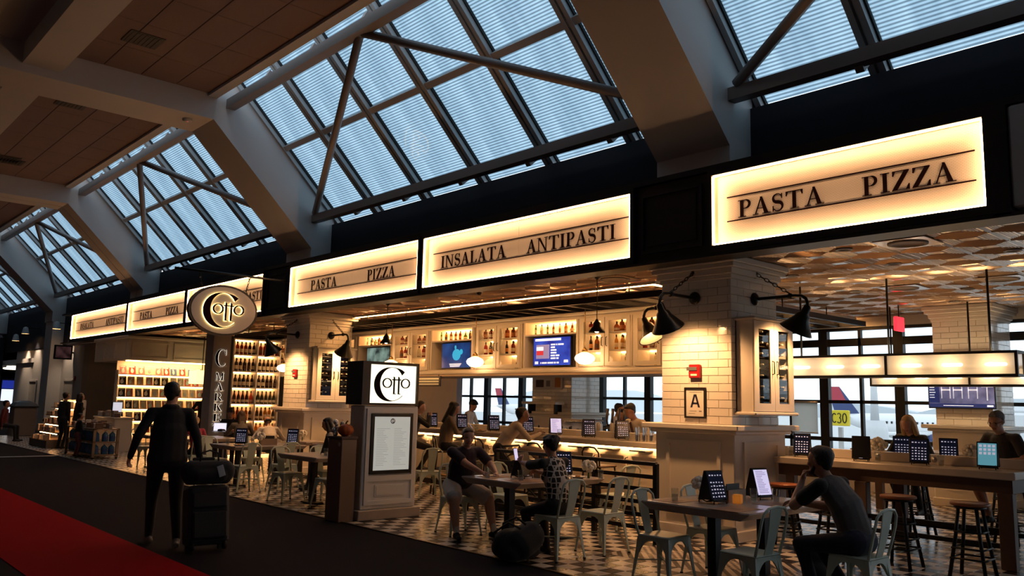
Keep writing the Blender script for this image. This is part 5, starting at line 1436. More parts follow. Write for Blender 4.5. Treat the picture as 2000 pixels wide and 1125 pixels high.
def person(label, loc, deg, skin='light', hair=('short', 'black'), shirt=None, pants=None, shoe=None, H=1.72, fat=1.0,
           pelvis=None, lean=4, curl=0, head=(0, 0), hands=None, feet=None, knees=((1, .15, .2), (1, -.15, .2)), elbows=((-.4, .8, -.7), (-.4, -.8, -.7)),
           sleeve='long', leg='long', voxel=.014, extra=None, handdir=(None, None), palm=(None, None), curlf=(35, 35), yoke=None, coat=None, female=False, parts=True):
    """hands/feet are local targets ((left),(right)) at real size; +X is where the body faces, +Y its left"""
    S = H/1.75
    pelvis = pelvis or .93*S
    p = thing('person', label, 'person', loc, R_(deg))
    M = {'skin': SKIN[skin], 'shirt': shirt, 'pants': pants or cloth('dark_trousers', (.012, .012, .016)), 'shoe': shoe or mat('black_shoe_leather', (.012, .010, .010), .5), 'lips': mat_lips, 'eye': mat_eye, 'yoke': yoke or shirt, 'sock': mat('white_sock', (.6, .55, .5), .8)}
    P = []
    add = lambda *a, **k: P.append(Prim(*a, **k))
    Y = V(0, 1, 0)
    pv = V(0, 0, pelvis)
    a1 = R_(lean); a2 = R_(lean + curl)
    up1 = V(math.sin(a1), 0, math.cos(a1)); up2 = V(math.sin(a2), 0, math.cos(a2))
    chest = pv + up1*.27*S; ub = chest + up2*.17*S; nk = chest + up2*.25*S
    f = fat
    fw1 = V(math.cos(a1), 0, -math.sin(a1))
    # trunk
    add(pv + Y*.07*f*S - V(0, 0, .01), pv - Y*.07*f*S - V(0, 0, .01), .108*f*S, .108*f*S, 'pants')
    add(pv + up1*.06*S, chest, .112*f*S, .118*f*S, 'shirt', side=Y, fac=1.28)
    if f > 1.15: add(pv + up1*.12*S + fw1*.05, chest + fw1*.05, .12*f*S, .11*f*S, 'shirt', side=Y, fac=1.15)
    add(chest, ub, .118*f**.7*S, .105*f**.5*S, 'shirt', side=Y, fac=1.42)
    if female:
        for s in (-1, 1): add(chest + up2*.04*S + fw1*.075*S + Y*s*.075*S, chest + up2*.05*S + fw1*.085*S + Y*s*.075*S, .066*f*S, .062*f*S, 'shirt')
    sh = [ub + up2*.035*S + Y*s*.178*f**.5*S for s in (1, -1)]
    add(sh[0], sh[1], .058*f**.5*S, .058*f**.5*S, 'yoke')
    add(ub + up2*.03*S, nk, .075*S, .056*S, 'yoke')
    # head
    yaw, pit = R_(head[0]), R_(head[1])
    hf = V(math.cos(yaw)*math.cos(pit), math.sin(yaw)*math.cos(pit), -math.sin(pit)); hl = V(-math.sin(yaw), math.cos(yaw), 0); hu = hf.cross(hl)*1.0
    if hu.z < 0: hu = -hu
    hc = nk + up2*.06*S + hu*.105*S + hf*.022*S
    h_ = lambda x, y, z: hc + hf*x*S + hl*y*S + hu*z*S
    add(nk - up2*.03*S, h_(-.012, 0, -.07), .055*S, .054*S, 'skin')
    add(h_(-.022, 0, .028), h_(.012, 0, .030), .086*S, .082*S, 'skin', side=hl, fac=.92)
    add(h_(.030, 0, -.005), h_(.048, 0, -.078), .060*S, .036*S, 'skin', side=hl, fac=.98)
    add(h_(.01, 0, -.03), h_(.02, 0, -.07), .062*S, .050*S, 'skin')
    add(h_(.088, 0, .018), h_(.104, 0, -.022), .010*S, .015*S, 'skin')                      # nose
    for s in (1, -1):
        add(h_(.076, s*.030, -.012), h_(.072, s*.034, -.02), .021*S, .022*S, 'skin')           # cheek
        add(h_(.084, s*.016, .036), h_(.070, s*.052, .034), .010*S, .009*S, 'skin')            # brow
        add(h_(-.002, s*.076, .015), h_(-.008, s*.079, -.022), .015*S, .010*S, 'skin')         # ear
    add(h_(.083, .018, -.056), h_(.083, -.018, -.056), .0095*S, .0095*S, 'lips')
    # arms
    hands = hands or ((.05, .24, pelvis - .1), (.05, -.24, pelvis - .1))
    for i, s in enumerate((1, -1)):
        tgt = Vector(hands[i]); el, wr = ik(sh[i], tgt, .285*S, .255*S, elbows[i])
        g = f**.6
        add(sh[i], el, .056*g*S, .046*g*S, 'yoke' if sleeve != 'none' else 'skin')
        if sleeve == 'short':
            P[-1] = Prim(sh[i], sh[i] + (el - sh[i])*.62, .062*g*S, .062*g*S, 'yoke')
            add(sh[i] + (el - sh[i])*.5, el, .046*g*S, .042*g*S, 'skin')
        elif sleeve == 'elbow': P[-1] = Prim(sh[i], el, .060*g*S, .058*g*S, 'yoke')
        fm = 'yoke' if sleeve == 'long' else 'skin'
        add(el, wr, .044*g*S, (.034 if sleeve == 'long' else .026)*S, fm)
        d = (wr - el).normalized()
        hd = Vector(handdir[i]).normalized() if handdir[i] is not None else d
        pn = Vector(palm[i]) if palm[i] is not None else V(0, -s*.6, -.8)
        pn = pn - hd*pn.dot(hd)
        pn = pn.normalized() if pn.length > .05 else V(1, 0, 0)
        w = hd.cross(pn).normalized()
        add(wr, wr + hd*.02*S, .024*S, .026*S, 'skin')
        pc = wr + hd*.028*S
        add(pc + w*.018*S, pc + hd*.045*S + w*.020*S, .0165*S, .0145*S, 'skin'); add(pc - w*.018*S, pc + hd*.045*S - w*.020*S, .0165*S, .0145*S, 'skin'); add(pc, pc + hd*.045*S, .017*S, .015*S, 'skin')
        if voxel <= .0115:
            cf = R_(curlf[i])
            for k, (o, ln) in enumerate(((-.031, .064), (-.0105, .074), (.0105, .070), (.031, .054))):
                b0 = pc + hd*.050*S + w*o*S
                d1 = hd*math.cos(cf) + pn*math.sin(cf); d2 = hd*math.cos(cf*2.1) + pn*math.sin(cf*2.1)
                b1 = b0 + d1*ln*.55*S; b2 = b1 + d2*ln*.5*S
                add(b0, b1, .0092*S, .0085*S, 'skin'); add(b1, b2, .0085*S, .0070*S, 'skin')
            tb = pc + hd*.008*S + w*(-.028*s)*S
            t1 = tb + (hd*.55 - w*s*.75 + pn*.35).normalized()*.034*S; t2 = t1 + (hd*.85 - w*s*.2 + pn*.5).normalized()*.028*S
            add(tb, t1, .0125*S, .0105*S, 'skin'); add(t1, t2, .0100*S, .0080*S, 'skin')
        else:
            add(pc + hd*.05*S, pc + hd*.09*S + pn*.03*S, .020*S, .014*S, 'skin', side=w, fac=1.7)
            add(pc - w*s*.028*S, pc - w*s*.04*S + hd*.035*S, .012*S, .009*S, 'skin')
    # legs
    feet = feet or ((.0, .10, 0), (.0, -.10, 0))
    for i, s in enumerate((1, -1)):
        hp = pv + Y*s*.088*f*S - V(0, 0, .02)
        an = Vector(feet[i]) + V(0, 0, .085*S)
        kn, an = ik(hp, an, .425*S, .415*S, knees[i])
        if leg == 'long':
            add(hp, kn, .088*f*S, .060*f**.6*S, 'pants'); add(kn, an, .058*f**.6*S, .046*S, 'pants')
        else:
            add(hp, hp + (kn-hp)*.84, .100*f*S, .088*f*S, 'pants'); add(hp + (kn-hp)*.7, kn, .066*f*S, .058*f**.8*S, 'skin')
            cm_ = kn + (an-kn)*.35 - V(.015, 0, 0)
            add(kn, cm_, .055*f**.8*S, .058*f**.8*S, 'skin'); add(cm_, an, .058*f**.8*S, .036*S, 'skin'); add(an + V(0, 0, .06), an + V(0, 0, .0), .040*S, .040*S, 'sock')
        fd = kn - hp; fd.z = 0; fd = fd.normalized() if fd.length > .08 else V(1, 0, 0)
        fd = (fd + V(1, 0, 0)*.6).normalized()
        hz = .040*S
        add(an + V(0, 0, -.02), V(an.x, an.y, an.z - .045*S) + fd*.06, .042*S, .040*S, 'shoe')
        add(V(an.x, an.y, an.z - .048*S) - fd*.045*S, V(an.x, an.y, an.z - .052*S) + fd*.15*S, .038*S, .032*S, 'shoe')
    if coat == 'jacket':
        add(pv + up1*.0, chest, .135*f*S, .130*f*S, 'shirt', side=Y, fac=1.25)
        for t in range(0, 360, 40): add(nk + V(.055*math.cos(R_(t)) - .012, .062*math.sin(R_(t)), .02), nk + V(.055*math.cos(R_(t+40)) - .012, .062*math.sin(R_(t+40)), .02), .034, .034, 'shirt')
    if extra: extra(add, dict(h=h_, nk=nk, chest=chest, pv=pv, up=up2, S=S))
    link(skin_mesh('body', P, M, voxel), 'body', p)
    # eyes
    for s in (1, -1):
        if voxel <= .0115: MB().sphere(tuple(h_(.078, s*.031, .014)), .0105*S, 8, 6).build('eye', mat_eye, p)
    # hair
    hp_ = []; hm = {'hair': HAIR[hair[1]] if isinstance(hair[1], str) else hair[1]}
    ha = lambda A, B, ra, rb, **k: hp_.append(Prim(h_(*A), h_(*B), ra*S, rb*S, 'hair', **k))
    st = hair[0]
    if st in ('short', 'long', 'tail', 'curly', 'shoulder'):
        ha((-.042, 0, .050), (-.008, 0, .062), .088, .077, side=hl, fac=.98)
        ha((-.060, 0, .01), (-.058, 0, -.035), .064, .045, side=hl, fac=1.08)
        for s in (1, -1): ha((-.02, s*.062, .03), (-.03, s*.062, -.01), .030, .022)
        ha((.042, .03, .098), (.042, -.03, .098), .022, .022)
    if st == 'curly':
        for k in range(14):
            a = k*2.4; z = .03 + .07*((k % 5)/5); r = .085*math.sqrt(max(.1, 1-((z-.03)/.1)**2)); ha((-.03 + r*math.cos(a)*.9, r*math.sin(a), z), (-.03 + r*math.cos(a), r*math.sin(a), z+.01), .034, .03)
    if st in ('long', 'shoulder'):
        L = -.30 if st == 'long' else -.20
        for s in (1, -1):
            ha((.0, s*.072, .03), (-.01, s*.085, -.12), .032, .036); ha((-.01, s*.085, -.12), (-.01, s*.09, L), .036, .022)
        for y in (-.05, 0, .05): ha((-.07, y, 0), (-.10, y*1.2, L), .045, .03)
    if st == 'tail':
        ha((-.10, 0, .02), (-.13, .03, -.05), .036, .034); ha((-.13, .03, -.05), (-.12, .05, -.18), .036, .018)
    if st == 'bald':
        for s in (1, -1): ha((-.03, s*.066, .01), (-.06, s*.05, -.03), .026, .026)
        ha((-.085, .03, 0), (-.085, -.03, 0), .034, .034)
    if st == 'hood':
        ha((-.04, 0, .05), (-.01, 0, .05), .10, .09); ha((-.06, 0, 0), (-.07, 0, -.12), .085, .07)
    if hp_: link(skin_mesh('hair', hp_, hm, max(voxel, .012), 2), 'hair', p)
    return p, h_
def glasses(p, h_):
    m_ = MB()
    for s in (1, -1):
        m_.tube([h_(.094 + .002*math.cos(R_(t)), s*.032 + .021*math.cos(R_(t)), .012 + .015*math.sin(R_(t))) for t in range(0, 361, 30)], .0025, 5, cap=False)
        m_.tube([h_(.092, s*.053, .016), h_(.04, s*.078, .018), h_(-.01, s*.083, .018)], .0025, 5)
    m_.tube([h_(.095, .011, .016), h_(.095, -.011, .016)], .0025, 5)
    m_.build('glasses', black_metal, p)
def capp(p, h_, m_, deg=0):
    prs = [Prim(h_(-.025, 0, .062), h_(.005, 0, .062), .094, .088, 'c'), Prim(h_(.05, .035, .060), h_(.05, -.035, .060), .05, .05, 'c'), Prim(h_(.10, .04, .052), h_(.10, -.04, .052), .018, .018, 'c'), Prim(h_(.13, .03, .045), h_(.13, -.03, .045), .012, .012, 'c')]
    link(skin_mesh('cap', prs, {'c': m_}, .012, 2), 'cap', p)
def seat(h=.455, H=1.72): return h + .095
SITF = ((.44, .13, 0), (.44, -.13, 0))
def loc_of(p, w):      # world point -> local of a person placed at p (loc, deg)
    (x, y), deg = p; d = Vector((w[0]-x, w[1]-y)); a = R_(deg)
    return (d.x*math.cos(a) + d.y*math.sin(a), -d.x*math.sin(a) + d.y*math.cos(a), w[2])

# --- the man walking away with his luggage
black_jk = cloth('black_jacket_cloth', (.006, .006, .007))
person('man in a black hooded jacket walking away with wheeled luggage', (-9.55, 3.50, 0), 176, 'light', ('short', 'black'), black_jk, cloth('black_trousers', (.006, .006, .008)),
       mat('grey_trainers', (.16, .14, .13), .7), H=1.80, pelvis=.955, lean=2, head=(-38, 3), hands=((.12, .36, .97), (-.12, -.33, .90)), feet=((.20, .08, 0), (-.24, -.09, .02)), knees=((1, 0, .2), (1, 0, .2)),
       elbows=((-.8, .5, -.2), (-.7, -.6, -.3)), voxel=.010, coat='jacket', curlf=(30, 55), fat=1.2)
# --- the man with his chin on his fist
pp = ((-3.42, 7.02), 180)
tee_lit = cloth('dark_tshirt_lit_torso', (.085, .072, .075)); blk_tee = cloth('black_top_and_shaded_tee', (.008, .007, .008))  # grey torso and black shoulders put the tee's light and shade into colour
p, h_ = person('man in a dark tee resting his chin on his fist', (-3.36, 7.02, 0), 180, 'tan', ('short', 'black'), tee_lit, cloth('dark_blue_jeans', (.012, .015, .035)), H=1.82, fat=1.12, pelvis=.572, lean=20, curl=18, head=(0, 4),
       hands=((.47, .04, 1.03), (.66, -.22, .80)), handdir=((-.25, -.15, .95), (1, .2, 0)), palm=((-.9, -.2, -.2), (0, .2, -1)), feet=((.30, .16, 0), (.16, -.14, 0)), elbows=((.5, .5, -1.0), (.2, -.5, -.9)), sleeve='short', voxel=.009, yoke=blk_tee, curlf=(75, 25))
blob('beard', [Prim(h_(.072, .0, -.085), h_(.05, 0, -.10), .026, .028, 'b'), Prim(h_(.03, .055, -.05), h_(.06, .03, -.09), .020, .022, 'b'), Prim(h_(.03, -.055, -.05), h_(.06, -.03, -.09), .020, .022, 'b')], {'b': HAIR['black']}, .010, p)
# --- the woman in pale shorts
pp = ((-8.38, 6.76), -12)
person('woman in a dark plum tee and pale shorts at the stone table', (-8.41, 6.76, 0), -12, 'light', ('tail', 'brown'), cloth('dark_plum_tshirt', (.030, .014, .022)), cloth('pale_shorts', (.50, .45, .42)), mat('black_canvas_shoe', (.015, .014, .016), .8),
       H=1.64, fat=1.30, pelvis=.605, lean=17, curl=8, head=(-14, 12), hands=(loc_of(pp, (-7.78, 6.86, .782)), loc_of(pp, (-7.80, 6.68, .782))), elbows=((-.2, .9, -.6), (-.2, -.9, -.6)), feet=((.46, .26, 0), (.40, -.22, 0)), knees=((1, .5, .6), (1, -.45, .6)),
       sleeve='short', leg='shorts', voxel=.009, female=True, palm=((0, -.5, -.8), (0, .5, -.8)))
# --- the person in the patterned top
def net_mat():
    mt = bpy.data.materials.new('black_and_white_net_print'); mt.use_nodes = True; nt = mt.node_tree; b = nt.nodes['Principled BSDF']; b.inputs['Roughness'].default_value = .85
    tc = nt.nodes.new('ShaderNodeTexCoord'); v = nt.nodes.new('ShaderNodeTexVoronoi'); v.feature = 'DISTANCE_TO_EDGE'; v.inputs['Scale'].default_value = 17; v.inputs['Randomness'].default_value = .35
    cr = nt.nodes.new('ShaderNodeValToRGB'); cr.color_ramp.interpolation = 'CONSTANT'; cr.color_ramp.elements[0].color = (.55, .48, .42, 1); cr.color_ramp.elements[1].position = .10; cr.color_ramp.elements[1].color = (.012, .008, .008, 1)
    nt.links.new(tc.outputs['Object'], v.inputs['Vector']); nt.links.new(v.outputs['Distance'], cr.inputs['Fac']); nt.links.new(cr.outputs['Color'], b.inputs['Base Color']); return mt
pp = ((-6.50, 6.62), 180)
p, h_ = person('person with glasses and a black and white net-print top raising a phone', (-6.50, 6.62, 0), 180, 'tan', ('curly', 'black'), net_mat(), cloth('black_leggings', (.010, .008, .010)), H=1.64, fat=1.08, pelvis=.565, lean=8, curl=8, head=(-4, 6),
       hands=(loc_of(pp, (-7.10, 6.60, .97)), loc_of(pp, (-7.02, 6.82, .86))), elbows=((.1, .5, -.9), (.1, -.5, -.9)), feet=((.26, .12, 0), (.30, -.12, 0)), sleeve='elbow', voxel=.009, yoke=blk_tee, female=True, palm=((.2, -1, 0), (0, .6, -.6)), handdir=((.7, 0, .7), None), curlf=(55, 40))
glasses(p, h_)
ph = thing('phone', 'slim phone held up by the person in the net-print top', 'phone', (-7.17, 6.585, 1.055)); ph.rotation_euler = (0, R_(-12), R_(10))
MB().bbox(-.005, .005, -.036, .036, -.07, .075, .004).build('casing', mat('grey_phone', (.35, .32, .3), .3, metal=.4), ph); MB().box(.005, .0057, -.032, .032, -.062, .067).build('screen', mat_scrw, ph)
# --- bar guests
w = wall_at(868, 880, 9.35)
person('woman with long dark hair in a taupe cardigan reading her phone at the bar', (w.x, 9.36, 0), 58, 'tan', ('long', 'black'), cloth('taupe_cardigan', (.17, .125, .085)), None, H=1.66, pelvis=.885, lean=6, curl=6, head=(0, 22), fat=1.05,
       hands=((.34, .10, 1.13), (.36, -.08, 1.10)), feet=((.20, .12, .30), (.20, -.12, .30)), female=True, coat='jacket', palm=((0, -.9, .3), (0, .9, .3)))
bs0.location = (w.x, 9.36, 0)
ph = thing('phone', 'white phone in the hands of the woman at the bar', 'phone', (w.x + .28, 9.36 + .36, 1.22)); ph.rotation_euler = (R_(35), 0, R_(-35))
MB().bbox(-.036, .036, -.005, .005, -.07, .07, .004).build('casing', mat('white_phone', (.6, .58, .55), .3), ph); MB().box(-.032, .032, -.0057, -.005, -.062, .062).build('screen', mat_scrw, ph)
w = wall_at(975, 890, 9.42)
person('man in a white dress shirt leaning onto the bar', (w.x, 9.42, 0), 52, 'brown', ('short', 'black'), cloth('white_dress_shirt', (.62, .52, .42)), None, H=1.78, pelvis=.88, lean=34, curl=10, head=(0, -4), fat=1.08, hands=((.66, .22, 1.145), (.66, -.16, 1.145)), feet=((.05, .14, 0), (.10, -.14, 0)), palm=((0, 0, -1), (0, 0, -1)))
w = wall_at(806, 870, 9.6)
person('man with both hands raised to his mouth at the bar behind the menu stand', (w.x, 9.55, 0), 52, 'light', ('short', 'brown'), cloth('charcoal_jumper', (.02, .018, .018)), None, pelvis=.86, lean=10, curl=6, head=(0, 8), hands=((.36, .06, 1.36), (.36, -.06, 1.34)), feet=((.2, .12, .3), (.2, -.12, .3)))
white_coat = cloth('white_work_shirt', (.66, .60, .56))
w = wall_at(905, 800, 12.35)
p, h_ = person('kitchen worker in a white coat and black cap bending behind the bar', (w.x, 12.35, 0), 30, 'tan', ('short', 'black'), white_coat, None, H=1.74, fat=1.18, lean=18, curl=8, head=(-25, 8), hands=((.45, .2, 1.0), (.45, -.2, 1.0)))
capp(p, h_, mat('black_cap_cloth', (.01, .01, .01), .8))
w = wall_at(1252, 800, 10.98)
p, h_ = person('bartender in a white shirt and dark tie looking down behind the bar', (w.x, 11.02, 0), -100, 'tan', ('short', 'black'), cloth('bartender_white_shirt', (.68, .58, .46)), None, H=1.74, fat=1.05, lean=16, curl=8, head=(0, 30), hands=((.34, .28, 1.02), (.34, -.26, 1.02)), parts=True)
S_ = 1.74/1.75
MB().prism([(-.02, 0), (.02, 0), (.035, -.30), (0, -.35), (-.035, -.30)], 0, .012, 'y').build('tie', cloth('dark_red_tie', (.05, .012, .014)), p, (.275, 0, 1.37), (R_(0), R_(-22), R_(90)))
w = wall_at(1221, 815, 12.5); person('woman with dark hair working behind the bartender', (w.x, 12.5, 0), -95, 'tan', ('shoulder', 'black'), cloth('dark_work_shirt', (.03, .025, .03)), None, H=1.58, lean=6, head=(10, 12), female=True)
w = wall_at(1197, 800, 12.9); person('worker in a pale shirt turned sideways beside the beer taps', (w.x, 12.9, 0), 20, 'tan', ('short', 'black'), white_coat, None, H=1.70, lean=10, head=(0, 14))
# --- guests at the left tables
w = wall_at(652, 880, 8.0)
person('woman with long dark hair sitting behind the candle', (w.x, 8.02, 0), -118, 'tan', ('long', 'black'), cloth('pale_grey_top', (.32, .28, .26)), None, H=1.64, pelvis=.55, lean=12, head=(-8, 16), hands=((.34, .14, .80), (.34, -.14, .80)), feet=SITF, female=True, palm=((0, -.4, -.8), (0, .4, -.8)))
w = wall_at(531, 845, 8.5)
person('man in a white shirt with thinning hair bending over his table', (w.x, 8.5, 0), 170, 'tan', ('bald', 'black'), cloth('white_shirt_left', (.60, .52, .44)), None, pelvis=.55, lean=26, curl=14, head=(0, 34), hands=((.42, .18, .80), (.42, -.18, .80)), feet=SITF)
w = wall_at(470, 860, 8.25)
person('person in a grey hooded top with long dark hair at the laptop', (w.x, 8.25, 0), 160, 'tan', ('long', 'brown'), cloth('grey_hooded_top', (.10, .085, .075)), None, pelvis=.55, lean=12, curl=8, head=(10, 10), hands=((.42, .18, .82), (.42, -.14, .82)), feet=SITF, coat='jacket')
w = wall_at(437, 845, 8.95)
p, h_ = person('man in a flat cap facing the laptop', (w.x, 9.1, 0), -30, 'tan', ('short', 'brown'), cloth('dark_brown_coat', (.022, .015, .012)), None, pelvis=.55, lean=6, head=(-10, 4), hands=((.34, .14, .80), (.34, -.14, .80)), feet=SITF)
capp(p, h_, cloth('brown_flat_cap', (.05, .035, .028)))
person('girl with fair hair in a pink top at the table', (-16.92, 6.75, 0), 178, 'light', ('tail', 'blonde'), cloth('pink_top', (.35, .035, .07)), cloth('dark_skirt', (.02, .015, .03)), H=1.42, fat=.95, pelvis=.56, lean=10, head=(0, 10), hands=((.34, .14, .78), (.34, -.14, .78)), feet=((.34, .1, .05), (.34, -.1, .05)), female=True, sleeve='short')
w = wall_at(396, 800, 10.4)
person('dark-clothed shopper standing by the market shelves', (w.x, 10.4, 0), 150, 'tan', ('short', 'black'), cloth('black_coat', (.01, .009, .010)), None, H=1.76, hands=((.22, .16, 1.2), (.05, -.26, .85)))
w = wall_at(152, 800, 7.25)
person('woman in black standing at the pastry rack', (w.x, 7.25, 0), 95, 'tan', ('shoulder', 'black'), cloth('black_dress', (.008, .007, .008)), None, H=1.64, female=True, fat=1.1, voxel=.018)
w = wall_at(124, 800, 6.85)
person('shopper in black with a round backpack at the pastry rack', (w.x, 6.85, 0), 110, 'tan', ('short', 'black'), cloth('black_top', (.008, .008, .009)), None, H=1.66, fat=1.1, voxel=.018)
g_ = ground(118, 893)
person('child in a dark top and pink trousers beside the water rack', (g_.x, 6.35, 0), 90, 'tan', ('short', 'black'), cloth('dark_child_top', (.012, .01, .012)), cloth('dusty_pink_trousers', (.22, .07, .08)), H=1.12, pelvis=.6, voxel=.016, hands=((.1, .2, .5), (.1, -.2, .5)))
g_ = ground(2, 862)
person('seated traveller in dark red beside the trash bin', (g_.x, g_.y, 0), 60, 'tan', ('short', 'black'), cloth('dark_red_coat', (.10, .01, .012)), None, H=1.7, pelvis=.55, feet=SITF, voxel=.02)
# --- guests at the high counter
w = wall_at(1787, 850, 11.75)
person('woman with long fair hair in black looking down at the high counter', (w.x, 11.75, 0), -92, 'light', ('long', 'blonde'), cloth('black_blouse', (.010, .009, .010)), None, H=1.66, pelvis=.862, lean=12, curl=6, head=(0, 24), hands=((.36, .14, 1.08), (.36, -.14, 1.08)), feet=((.2, .12, .3), (.2, -.12, .3)), female=True)
w = wall_at(1972, 860, 11.72)
p, h_ = person('man with glasses and cropped grey hair in a dark tee at the high counter', (w.x, 11.72, 0), -112, 'light', ('short', 'grey'), cloth('dark_grey_tee', (.03, .028, .03)), cloth('dark_shorts', (.02, .02, .025)), H=1.80, fat=1.12, pelvis=.88, lean=12, curl=8, head=(12, 20), hands=((.36, .18, 1.08), (.36, -.18, 1.08)), feet=((.25, .14, .3), (.25, -.14, .3)), sleeve='short', leg='shorts', voxel=.011)
glasses(p, h_)
# ================================================================== MARKET CORNER
def x_at(px, py, X):
    r = px_ray(px, py); t = X / r.x
    return Vector((X, r.y*t, CAM_H + r.z*t))
MB().box(-70, -36, FY, 20, -.12, 0).build('floor_left', mat_carpet, kind='structure')
# ---- cabinet block over the magazine shelves
ub = thing('market_cabinet', 'cream panelled cabinet block over the magazine shelves', 'cabinet', (-28.0, 8.75, 2.72))
MB().box(-3.5, 0, 0, 2.75, 0, .70).build('body', cream_paint, ub)
MB().bbox(-3.56, .06, -.06, 2.8, .70, .80, .02).build('crown_moulding', cream_paint, ub)
for k in range(2):
    y0 = .12 + k*1.33
    m_ = MB().box(0, .025, y0, y0+.05, .08, .62).box(0, .025, y0+1.12, y0+1.17, .08, .62).box(0, .025, y0+.05, y0+1.12, .08, .13).box(0, .025, y0+.05, y0+1.12, .57, .62)
    m_.build('panel_moulding', cream_paint, ub)
for k in range(3):
    x0 = -.10 - (k+1)*1.1
    m_ = MB().box(x0, x0+.05, -.025, 0, .08, .62).box(x0+.95, x0+1.0, -.025, 0, .08, .62).box(x0+.05, x0+.95, -.025, 0, .08, .13).box(x0+.05, x0+.95, -.025, 0, .57, .62)
    m_.build('panel_moulding', cream_paint, ub)
MB().box(-.30, -.06, .05, 2.7, -.03, 0).build('under_light', mat_shelfled, ub)
# ---- magazine shelves
mag = thing('magazine_shelf', 'cream lit shelving full of magazines facing the tables', 'shelf', (-28.25, 8.6, 0))
ML = 2.85
MB().box(-.25, -.22, 0, ML, .1, 2.70).build('back_board', mat('shelf_back_board', (.85, .78, .66), .6), mag)
MB().box(-.25, 0, 0, ML, 0, .10).build('plinth', cream_paint, mag)
shz = [.42, .80, 1.18, 1.56, 1.94, 2.28]
for z in shz:
    MB().box(-.22, .06, -.05, ML, z-.025, z).build('shelf_board', cream_paint, mag)
    MB().box(-.20, -.17, .02, ML-.02, z-.045, z-.026).build('shelf_led', mat_shelfled, mag)
MB().box(-.22, .03, -.03, 0, .1, 2.4).build('end_board', cream_paint, mag)
covers = [('white', (.72, .66, .58)), ('black', (.03, .025, .03)), ('red', (.42, .05, .05)), ('cream', (.62, .50, .36)), ('tan', (.40, .26, .16)), ('blue', (.06, .12, .28)), ('grey', (.28, .26, .25)), ('pink', (.5, .2, .22))]
def cover_mat(nm_, c):
    key = 'magazine_cover_' + nm_
    if key in MATS: return MATS[key]
    mt = mat(key, c, .35, var=.45, vscale=9); return mt
mg = MB().box(-.004, .004, -.105, .105, 0, .28).mesh('magazine_cover')
mgs = {}
for nm_, c in covers:
    me = MB().box(-.004, .004, -.105, .105, 0, .27).mesh('pages'); me.materials.append(mat('magazine_paper', (.7, .66, .6), .6))
    cv_ = MB().box(.004, .0055, -.105, .105, 0, .27).mesh('cover'); cv_.materials.append(cover_mat(nm_, c))
    ti = MB().box(.0055, .0062, -.095, .06 + .03*random.random(), .225, .255).sphere((.0055, random.uniform(-.04, .04), .10), .06, 10, 6, (.02, random.uniform(.5, 1.1), 1.2)).sphere((.0055, random.uniform(-.02, .02), .18), .025, 8, 6, (.03, 1, 1)).mesh('cover_print'); ti.materials.append(mat('cover_print_%s' % nm_, tuple(.75 - .6*q for q in c), .5))
    mgs[nm_] = (me, cv_, ti)
rown = ['bottom', 'second', 'third', 'fourth', 'fifth', 'top']
random.seed(11)
for r, z in enumerate(shz):
    y = 8.6 + .15
    while y < 8.6 + ML - .12:
        nm_, c = covers[random.randrange(len(covers))]
        o = thing('magazine', 'magazine with a %s cover standing on the %s market shelf' % (nm_, rown[r]), 'magazine', (-28.30 + .04, y, z), 0, 'magazines on the market shelves')
        o.rotation_euler = (0, R_(-14), R_(random.uniform(-8, 8)))
        for q, n2 in zip(mgs[nm_], ('pages', 'cover', 'cover_print')): link(q, n2, o)
        y += random.uniform(.225, .30)
# ---- wine wall facing the tables
WX = -22.0
ww = thing('wine_shelf', 'tall lit wine shelving in two columns', 'shelf', (WX, 9.62, 0))
WL = 1.42
zb = [x_at(460, y, WX).z for y in (820, 787.6, 755.6, 723.6, 690.7, 660)]
MB().box(-.40, -.37, 0, WL, 0, zb[-1]).build('back_board', mat('shelf_back_board', (.85, .78, .66), .6), ww)
for y in (0, WL/2-.02, WL-.04): MB().box(-.37, 0, y, y+.04, 0, zb[-1]).build('upright', cream_paint, ww)
MB().box(-.38, .0, -.06, -.005, 0, zb[-1]+.05).build('black_edge', black_wood, ww)
zall = [.10, zb[0]-.44] + zb
for z in zall:
    MB().box(-.37, .01, .0, WL, z-.03, z).build('shelf_board', cream_paint, ww)
    MB().box(-.36, -.33, .05, WL-.05, z-.05, z-.031).build('shelf_led', mat_shelfled, ww)
KW = [[('wine', 'gold', 'cream'), ('wine', 'amber', 'cream')], [('wine', 'gold', 'cream'), ('wine', 'amber', 'orange'), ('wine', 'dark', 'cream')], [('burgundy', 'rose', 'cream'), ('burgundy', 'dark', 'cream')], [('wine', 'dark', 'cream')], [('wine', 'dark', 'cream'), ('wine', 'dark', 'dark')], [('wine', 'dark', 'cream'), ('wine', 'red', 'cream')]]
KR = [[('wine', 'gold', 'cream')], [('wine', 'gold', 'cream'), ('burgundy', 'dark', 'cream')], [('burgundy', 'olive', 'cream')], [('wine', 'dark', 'dark'), ('wine', 'dark', 'cream')], [('wine', 'dark', 'cream')], [('wine', 'red', 'dark')]]
for k, z in enumerate([zall[1]] + zb[:5]):
    rn = ['lowest', 'second', 'third', 'fourth', 'fifth', 'top'][k]
    shelf_row(9.62+.06, 9.62+WL/2-.04, WX-.17, z+.001, 10, KW[k], 'wine wall %s shelf, column by the MARKET letters' % rn, 'bottles on the wine wall', 'y', 1.1, .004)
    shelf_row(9.62+WL/2+.04, 9.62+WL-.06, WX-.17, z+.001, 10, KR[k], 'wine wall %s shelf, column by the pillar' % rn, 'bottles on the wine wall', 'y', 1.1, .004)
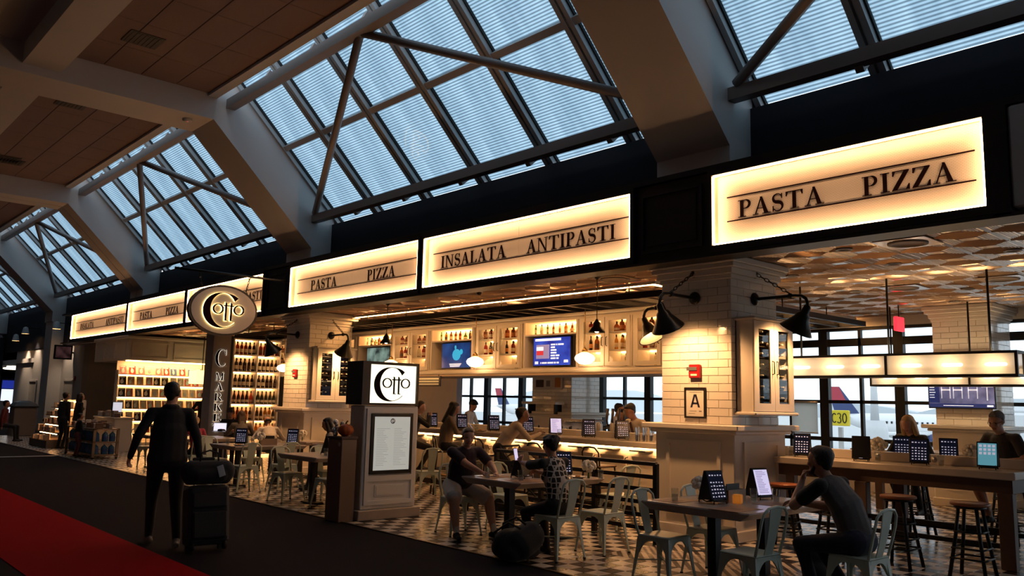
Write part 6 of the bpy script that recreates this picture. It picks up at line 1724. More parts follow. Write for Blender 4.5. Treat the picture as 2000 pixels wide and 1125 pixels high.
# ---- upright MARKET sign
bl = thing('market_sign', 'tall grey upright sign with stacked white-edged letters C MARKET', 'sign', (WX, 9.05, 0))
MB().bbox(-.5, 0, 0, .50, 0, 3.34, .01).build('board', mat('warm_grey_board', (.33, .29, .27), .5), bl)
mat_ledw = mat('white_lit_letter_side', (1, .95, .85), .5, emit=1.8, ecol=(1, .88, .7))
def x_word(ch, y0, y1, z0, h, name):
    word(MB(), ch, y0, y1, z0, h, .004, .016, 'x').build('letter_side', mat_ledw, bl)
    word(MB(), ch, y0 - .012, y1 - .012, z0, h, .018, .030, 'x').build('letter_face', mat_letter, bl)
ys = [(735, 688)] + [(768, 750)] 
zz = lambda y: x_at(430, y, WX).z
x_word('C', .10, .40, zz(716), zz(682)-zz(716), 'c')
for i, ch in enumerate('MARKET'):
    y1_, y0_ = 744 - 16 + i*20 + (0), 744 + i*20.2
    x_word(ch, .12, .36, zz(743 + i*20), zz(728 + i*20) - zz(743 + i*20), ch)
# ---- lamp with square pale shade and the lit kitchen beyond
lp = thing('square_shade_lamp', 'hanging lamp with a square glowing cream shade behind the market', 'lamp', tuple(x_at(394, 737, -27.4)))
MB().bbox(-.35, .35, -.30, .30, -.22, .22, .02).build('shade', mat('glowing_cream_shade', (.9, .8, .5), .6, emit=1.5, ecol=(1, .78, .36)), lp)
MB().tube([(0, 0, .22), (0, 0, CZ - lp.location.z)], .015, 6).build('stem', black_metal, lp)
# ---- rack of water bottles and its goods
wr = thing('water_rack', 'low wooden rack of blue water bottles at the carpet edge', 'rack', (-25.2, 6.45, 0))
mat_rackw = mat('pale_rack_wood', (.30, .20, .12), .5, var=.2, vscale=12)
for x in (0, 2.42):
    for y in (0, .56): MB().box(x, x+.06, y, y+.06, .04, .76).build('post', mat_rackw, wr); MB().lathe([(.03, 0), (.03, .04)], 8, (x+.03, y+.03, 0)).build('castor', mat_rub, wr)
for z in (.10, .42, .74): MB().box(0, 2.48, 0, .62, z-.02, z+.01).build('shelf_board', mat_rackw, wr)
wb_m = lathe_mesh('bottle_body', [(.07, 0), (.075, .02), (.075, .17), (.05, .205), (.022, .225), (.022, .24)], 10, clear_liquid('blue_water_bottle', (.10, .28, .55), .6))
wb_l = lathe_mesh('bottle_wrap', [(.0765, .05), (.0765, .13)], 10, mat('blue_wrap', (.03, .09, .28), .5), False)
wb_c = lathe_mesh('cap', [(.026, .238), (.026, .262)], 8, mat('white_cap', (.6, .6, .6), .5))
for z, rn in ((.111, 'lower'), (.431, 'upper')):
    for k in range(12):
        o = thing('water_bottle', 'blue water bottle on the %s shelf of the low rack' % rn, 'bottle', (-25.2 + .17 + k*.195, 6.57, z), 0, 'water bottles in the low rack')
        link(wb_m, 'bottle_body', o); link(wb_l, 'bottle_wrap', o); link(wb_c, 'cap', o)
    for k in range(2):
        o = thing('water_bottle', 'blue water bottle at the end of the %s shelf of the low rack' % rn, 'bottle', (-22.86, 6.77 + k*.17, z), 0, 'water bottles in the low rack')
        link(wb_m, 'bottle_body', o); link(wb_l, 'bottle_wrap', o); link(wb_c, 'cap', o)
random.seed(21)
pal = [('white', (.62, .56, .50)), ('cream', (.50, .40, .30)), ('grey', (.25, .23, .22)), ('brown', (.20, .11, .07))]
def goods(x, y, z, where, group, lo=.05, hi=.11):
    nm_, c = pal[random.randrange(4)]
    a, b, h = random.uniform(lo, hi), random.uniform(lo, hi)*.8, random.uniform(.09, .2)
    o = thing('snack_box', 'small %s carton %s' % (nm_, where), 'carton', (x, y, z), random.uniform(-.5, .5), group)
    MB().bbox(-a, a, -b, b, 0, h, .006).build('box', mat('carton_' + nm_, c, .5, var=.2, vscale=14), o)
    MB().box(-a*.7, a*.7, -b-.001, -b, h*.25, h*.7).build('printed_label', cover_mat(covers[random.randrange(8)][0], (.4, .3, .2)), o)
for k in range(18): goods(-25.0 + (k % 9)*.27, 6.60 + (k//9)*.26, .75, 'stacked on top of the water rack', 'cartons on the water rack')
# ---- tall side rack, till counter
tc_ = thing('till_counter', 'cream till counter with a small screen beside the magazine shelves', 'counter', (-27.2, 7.7, 0))
MB().bbox(0, 1.9, 0, .5, 0, .92, .01).build('body', cream_paint, tc_); MB().bbox(-.03, 1.93, -.03, .53, .92, .97, .008).build('top', mat_counter, tc_)
sn = thing('till_screen', 'small till screen glowing white on the market counter', 'screen', (-26.0, 7.95, .97), R_(35))
MB().lathe([(.10, 0), (.10, .015), (.02, .03), (.02, .12)], 12).build('foot', mat_tvblack, sn); MB().bbox(-.02, .02, -.22, .22, .12, .44, .006).build('casing', mat_tvblack, sn); MB().box(.02, .022, -.20, .20, .14, .42).build('screen', flat('till_white', (.6, .6, .7), .9), sn)
for (gx, gy) in ((-27.05, 7.82), (-26.8, 7.82), (-26.55, 7.82), (-26.3, 7.82), (-25.72, 7.82), (-25.45, 7.82), (-27.0, 8.06), (-26.7, 8.06)): goods(gx, gy, .97, 'standing on the till counter', 'cartons on the till counter')
# ---- stepped pastry display
pd = thing('pastry_display', 'stepped display of lit snack shelves near the trash bin', 'display', (-29.6, 6.55, 0))
for k in range(5):
    z = .22 + k*.24; d0 = k*.13
    MB().box(0, 2.0, d0, 1.0, z-.02, z).build('tier', mat_rackw, pd)
    MB().box(.03, 1.97, d0+.26, d0+.28, z+.17, z+.19).build('tier_led', mat_shelfled, pd)
MB().box(0, 2.0, .85, 1.0, 0, 1.42).build('back_panel', cream_paint, pd); MB().box(-.03, 0, 0, 1.0, 0, .25).build('side_panel', mat_rackw, pd); MB().box(2.0, 2.03, 0, 1.0, 0, .25).build('side_panel', mat_rackw, pd); MB().box(0, 2.0, 0.02, 1.0, 0, .2).build('plinth', black_wood, pd)
for k in range(5):
    for j in range(7): goods(-29.6 + .16 + j*.27, 6.55 + k*.13 + .09, .22 + k*.24, 'on tier %s of the stepped snack display' % ['one', 'two', 'three', 'four', 'five'][k], 'snacks on the stepped display', .05, .09)
# ---- trash bin, wall picture, wall lamps, doors on the grey wall
tb_ = thing('trash_bin', 'tall tan trash bin with a black domed lid', 'bin', (-35.7, 7.6, 0))
MB().bbox(-.38, .38, -.38, .38, 0, 1.05, .02).build('body', mat('tan_laminate', (.20, .165, .14), .5, var=.1), tb_)
MB().loft([[(-.42, -.42, 1.05), (.42, -.42, 1.05), (.42, .42, 1.05), (-.42, .42, 1.05)], [(-.42, -.42, 1.10), (.42, -.42, 1.10), (.42, .42, 1.10), (-.42, .42, 1.10)], [(-.30, -.30, 1.24), (.30, -.30, 1.24), (.30, .30, 1.24), (-.30, .30, 1.24)], [(-.12, -.12, 1.30), (.12, -.12, 1.30), (.12, .12, 1.30), (-.12, .12, 1.30)]]).build('domed_lid', mat_tvblack, tb_)
ya, yb = x_at(105, 690, -37.5), x_at(141, 690, -37.5); zt, zb_ = x_at(122, 674, -37.5).z, x_at(122, 702, -37.5).z
wp = thing('blade_screen', 'dark framed screen standing out from the grey wall under a cone lamp', 'screen', (-37.5, (ya.y + yb.y)/2, (zt + zb_)/2))
hw_, hh_ = (yb.y - ya.y)/2, (zt - zb_)/2
MB().bbox(-.04, .04, -hw_, hw_, -hh_, hh_, .01).build('frame', mat_tvblack, wp); MB().box(.04, .042, -hw_+.06, hw_-.06, -hh_+.06, hh_-.06).build('picture', screen_mat('dim_brown_picture', [(.35, (.010, .004, .004)), (.65, (.07, .03, .03))], .6), wp)
MB().bar((0, hw_-.02, 0), (0, 9.62 - wp.location.y, 0), .06).build('wall_arm', mat_tvblack, wp)
def wall_cone(px, py, label):
    w = wall_at(px, py, 9.0); o = thing('wall_spotlight', label, 'wall lamp', (w.x, w.y, w.z), group='cone lamps above the grey wall')
    MB().lathe([(.16, -.14), (.10, .14), (.03, .18)], 12, cap=False).build('shade', white_paint, o)
    MB().bar((0, 0, .12), (0, .56, .12), .03).build('arm', black_metal, o)
    MB().sphere((0, 0, -.06), .06, 8, 6).build('bulb', mat_bulb, o)
    li = bpy.data.lights.new('lamp_light', 'SPOT'); li.energy = 130; li.color = (1, .74, .52); li.spot_size = R_(80); li.spot_blend = .8
    lo = bpy.data.objects.new('lamp_light', li); COL.objects.link(lo); lo.parent = o; lo.location = (0, .05, -.16); lo.rotation_euler = (R_(18), 0, 0)
wall_cone(111, 636, 'white cone lamp above the dark framed screen'); wall_cone(50, 646, 'white cone lamp above the plain grey wall'); wall_cone(31, 660, 'white cone lamp at the corridor corner')
for n_, (pa, pb_, lab) in enumerate(((58, 71, 'd'), (99, 112, 'd'), (126, 143, 'd'))):
    a = wall_at(pa, 760, 9.6); b = wall_at(pb_, 760, 9.6)
    d = bpy.data.objects.new('door_%d' % (n_+1), None); COL.objects.link(d); d['kind'] = 'structure'; d.location = (a.x, 9.6, 0); W = b.x - a.x
    MB().box(0, W, -.02, 0, 0, 2.1).build('door_leaf', mat('pale_door', (.5, .46, .40), .5), d)
    MB().box(-.06, 0, -.05, 0, 0, 2.16).box(W, W+.06, -.05, 0, 0, 2.16).box(0, W, -.05, 0, 2.1, 2.16).build('door_frame', mat_grey, d)
    MB().bar((W*.85, -.06, 1.0), (W*.98, -.06, 1.0), .03).build('door_handle', mat_steel, d)
al = wall_at(147, 739, 9.6); alarm(al.x, 9.60, al.z, 'red fire alarm on the grey wall beside the door')
# corridor with a glowing vending machine
MB().box(-70, -50.2, 9.3, 9.5, 0, 4.4).build('wall_corridor', navy_paint, kind='structure')
MB().box(-70, -44, 14.4, 14.6, 0, 4.0).build('wall_corridor_end', mat_grey, kind='structure')
MB().box(-70, -44, 9.5, 14.6, 3.0, 3.2).build('ceiling_corridor', mat_grey, kind='structure')
vm = thing('vending_machine', 'vending machine with a blue header and bright white front', 'vending machine', (-60.0, 11.9, 0))
MB().bbox(-.8, 0, -.5, .5, 0, 2.4, .02).build('body', mat('blue_cabinet', (.02, .03, .15), .4), vm)
MB().box(0, .01, -.45, .45, .3, 1.75).build('lit_front', mat('vending_glow', (.8, .88, 1), .5, emit=1.1, ecol=(.75, .85, 1)), vm)
MB().box(0, .01, -.45, .45, 1.8, 2.3).build('header', mat('vending_blue', (.02, .03, .25), .5, emit=.4, ecol=(.03, .06, .6)), vm)
for k in range(2):
    cl = thing('corridor_light', 'round flush ceiling light in the corridor', 'ceiling light', (-52 - k*4, 10.5 + k*.6, 2.985), group='corridor ceiling lights')
    MB().lathe([(.45, 0), (.45, -.06), (.3, -.09)], 20).build('diffuser', mat('corridor_glow', (1, .9, .75), .5, emit=6, ecol=(1, .85, .65)), cl)
    MB().lathe([(.5, 0), (.5, -.02)], 20).build('rim', white_paint, cl)
# low glass-fronted wall panels by the carpet at the far left
sw = wall_at(10, 800, 9.2); MB().box(-49.9, -47.6, 9.25, 9.35, 0, 1.15).build('wall_low_panel', mat_grey, kind='structure')

for o in bpy.data.objects:
    if o.type == 'MESH' and o.parent and o.name.split('.')[0] in ('screen_icons', 'screen_text', 'menu_text', 'fine_print', 'foil', 'screen_ticker', 'cover_print', 'food'): o['kind'] = 'stuff'
# ================================================================== OUTSIDE THE BACK WINDOWS
mat_apron = mat('pale_concrete_apron', (.45, .46, .46), .9, var=.08, vscale=.2)
MB().box(-400, 300, 17.5, 900, -4.6, -4.5).build('ground_apron', mat_apron, kind='structure')
hz = mat('far_hills_haze_in_colour', (.50, .54, .57), 1.0, var=.05, vscale=.05)  # pale grey base colour stands in for the haze over the hills
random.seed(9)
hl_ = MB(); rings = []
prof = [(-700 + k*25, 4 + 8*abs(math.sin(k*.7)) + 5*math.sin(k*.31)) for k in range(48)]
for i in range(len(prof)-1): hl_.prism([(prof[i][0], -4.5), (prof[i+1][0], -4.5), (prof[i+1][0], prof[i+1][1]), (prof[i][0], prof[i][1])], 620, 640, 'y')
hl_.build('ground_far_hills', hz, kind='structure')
mat_plane = mat('white_aircraft_paint', (.66, .67, .68), .35); mat_tailb = mat('dark_blue_tail_paint', (.03, .05, .14), .4); mat_tailr = mat('red_tail_paint', (.35, .03, .05), .4)
def aircraft(loc, deg, label, L=30):
    """airliner along local X, nose at +X; origin on the ground under the belly"""
    a = thing('airliner', label, 'aircraft', loc, R_(deg), 'parked airliners')
    r = 1.9; z = 3.9
    pts = [(-L/2, 0, z+1.3), (-L/2+4, 0, z+.7), (-L/2+9, 0, z), (L/2-5, 0, z), (L/2-2, 0, z-.15), (L/2-.6, 0, z-.4), (L/2, 0, z-.6)]
    MB().tube(pts, [.25, 1.1, r, r, 1.6, .9, .2], 18).build('fuselage', mat_plane, a)
    for k in range(int(L*1.1)):
        x = -L/2+8 + k*.72
        if x > L/2-4: break
        MB().box(x-.13, x+.13, -r-.005, -r+.25, z+.35, z+.70).build('cabin_window', mat_tvblack, a)
    f = MB(); f.prism([(-L/2+4.5, z+1.4), (-L/2+.6, z+1.4), (-L/2-.8, z+6.0), (-L/2+1.2, z+6.0)], -.14, .14, 'y'); t_ = f.build('tail_fin', mat_tailb, a)
    f = MB(); f.prism([(-L/2+2.3, z+3.6), (-L/2-.1, z+3.6), (-L/2-.8, z+6.0), (-L/2+1.2, z+6.0)], -.16, .16, 'y'); f.build('tail_flash', mat_tailr, t_)
    MB().prism([(-L/2+3.5, -.2), (-L/2+.8, -5.2), (-L/2-.3, -5.2), (-L/2+.8, -.2), (-L/2+.8, .2), (-L/2-.3, 5.2), (-L/2+.8, 5.2), (-L/2+3.5, .2)][0:4], z+1.1, z+1.25, 'z').prism([(-L/2+.8, .2), (-L/2-.3, 5.2), (-L/2+.8, 5.2), (-L/2+3.5, .2)], z+1.1, z+1.25, 'z').build('tailplane', mat_plane, a)
    MB().prism([(3, -1), (-4.5, -14), (-6, -14), (-3.5, -1)], z-1.1, z-.8, 'z').build('wing', mat_plane, a); MB().prism([(-3.5, 1), (-6, 14), (-4.5, 14), (3, 1)], z-1.1, z-.8, 'z').build('wing', mat_plane, a)
    for y in (-5, 5): MB().lathe([(.6, -1.5), (.95, -1), (.95, 1), (.8, 1.4)], 14).build('engine', mat_tailb, a, (1.5, y, z-1.9), (0, R_(90), 0))
    for (x, y) in ((-1.5, -2.4), (-1.5, 2.4), (L/2-4.5, 0)):
        MB().bar((x, y, z-1.5), (x, y, .5), .25).build('gear_leg', mat_steel, a); MB().lathe([(.5, -.2), (.55, 0), (.5, .2)], 14).build('wheel', mat_rub, a, (x, y, .55), (R_(90), 0, 0))
    return a
w = wall_at(1632, 800, 130)
aircraft((w.x + 14, 133, -4.5), 10, 'white airliner with a dark blue and red tail seen past the yellow gate sign')
w = wall_at(985, 800, 150)
aircraft((w.x + 12, 152, -4.5), 8, 'white airliner farther off seen through the windows behind the bar')
# yellow gate sign on a post
w = wall_at(1637, 817, 26)
gs = thing('gate_sign', 'yellow gate sign reading C30 outside the window', 'sign', (w.x, 26, -4.5))
MB().box(-.06, .06, .1, .22, 0, 5.6).build('post', mat_steel, gs)
MB().bbox(-.62, .36, 0, .1, w.z+4.5-.24, w.z+4.5+.26, .02).build('panel', mat('yellow_sign_panel', (.65, .50, .02), .5), gs)
word(MB(), 'c30', -.22, .30, w.z+4.5-.15, .32, -.012, 0, 'y').build('lettering', mat_tvblack, gs)
word(MB(), '0', -.60, -.42, w.z+4.5-.15, .32, -.012, 0, 'y').build('lettering', mat_tvblack, gs)
# jet bridge and light mast
jb = thing('jet_bridge', 'pale jet bridge leading to the parked airliner', 'jet bridge', (-8.5, 36, -4.5), R_(25))
mat_jb = mat('pale_jetbridge_metal', (.55, .56, .57), .6)
MB().bbox(-1.4, 1.4, -7, 9, 3.6, 6.2, .1).build('tunnel', mat_jb, jb); MB().bbox(-1.8, 1.8, 9, 12, 3.3, 6.5, .2).build('cab', mat_jb, jb); MB().lathe([(.6, 0), (.5, 3.6)], 14).build('support_column', mat_jb, jb)
for z in (4.1, 5.6): MB().box(1.4, 1.46, -7, 9, z, z+.12).build('rib', mat_steel, jb)
lm = thing('light_mast', 'pale apron light mast', 'mast', tuple(Vector((wall_at(1708, 800, 48).x, 48, -4.5))))
MB().lathe([(.9, 0), (.7, 5.0), (.55, 5.6)], 12).build('base', mat_jb, lm); MB().lathe([(.25, 5.6), (.15, 8.4)], 10).build('pole', mat_jb, lm); MB().bbox(-.7, .7, -.3, .3, 8.2, 8.6, .05).build('lamp_head', mat_jb, lm)
# ================================================================== LUGGAGE, STROLLER, BAR CLUTTER
blk_ny = cloth('black_nylon', (.008, .008, .009)); gry_ny = cloth('dark_grey_nylon', (.016, .016, .019))
sc_ = thing('wheeled_suitcase', 'black upright wheeled suitcase pulled by the walking man', 'suitcase', (-9.0, 3.78, 0), R_(-10)); sc_.rotation_euler = (0, R_(-12), R_(-6))
MB().bbox(-.13, .13, -.22, .22, .06, .68, .035).build('body', gry_ny, sc_); MB().bbox(.13, .165, -.18, .18, .12, .40, .015).build('front_pocket', gry_ny, sc_); MB().bbox(.13, .155, -.18, .18, .44, .60, .012).build('front_pocket', gry_ny, sc_)
for y in (-.17, .17):
    MB().lathe([(.045, -.015), (.045, .015)], 12).build('wheel', mat_rub, sc_, (.08, y, .045), (R_(90), 0, 0)); MB().box(-.10, -.06, y-.02, y+.02, 0.01, .07).build('foot', mat_rub, sc_)
    MB().tube([(-.10, y*.6, .68), (-.10, y*.6, .98)], .009, 6).build('handle_tube', mat_steel, sc_)
MB().bbox(-.12, -.08, -.12, .12, .97, 1.005, .01).build('handle_grip', mat_rub, sc_)
db = thing('travel_bag', 'black soft travel bag with a pale luggage tag strapped on the suitcase', 'bag', (-9.09, 3.78, .695), R_(-6))
blob('bag_body', [Prim((0, -.17, .13), (0, .17, .13), .125, .125, 'b', side=(0, 0, 1), fac=1.0), Prim((0, -.19, .06), (0, .19, .06), .07, .07, 'b'), Prim((.07, -.12, .10), (.07, .12, .10), .08, .08, 'b')], {'b': blk_ny}, .014, db)
MB().tube([(.03, -.10, .24), (.02, -.09, .33), (.02, .0, .36), (.02, .09, .33), (.03, .10, .24)], .010, 6).build('carry_handle', blk_ny, db)
tg = MB().bbox(.155, .162, .10, .17, .05, .17, .003).build('luggage_tag', mat('pale_tag', (.40, .42, .46), .4), db); tg.rotation_euler = (R_(18), 0, 0)
bp_ = thing('backpack', 'large black backpack slumped on the floor by the patterned top', 'backpack', (-6.54, 6.12, 0), R_(8))
blob('bag_body', [Prim((-.10, -.10, .18), (-.06, .12, .18), .17, .17, 'b'), Prim((.02, -.05, .20), (.04, .08, .26), .17, .16, 'b'), Prim((-.28, 0, .12), (-.20, 0, .14), .11, .13, 'b'), Prim((.0, -.16, .12), (.0, .16, .12), .10, .10, 'b')], {'b': blk_ny}, .016, bp_)
MB().tube([(-.20, -.10, .24), (-.12, -.16, .40), (.02, -.12, .47), (.10, -.06, .40)], .014, 6).build('shoulder_strap', blk_ny, bp_); MB().tube([(-.25, -.14, .15), (-.20, -.22, .30), (-.02, -.20, .42), (.08, -.12, .36)], .012, 6).build('shoulder_strap', blk_ny, bp_)
b2 = thing('backpack', 'dark rucksack on the floor beside the knees of the man with his chin on his fist', 'backpack', (-3.98, 7.55, 0), R_(10))
b2['label'] = 'dark rucksack on the floor beside the man resting his chin'
blob('bag_body', [Prim((0, -.10, .15), (0, .10, .15), .14, .14, 'b'), Prim((0, -.06, .28), (0, .06, .28), .11, .10, 'b')], {'b': blk_ny}, .016, b2)
MB().tube([(-.1, -.1, .28), (-.14, -.10, .18), (-.12, -.1, .06)], .012, 6).build('shoulder_strap', blk_ny, b2)
# upright suitcase behind the woman in pale shorts
w = wall_at(888, 935, 8.0)
s2 = thing('wheeled_suitcase', 'black suitcase with raised handle behind the woman in pale shorts', 'suitcase', (w.x - .1, 8.35, 0), R_(20))
MB().bbox(-.14, .14, -.22, .22, .06, .72, .035).build('body', blk_ny, s2)
for y in (-.15, .15):
    MB().lathe([(.045, -.015), (.045, .015)], 12).build('wheel', mat_rub, s2, (.06, y, .045), (R_(90), 0, 0)); MB().tube([(-.08, y*.6, .72), (-.08, y*.6, 1.08)], .009, 6).build('handle_tube', mat_steel, s2)
MB().bbox(-.10, -.06, -.11, .11, 1.06, 1.10, .01).build('handle_grip', mat_rub, s2)
hb = thing('handbag', 'black handbag resting on the suitcase behind the woman in pale shorts', 'bag', (w.x - .1, 8.35, .73), R_(20))
blob('bag_body', [Prim((.04, -.16, .10), (.04, .16, .10), .095, .095, 'b'), Prim((.04, -.10, .16), (.04, .10, .16), .08, .08, 'b')], {'b': blk_ny}, .016, hb)
MB().tube([(.04, -.13, .2), (.04, -.10, .36), (.04, .0, .40), (.04, .10, .36), (.04, .13, .2)], .010, 6).build('carry_handle', blk_ny, hb)
# stroller
w = wall_at(1040, 900, 8.9)
st_ = thing('stroller', 'dark stroller with a brown canopy parked before the bar', 'stroller', (w.x, 8.9, 0), R_(15))
can_ = MB(); rings = []
for k in range(8):
    a = R_(-10 + k*22); rings.append([(-.05 + .34*math.cos(a)*1.0, y*.26, .66 + .34*math.sin(a)*math.sqrt(max(.25, 1 - (y*.6)**2))) for y in (-1, -.6, -.2, .2, .6, 1)])
can_.loft(rings, False, True, closed=False); co = can_.build('canopy', cloth('brown_canopy_cloth', (.10, .05, .025)), st_)
sm_ = co.modifiers.new('solid', 'SOLIDIFY'); sm_.thickness = .012
blob('seat_pod', [Prim((-.15, -.16, .52), (-.15, .16, .52), .13, .13, 'b'), Prim((.10, -.16, .42), (.10, .16, .42), .10, .10, 'b'), Prim((-.24, -.14, .72), (-.24, .14, .72), .07, .07, 'b')], {'b': blk_ny}, .018, st_)
for y in (-.27, .27):
    MB().tube([(-.42, y, .98), (-.34, y, .86), (.10, y, .40), (.38, y, .14)], .014, 7).build('frame_tube', black_metal, st_); MB().tube([(-.36, y, .12), (-.05, y, .52)], .013, 7).build('frame_tube', black_metal, st_)
    for x, r in ((.40, .10), (-.36, .13)): MB().lathe([(r*.8, -.02), (r, -.012), (r, .012), (r*.8, .02)], 16).build('wheel', mat_rub, st_, (x, y, r), (R_(90), 0, 0))
MB().tube([(-.42, -.27, .98), (-.42, .27, .98)], .018, 7).build('push_handle', mat_rub, st_)
MB().box(-.25, .15, -.2, .2, .2, .24).build('basket', blk_ny, st_)
# ---- laptop
lt = thing('laptop', 'open laptop with a bright white screen before the man in a flat cap', 'laptop', tuple(Vector((wall_at(428, 842, 8.75).x, 8.75, .75))), R_(150))
MB().bbox(-.11, .11, -.16, .16, 0, .015, .004).build('keyboard_deck', mat_steel, lt)
ld = MB().bbox(-.006, .006, -.16, .16, 0, .22, .004).build('lid', mat_steel, lt, (.10, 0, .012), (0, R_(14), 0)); MB().box(-.0075, -.006, -.15, .15, .012, .208).build('screen', flat('laptop_white', (.75, .72, .85), 1.1), ld)
# ---- on and behind the bar
def bx_at(px, y): return wall_at(px, 840, y).x
random.seed(31)
kinds = [('spirit', 'amber', 'cream'), ('wine', 'dark', 'cream'), ('spirit', 'clear', 'cream'), ('tall', 'green', 'cream'), ('wine', 'olive', 'dark'), ('square', 'gold', 'dark'), ('spirit', 'red', 'orange')]
segs = [(945, 990, 'beside the man in the white shirt', 8), (1035, 1082, 'beside the picture tablet', 9), (1094, 1106, 'before the coffee machine', 2), (1150, 1176, 'by the beer taps', 5)]
for a, b, wh, n in segs:
    xa, xb = bx_at(a, 11.0), bx_at(b, 11.0)
    shelf_row(xa, xb, 11.26, .901, n, kinds, 'speed rack ' + wh, 'bottles on the work counter', s=1.05)
cmh = thing('coffee_machine', 'chrome coffee machine on the work counter', 'coffee machine', (bx_at(1128, 11.5), 11.64, .9))
MB().bbox(-.35, .35, -.2, .2, .08, .42, .03).build('body', mat_chrome, cmh); MB().bbox(-.36, .36, -.22, .2, .42, .47, .02).build('top_tray', mat_chrome, cmh)
for x in (-.28, .28): MB().lathe([(.025, 0), (.02, .08)], 8, (x, 0, 0)).build('foot', mat_rub, cmh)
for x in (-.18, .18): MB().lathe([(.04, .14), (.04, .19)], 10, (x, -.22, 0)).build('group_head', mat_steel, cmh); MB().tube([(x, -.24, .15), (x, -.275, .13)], .012, 6).build('portafilter', mat_tvblack, cmh)
tap = thing('beer_tap_tower', 'dark beer tap tower with tall handles behind the bar', 'tap tower', (bx_at(1190, 11.35), 11.60, .9))
MB().tube([(-.2, 0, 0), (-.2, 0, .35)], .03, 8).build('column', mat_chrome, tap); MB().tube([(.2, 0, 0), (.2, 0, .35)], .03, 8).build('column', mat_chrome, tap); MB().tube([(-.28, 0, .36), (.28, 0, .36)], .04, 10).build('manifold', mat_chrome, tap)
for x in (-.2, -.07, .07, .2): MB().tube([(x, -.06, .36), (x, -.09, .46), (x, -.07, .68)], [.014, .02, .03], 8).build('tap_handle', mat('dark_tap_wood', (.03, .015, .01), .4), tap)
for (px, lab) in ((1168, 'beside the tablet before the coffee machine'), (1195, 'near the bartender')):
    jg = thing('white_jug', 'white plastic jug on the bar ledge ' + lab, 'jug', (bx_at(px, 10.64), 10.64, 1.21), group='white jugs on the bar ledge'); MB().lathe([(.02, 0), (.034, .005), (.036, .10), (.03, .135), (.02, .14)], 12).build('body', mat('white_plastic', (.65, .6, .52), .4), jg); MB().tube([(.034, 0, .11), (.06, 0, .10), (.06, 0, .05), (.036, 0, .03)], .006, 5).build('handle', mat('white_plastic', (.65, .6, .52), .4), jg)
for k, px in enumerate((1248, 1258, 1268)):
    cut = thing('cutlery_holder', 'steel holder of cutlery at the pillar end of the bar', 'cutlery', (bx_at(px, 10.15), 10.12 + .05*k, 1.10), group='cutlery holders at the bar end')
    MB().lathe([(.04, 0), (.042, .10)], 12, cap=False).build('cup', mat_chrome, cut)
    for j in range(7):
        a = j*.9; MB().bar((.02*math.cos(a), .02*math.sin(a), .01), (.035*math.cos(a), .035*math.sin(a), .20 + .01*(j % 3)), .008, .004).build('utensil', mat_chrome, cut)
npn = thing('folded_napkins', 'folded white napkins on the bar by the man in the white shirt', 'napkins', (bx_at(1056, 10.2), 10.17, 1.10), R_(10))
MB().bbox(-.25, .25, -.09, .09, 0, .02, .006).build('cloth', white_coat, npn); MB().bbox(-.20, .22, -.08, .08, .02, .035, .006).build('upper_fold', white_coat, npn)
for (px, lab) in ((938, 'beside the phone user'), (998, 'by the man in the white shirt')):
    pl = thing('dinner_plate', 'white plate with food on the bar ' + lab, 'plate', (bx_at(px, 10.14), 10.14, 1.10), group='plates on the bar'); MB().lathe([(.06, 0), (.11, .012), (.125, .02), (.11, .016), (.05, .008)], 20).build('dish', mat('white_china', (.7, .66, .6), .2), pl); MB().sphere((0, 0, .02), .05, 8, 5, (1, 1, .4)).build('food', mat('yellow_food', (.5, .25, .06), .6, var=.3, vscale=40), pl)
# placemats
for (x, y, lab) in ((-5.0, 6.72, 'by the pillar table glass'), (-4.28, 6.62, 'before the empty chair by the seated man'), (-4.28, 7.32, 'before the seated man'), (-7.75, 6.78, 'before the woman in pale shorts'), (-7.2, 6.78, 'before the patterned top')):
    pm_ = thing('placemat', 'brown paper placemat ' + lab, 'placemat', (x, y, .7502), 0, 'paper placemats'); MB().box(-.15, .15, -.2, .2, 0, .002).build('sheet', mat('brown_paper', (.22, .12, .08), .7), pm_); MB().box(-.05, .05, -.03, .03, .002, .0026).build('printed_crest', mat('paper_print', (.16, .09, .06), .7), pm_)
for (x, y, lab) in ((-7.66, 7.14, 'beside the woman in pale shorts'), (-14.8, 6.70, 'on the table with white flowers'), (-7.14, 7.60, 'beside the caddy of the patterned top')):
    pl = thing('dinner_plate', 'white plate ' + lab, 'plate', (x, y, .753), group='plates on the dining tables'); MB().lathe([(.06, 0), (.10, .012), (.115, .02), (.10, .016), (.05, .008)], 20).build('dish', mat('white_china', (.7, .66, .6), .2), pl); MB().sphere((0, 0, .016), .035, 8, 5, (1, 1, .5)).build('leftovers', mat('yellow_food', (.5, .25, .06), .6, var=.3, vscale=40), pl)
# ---- kitchen wall and menu board seen left of the windows
MB().box(-27, -18.4, 14.6, 14.8, 0, 3.5).build('wall_kitchen', mat('lavender_white_tile', (.62, .58, .64), .3, var=.03), kind='structure')
kt = thing('kitchen_counter', 'dark kitchen counter with bottles before the pale tiled wall', 'counter', (-23.0, 13.7, 0)); MB().bbox(0, 4.5, 0, .6, .88, .93, .01).build('top', mat_chrome, kt); MB().box(.02, 4.48, .03, .58, 0, .88).build('body', black_wood, kt)
for k in range(3):
    sq = thing('squeeze_bottle', 'pale squeeze bottle on the kitchen counter', 'bottle', (wall_at(838, 800, 13.95).x + k*.16 - .3, 13.95, .93), group='squeeze bottles in the kitchen'); MB().lathe([(.05, 0), (.052, .02), (.052, .28), (.03, .33)], 10).build('body', mat('translucent_plastic', (.6, .52, .40), .4), sq); MB().lathe([(.025, .33), (.008, .42)], 8).build('nozzle', mat('white_plastic', (.65, .6, .52), .4), sq)
w = wall_at(836, 742, 11.3)
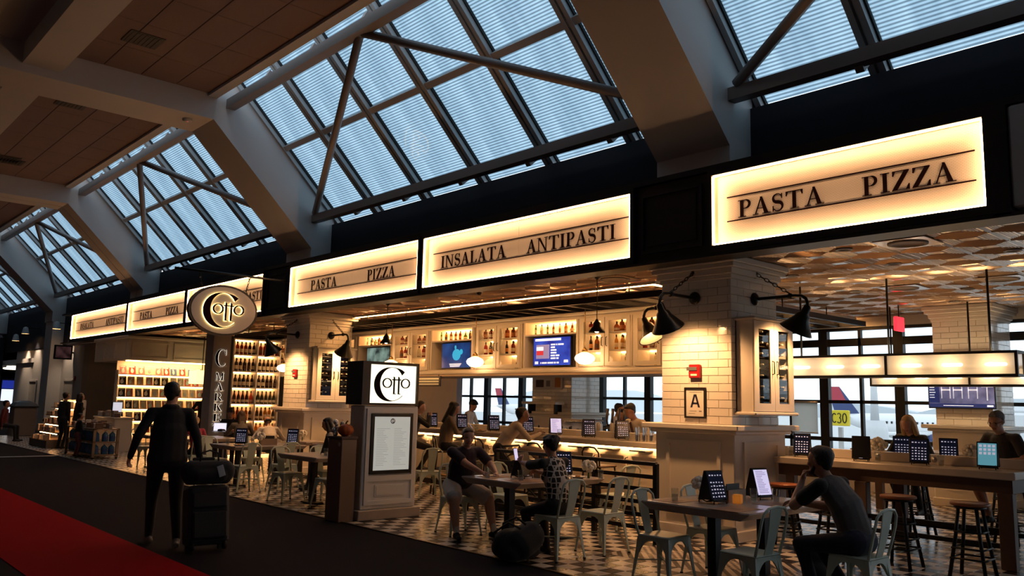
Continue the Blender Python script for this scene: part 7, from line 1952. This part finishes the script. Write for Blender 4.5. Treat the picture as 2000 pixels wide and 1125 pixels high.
mbd = thing('hanging_menu_board', 'framed board of pale strips hung under the upper cabinet', 'board', (w.x, 11.3, 2.20)); MB().box(-.45, .45, 0, .03, -.23, 0).build('board', black_wood, mbd)
for k in range(3): MB().box(-.40, .40, -.004, 0, -.20 + k*.06, -.165 + k*.06).build('strip', mat('pale_strip', (.45, .48, .42), .5), mbd)
for x in (-.38, .38): MB().box(x-.01, x+.01, .008, .02, 0, .062).build('hanger', black_metal, mbd)
# ---- work shelf under the notices on the far pillar
sh_ = thing('wall_shelf', 'pale shelf with dark jugs under the notice board', 'shelf', (-16.0, 15.9, 1.62)); MB().bbox(-.75, .55, -.35, 0, 0, .07, .01).build('board', cream_paint, sh_); MB().box(-.6, -.55, -.25, 0, -.25, 0).build('bracket', black_metal, sh_); MB().box(.40, .45, -.25, 0, -.25, 0).build('bracket', black_metal, sh_)
# ---- second high table behind, seen between the lanterns
t2 = thing('high_counter', 'farther high counter in front of the back windows', 'counter', (-3.4, 13.6, 0)); MB().bbox(-3.2, 0, 0, .9, .95, 1.03, .01).build('counter_top', mat_counter, t2); MB().box(-3.1, -.1, .08, .82, .82, .95).build('apron', mat_oak, t2)
for x in (-.12, -3.08):
    for y in (.1, .8): MB().bbox(x-.06, x+.06, y-.06, y+.06, 0, .82, .008).build('leg', mat_oak, t2)
for (x, y, lab) in ((-4.2, 13.2, 'round wooden stool at the farther high counter near the television'), (-5.4, 13.2, 'round wooden stool at the farther high counter near the window')): copy_tree(st0, (x, y, 0), .3, lab)

def blind_mat():
    mt = bpy.data.materials.new('pale_blind_fabric'); mt.use_nodes = True; nt = mt.node_tree; nt.nodes.clear(); out = nt.nodes.new('ShaderNodeOutputMaterial')
    a = nt.nodes.new('ShaderNodeBsdfTranslucent'); a.inputs['Color'].default_value = (.55, .55, .50, 1); b = nt.nodes.new('ShaderNodeBsdfDiffuse'); b.inputs['Color'].default_value = (.6, .6, .55, 1)
    m1 = nt.nodes.new('ShaderNodeMixShader'); m1.inputs['Fac'].default_value = .3
    nt.links.new(a.outputs[0], m1.inputs[1]); nt.links.new(b.outputs[0], m1.inputs[2]); nt.links.new(m1.outputs[0], out.inputs['Surface']); return mt
a_, b_ = wall_at(1546, 785, 17.232), wall_at(1598, 846, 17.232)
rb_ = thing('roller_blind', 'pale roller blind drawn over the lower window beside the pillar', 'blind', (a_.x, 17.232, b_.z))
MB().quad((0, 0, 0), (b_.x - a_.x, 0, 0), (b_.x - a_.x, 0, a_.z - b_.z), (0, 0, a_.z - b_.z)).build('fabric', blind_mat(), rb_); MB().tube([(0, 0, 0), (b_.x - a_.x, 0, 0)], .014, 8).build('bottom_bar', mat_steel, rb_); MB().tube([(0, 0, a_.z - b_.z), (b_.x - a_.x, 0, a_.z - b_.z)], .024, 10).build('roller', mat_steel, rb_)
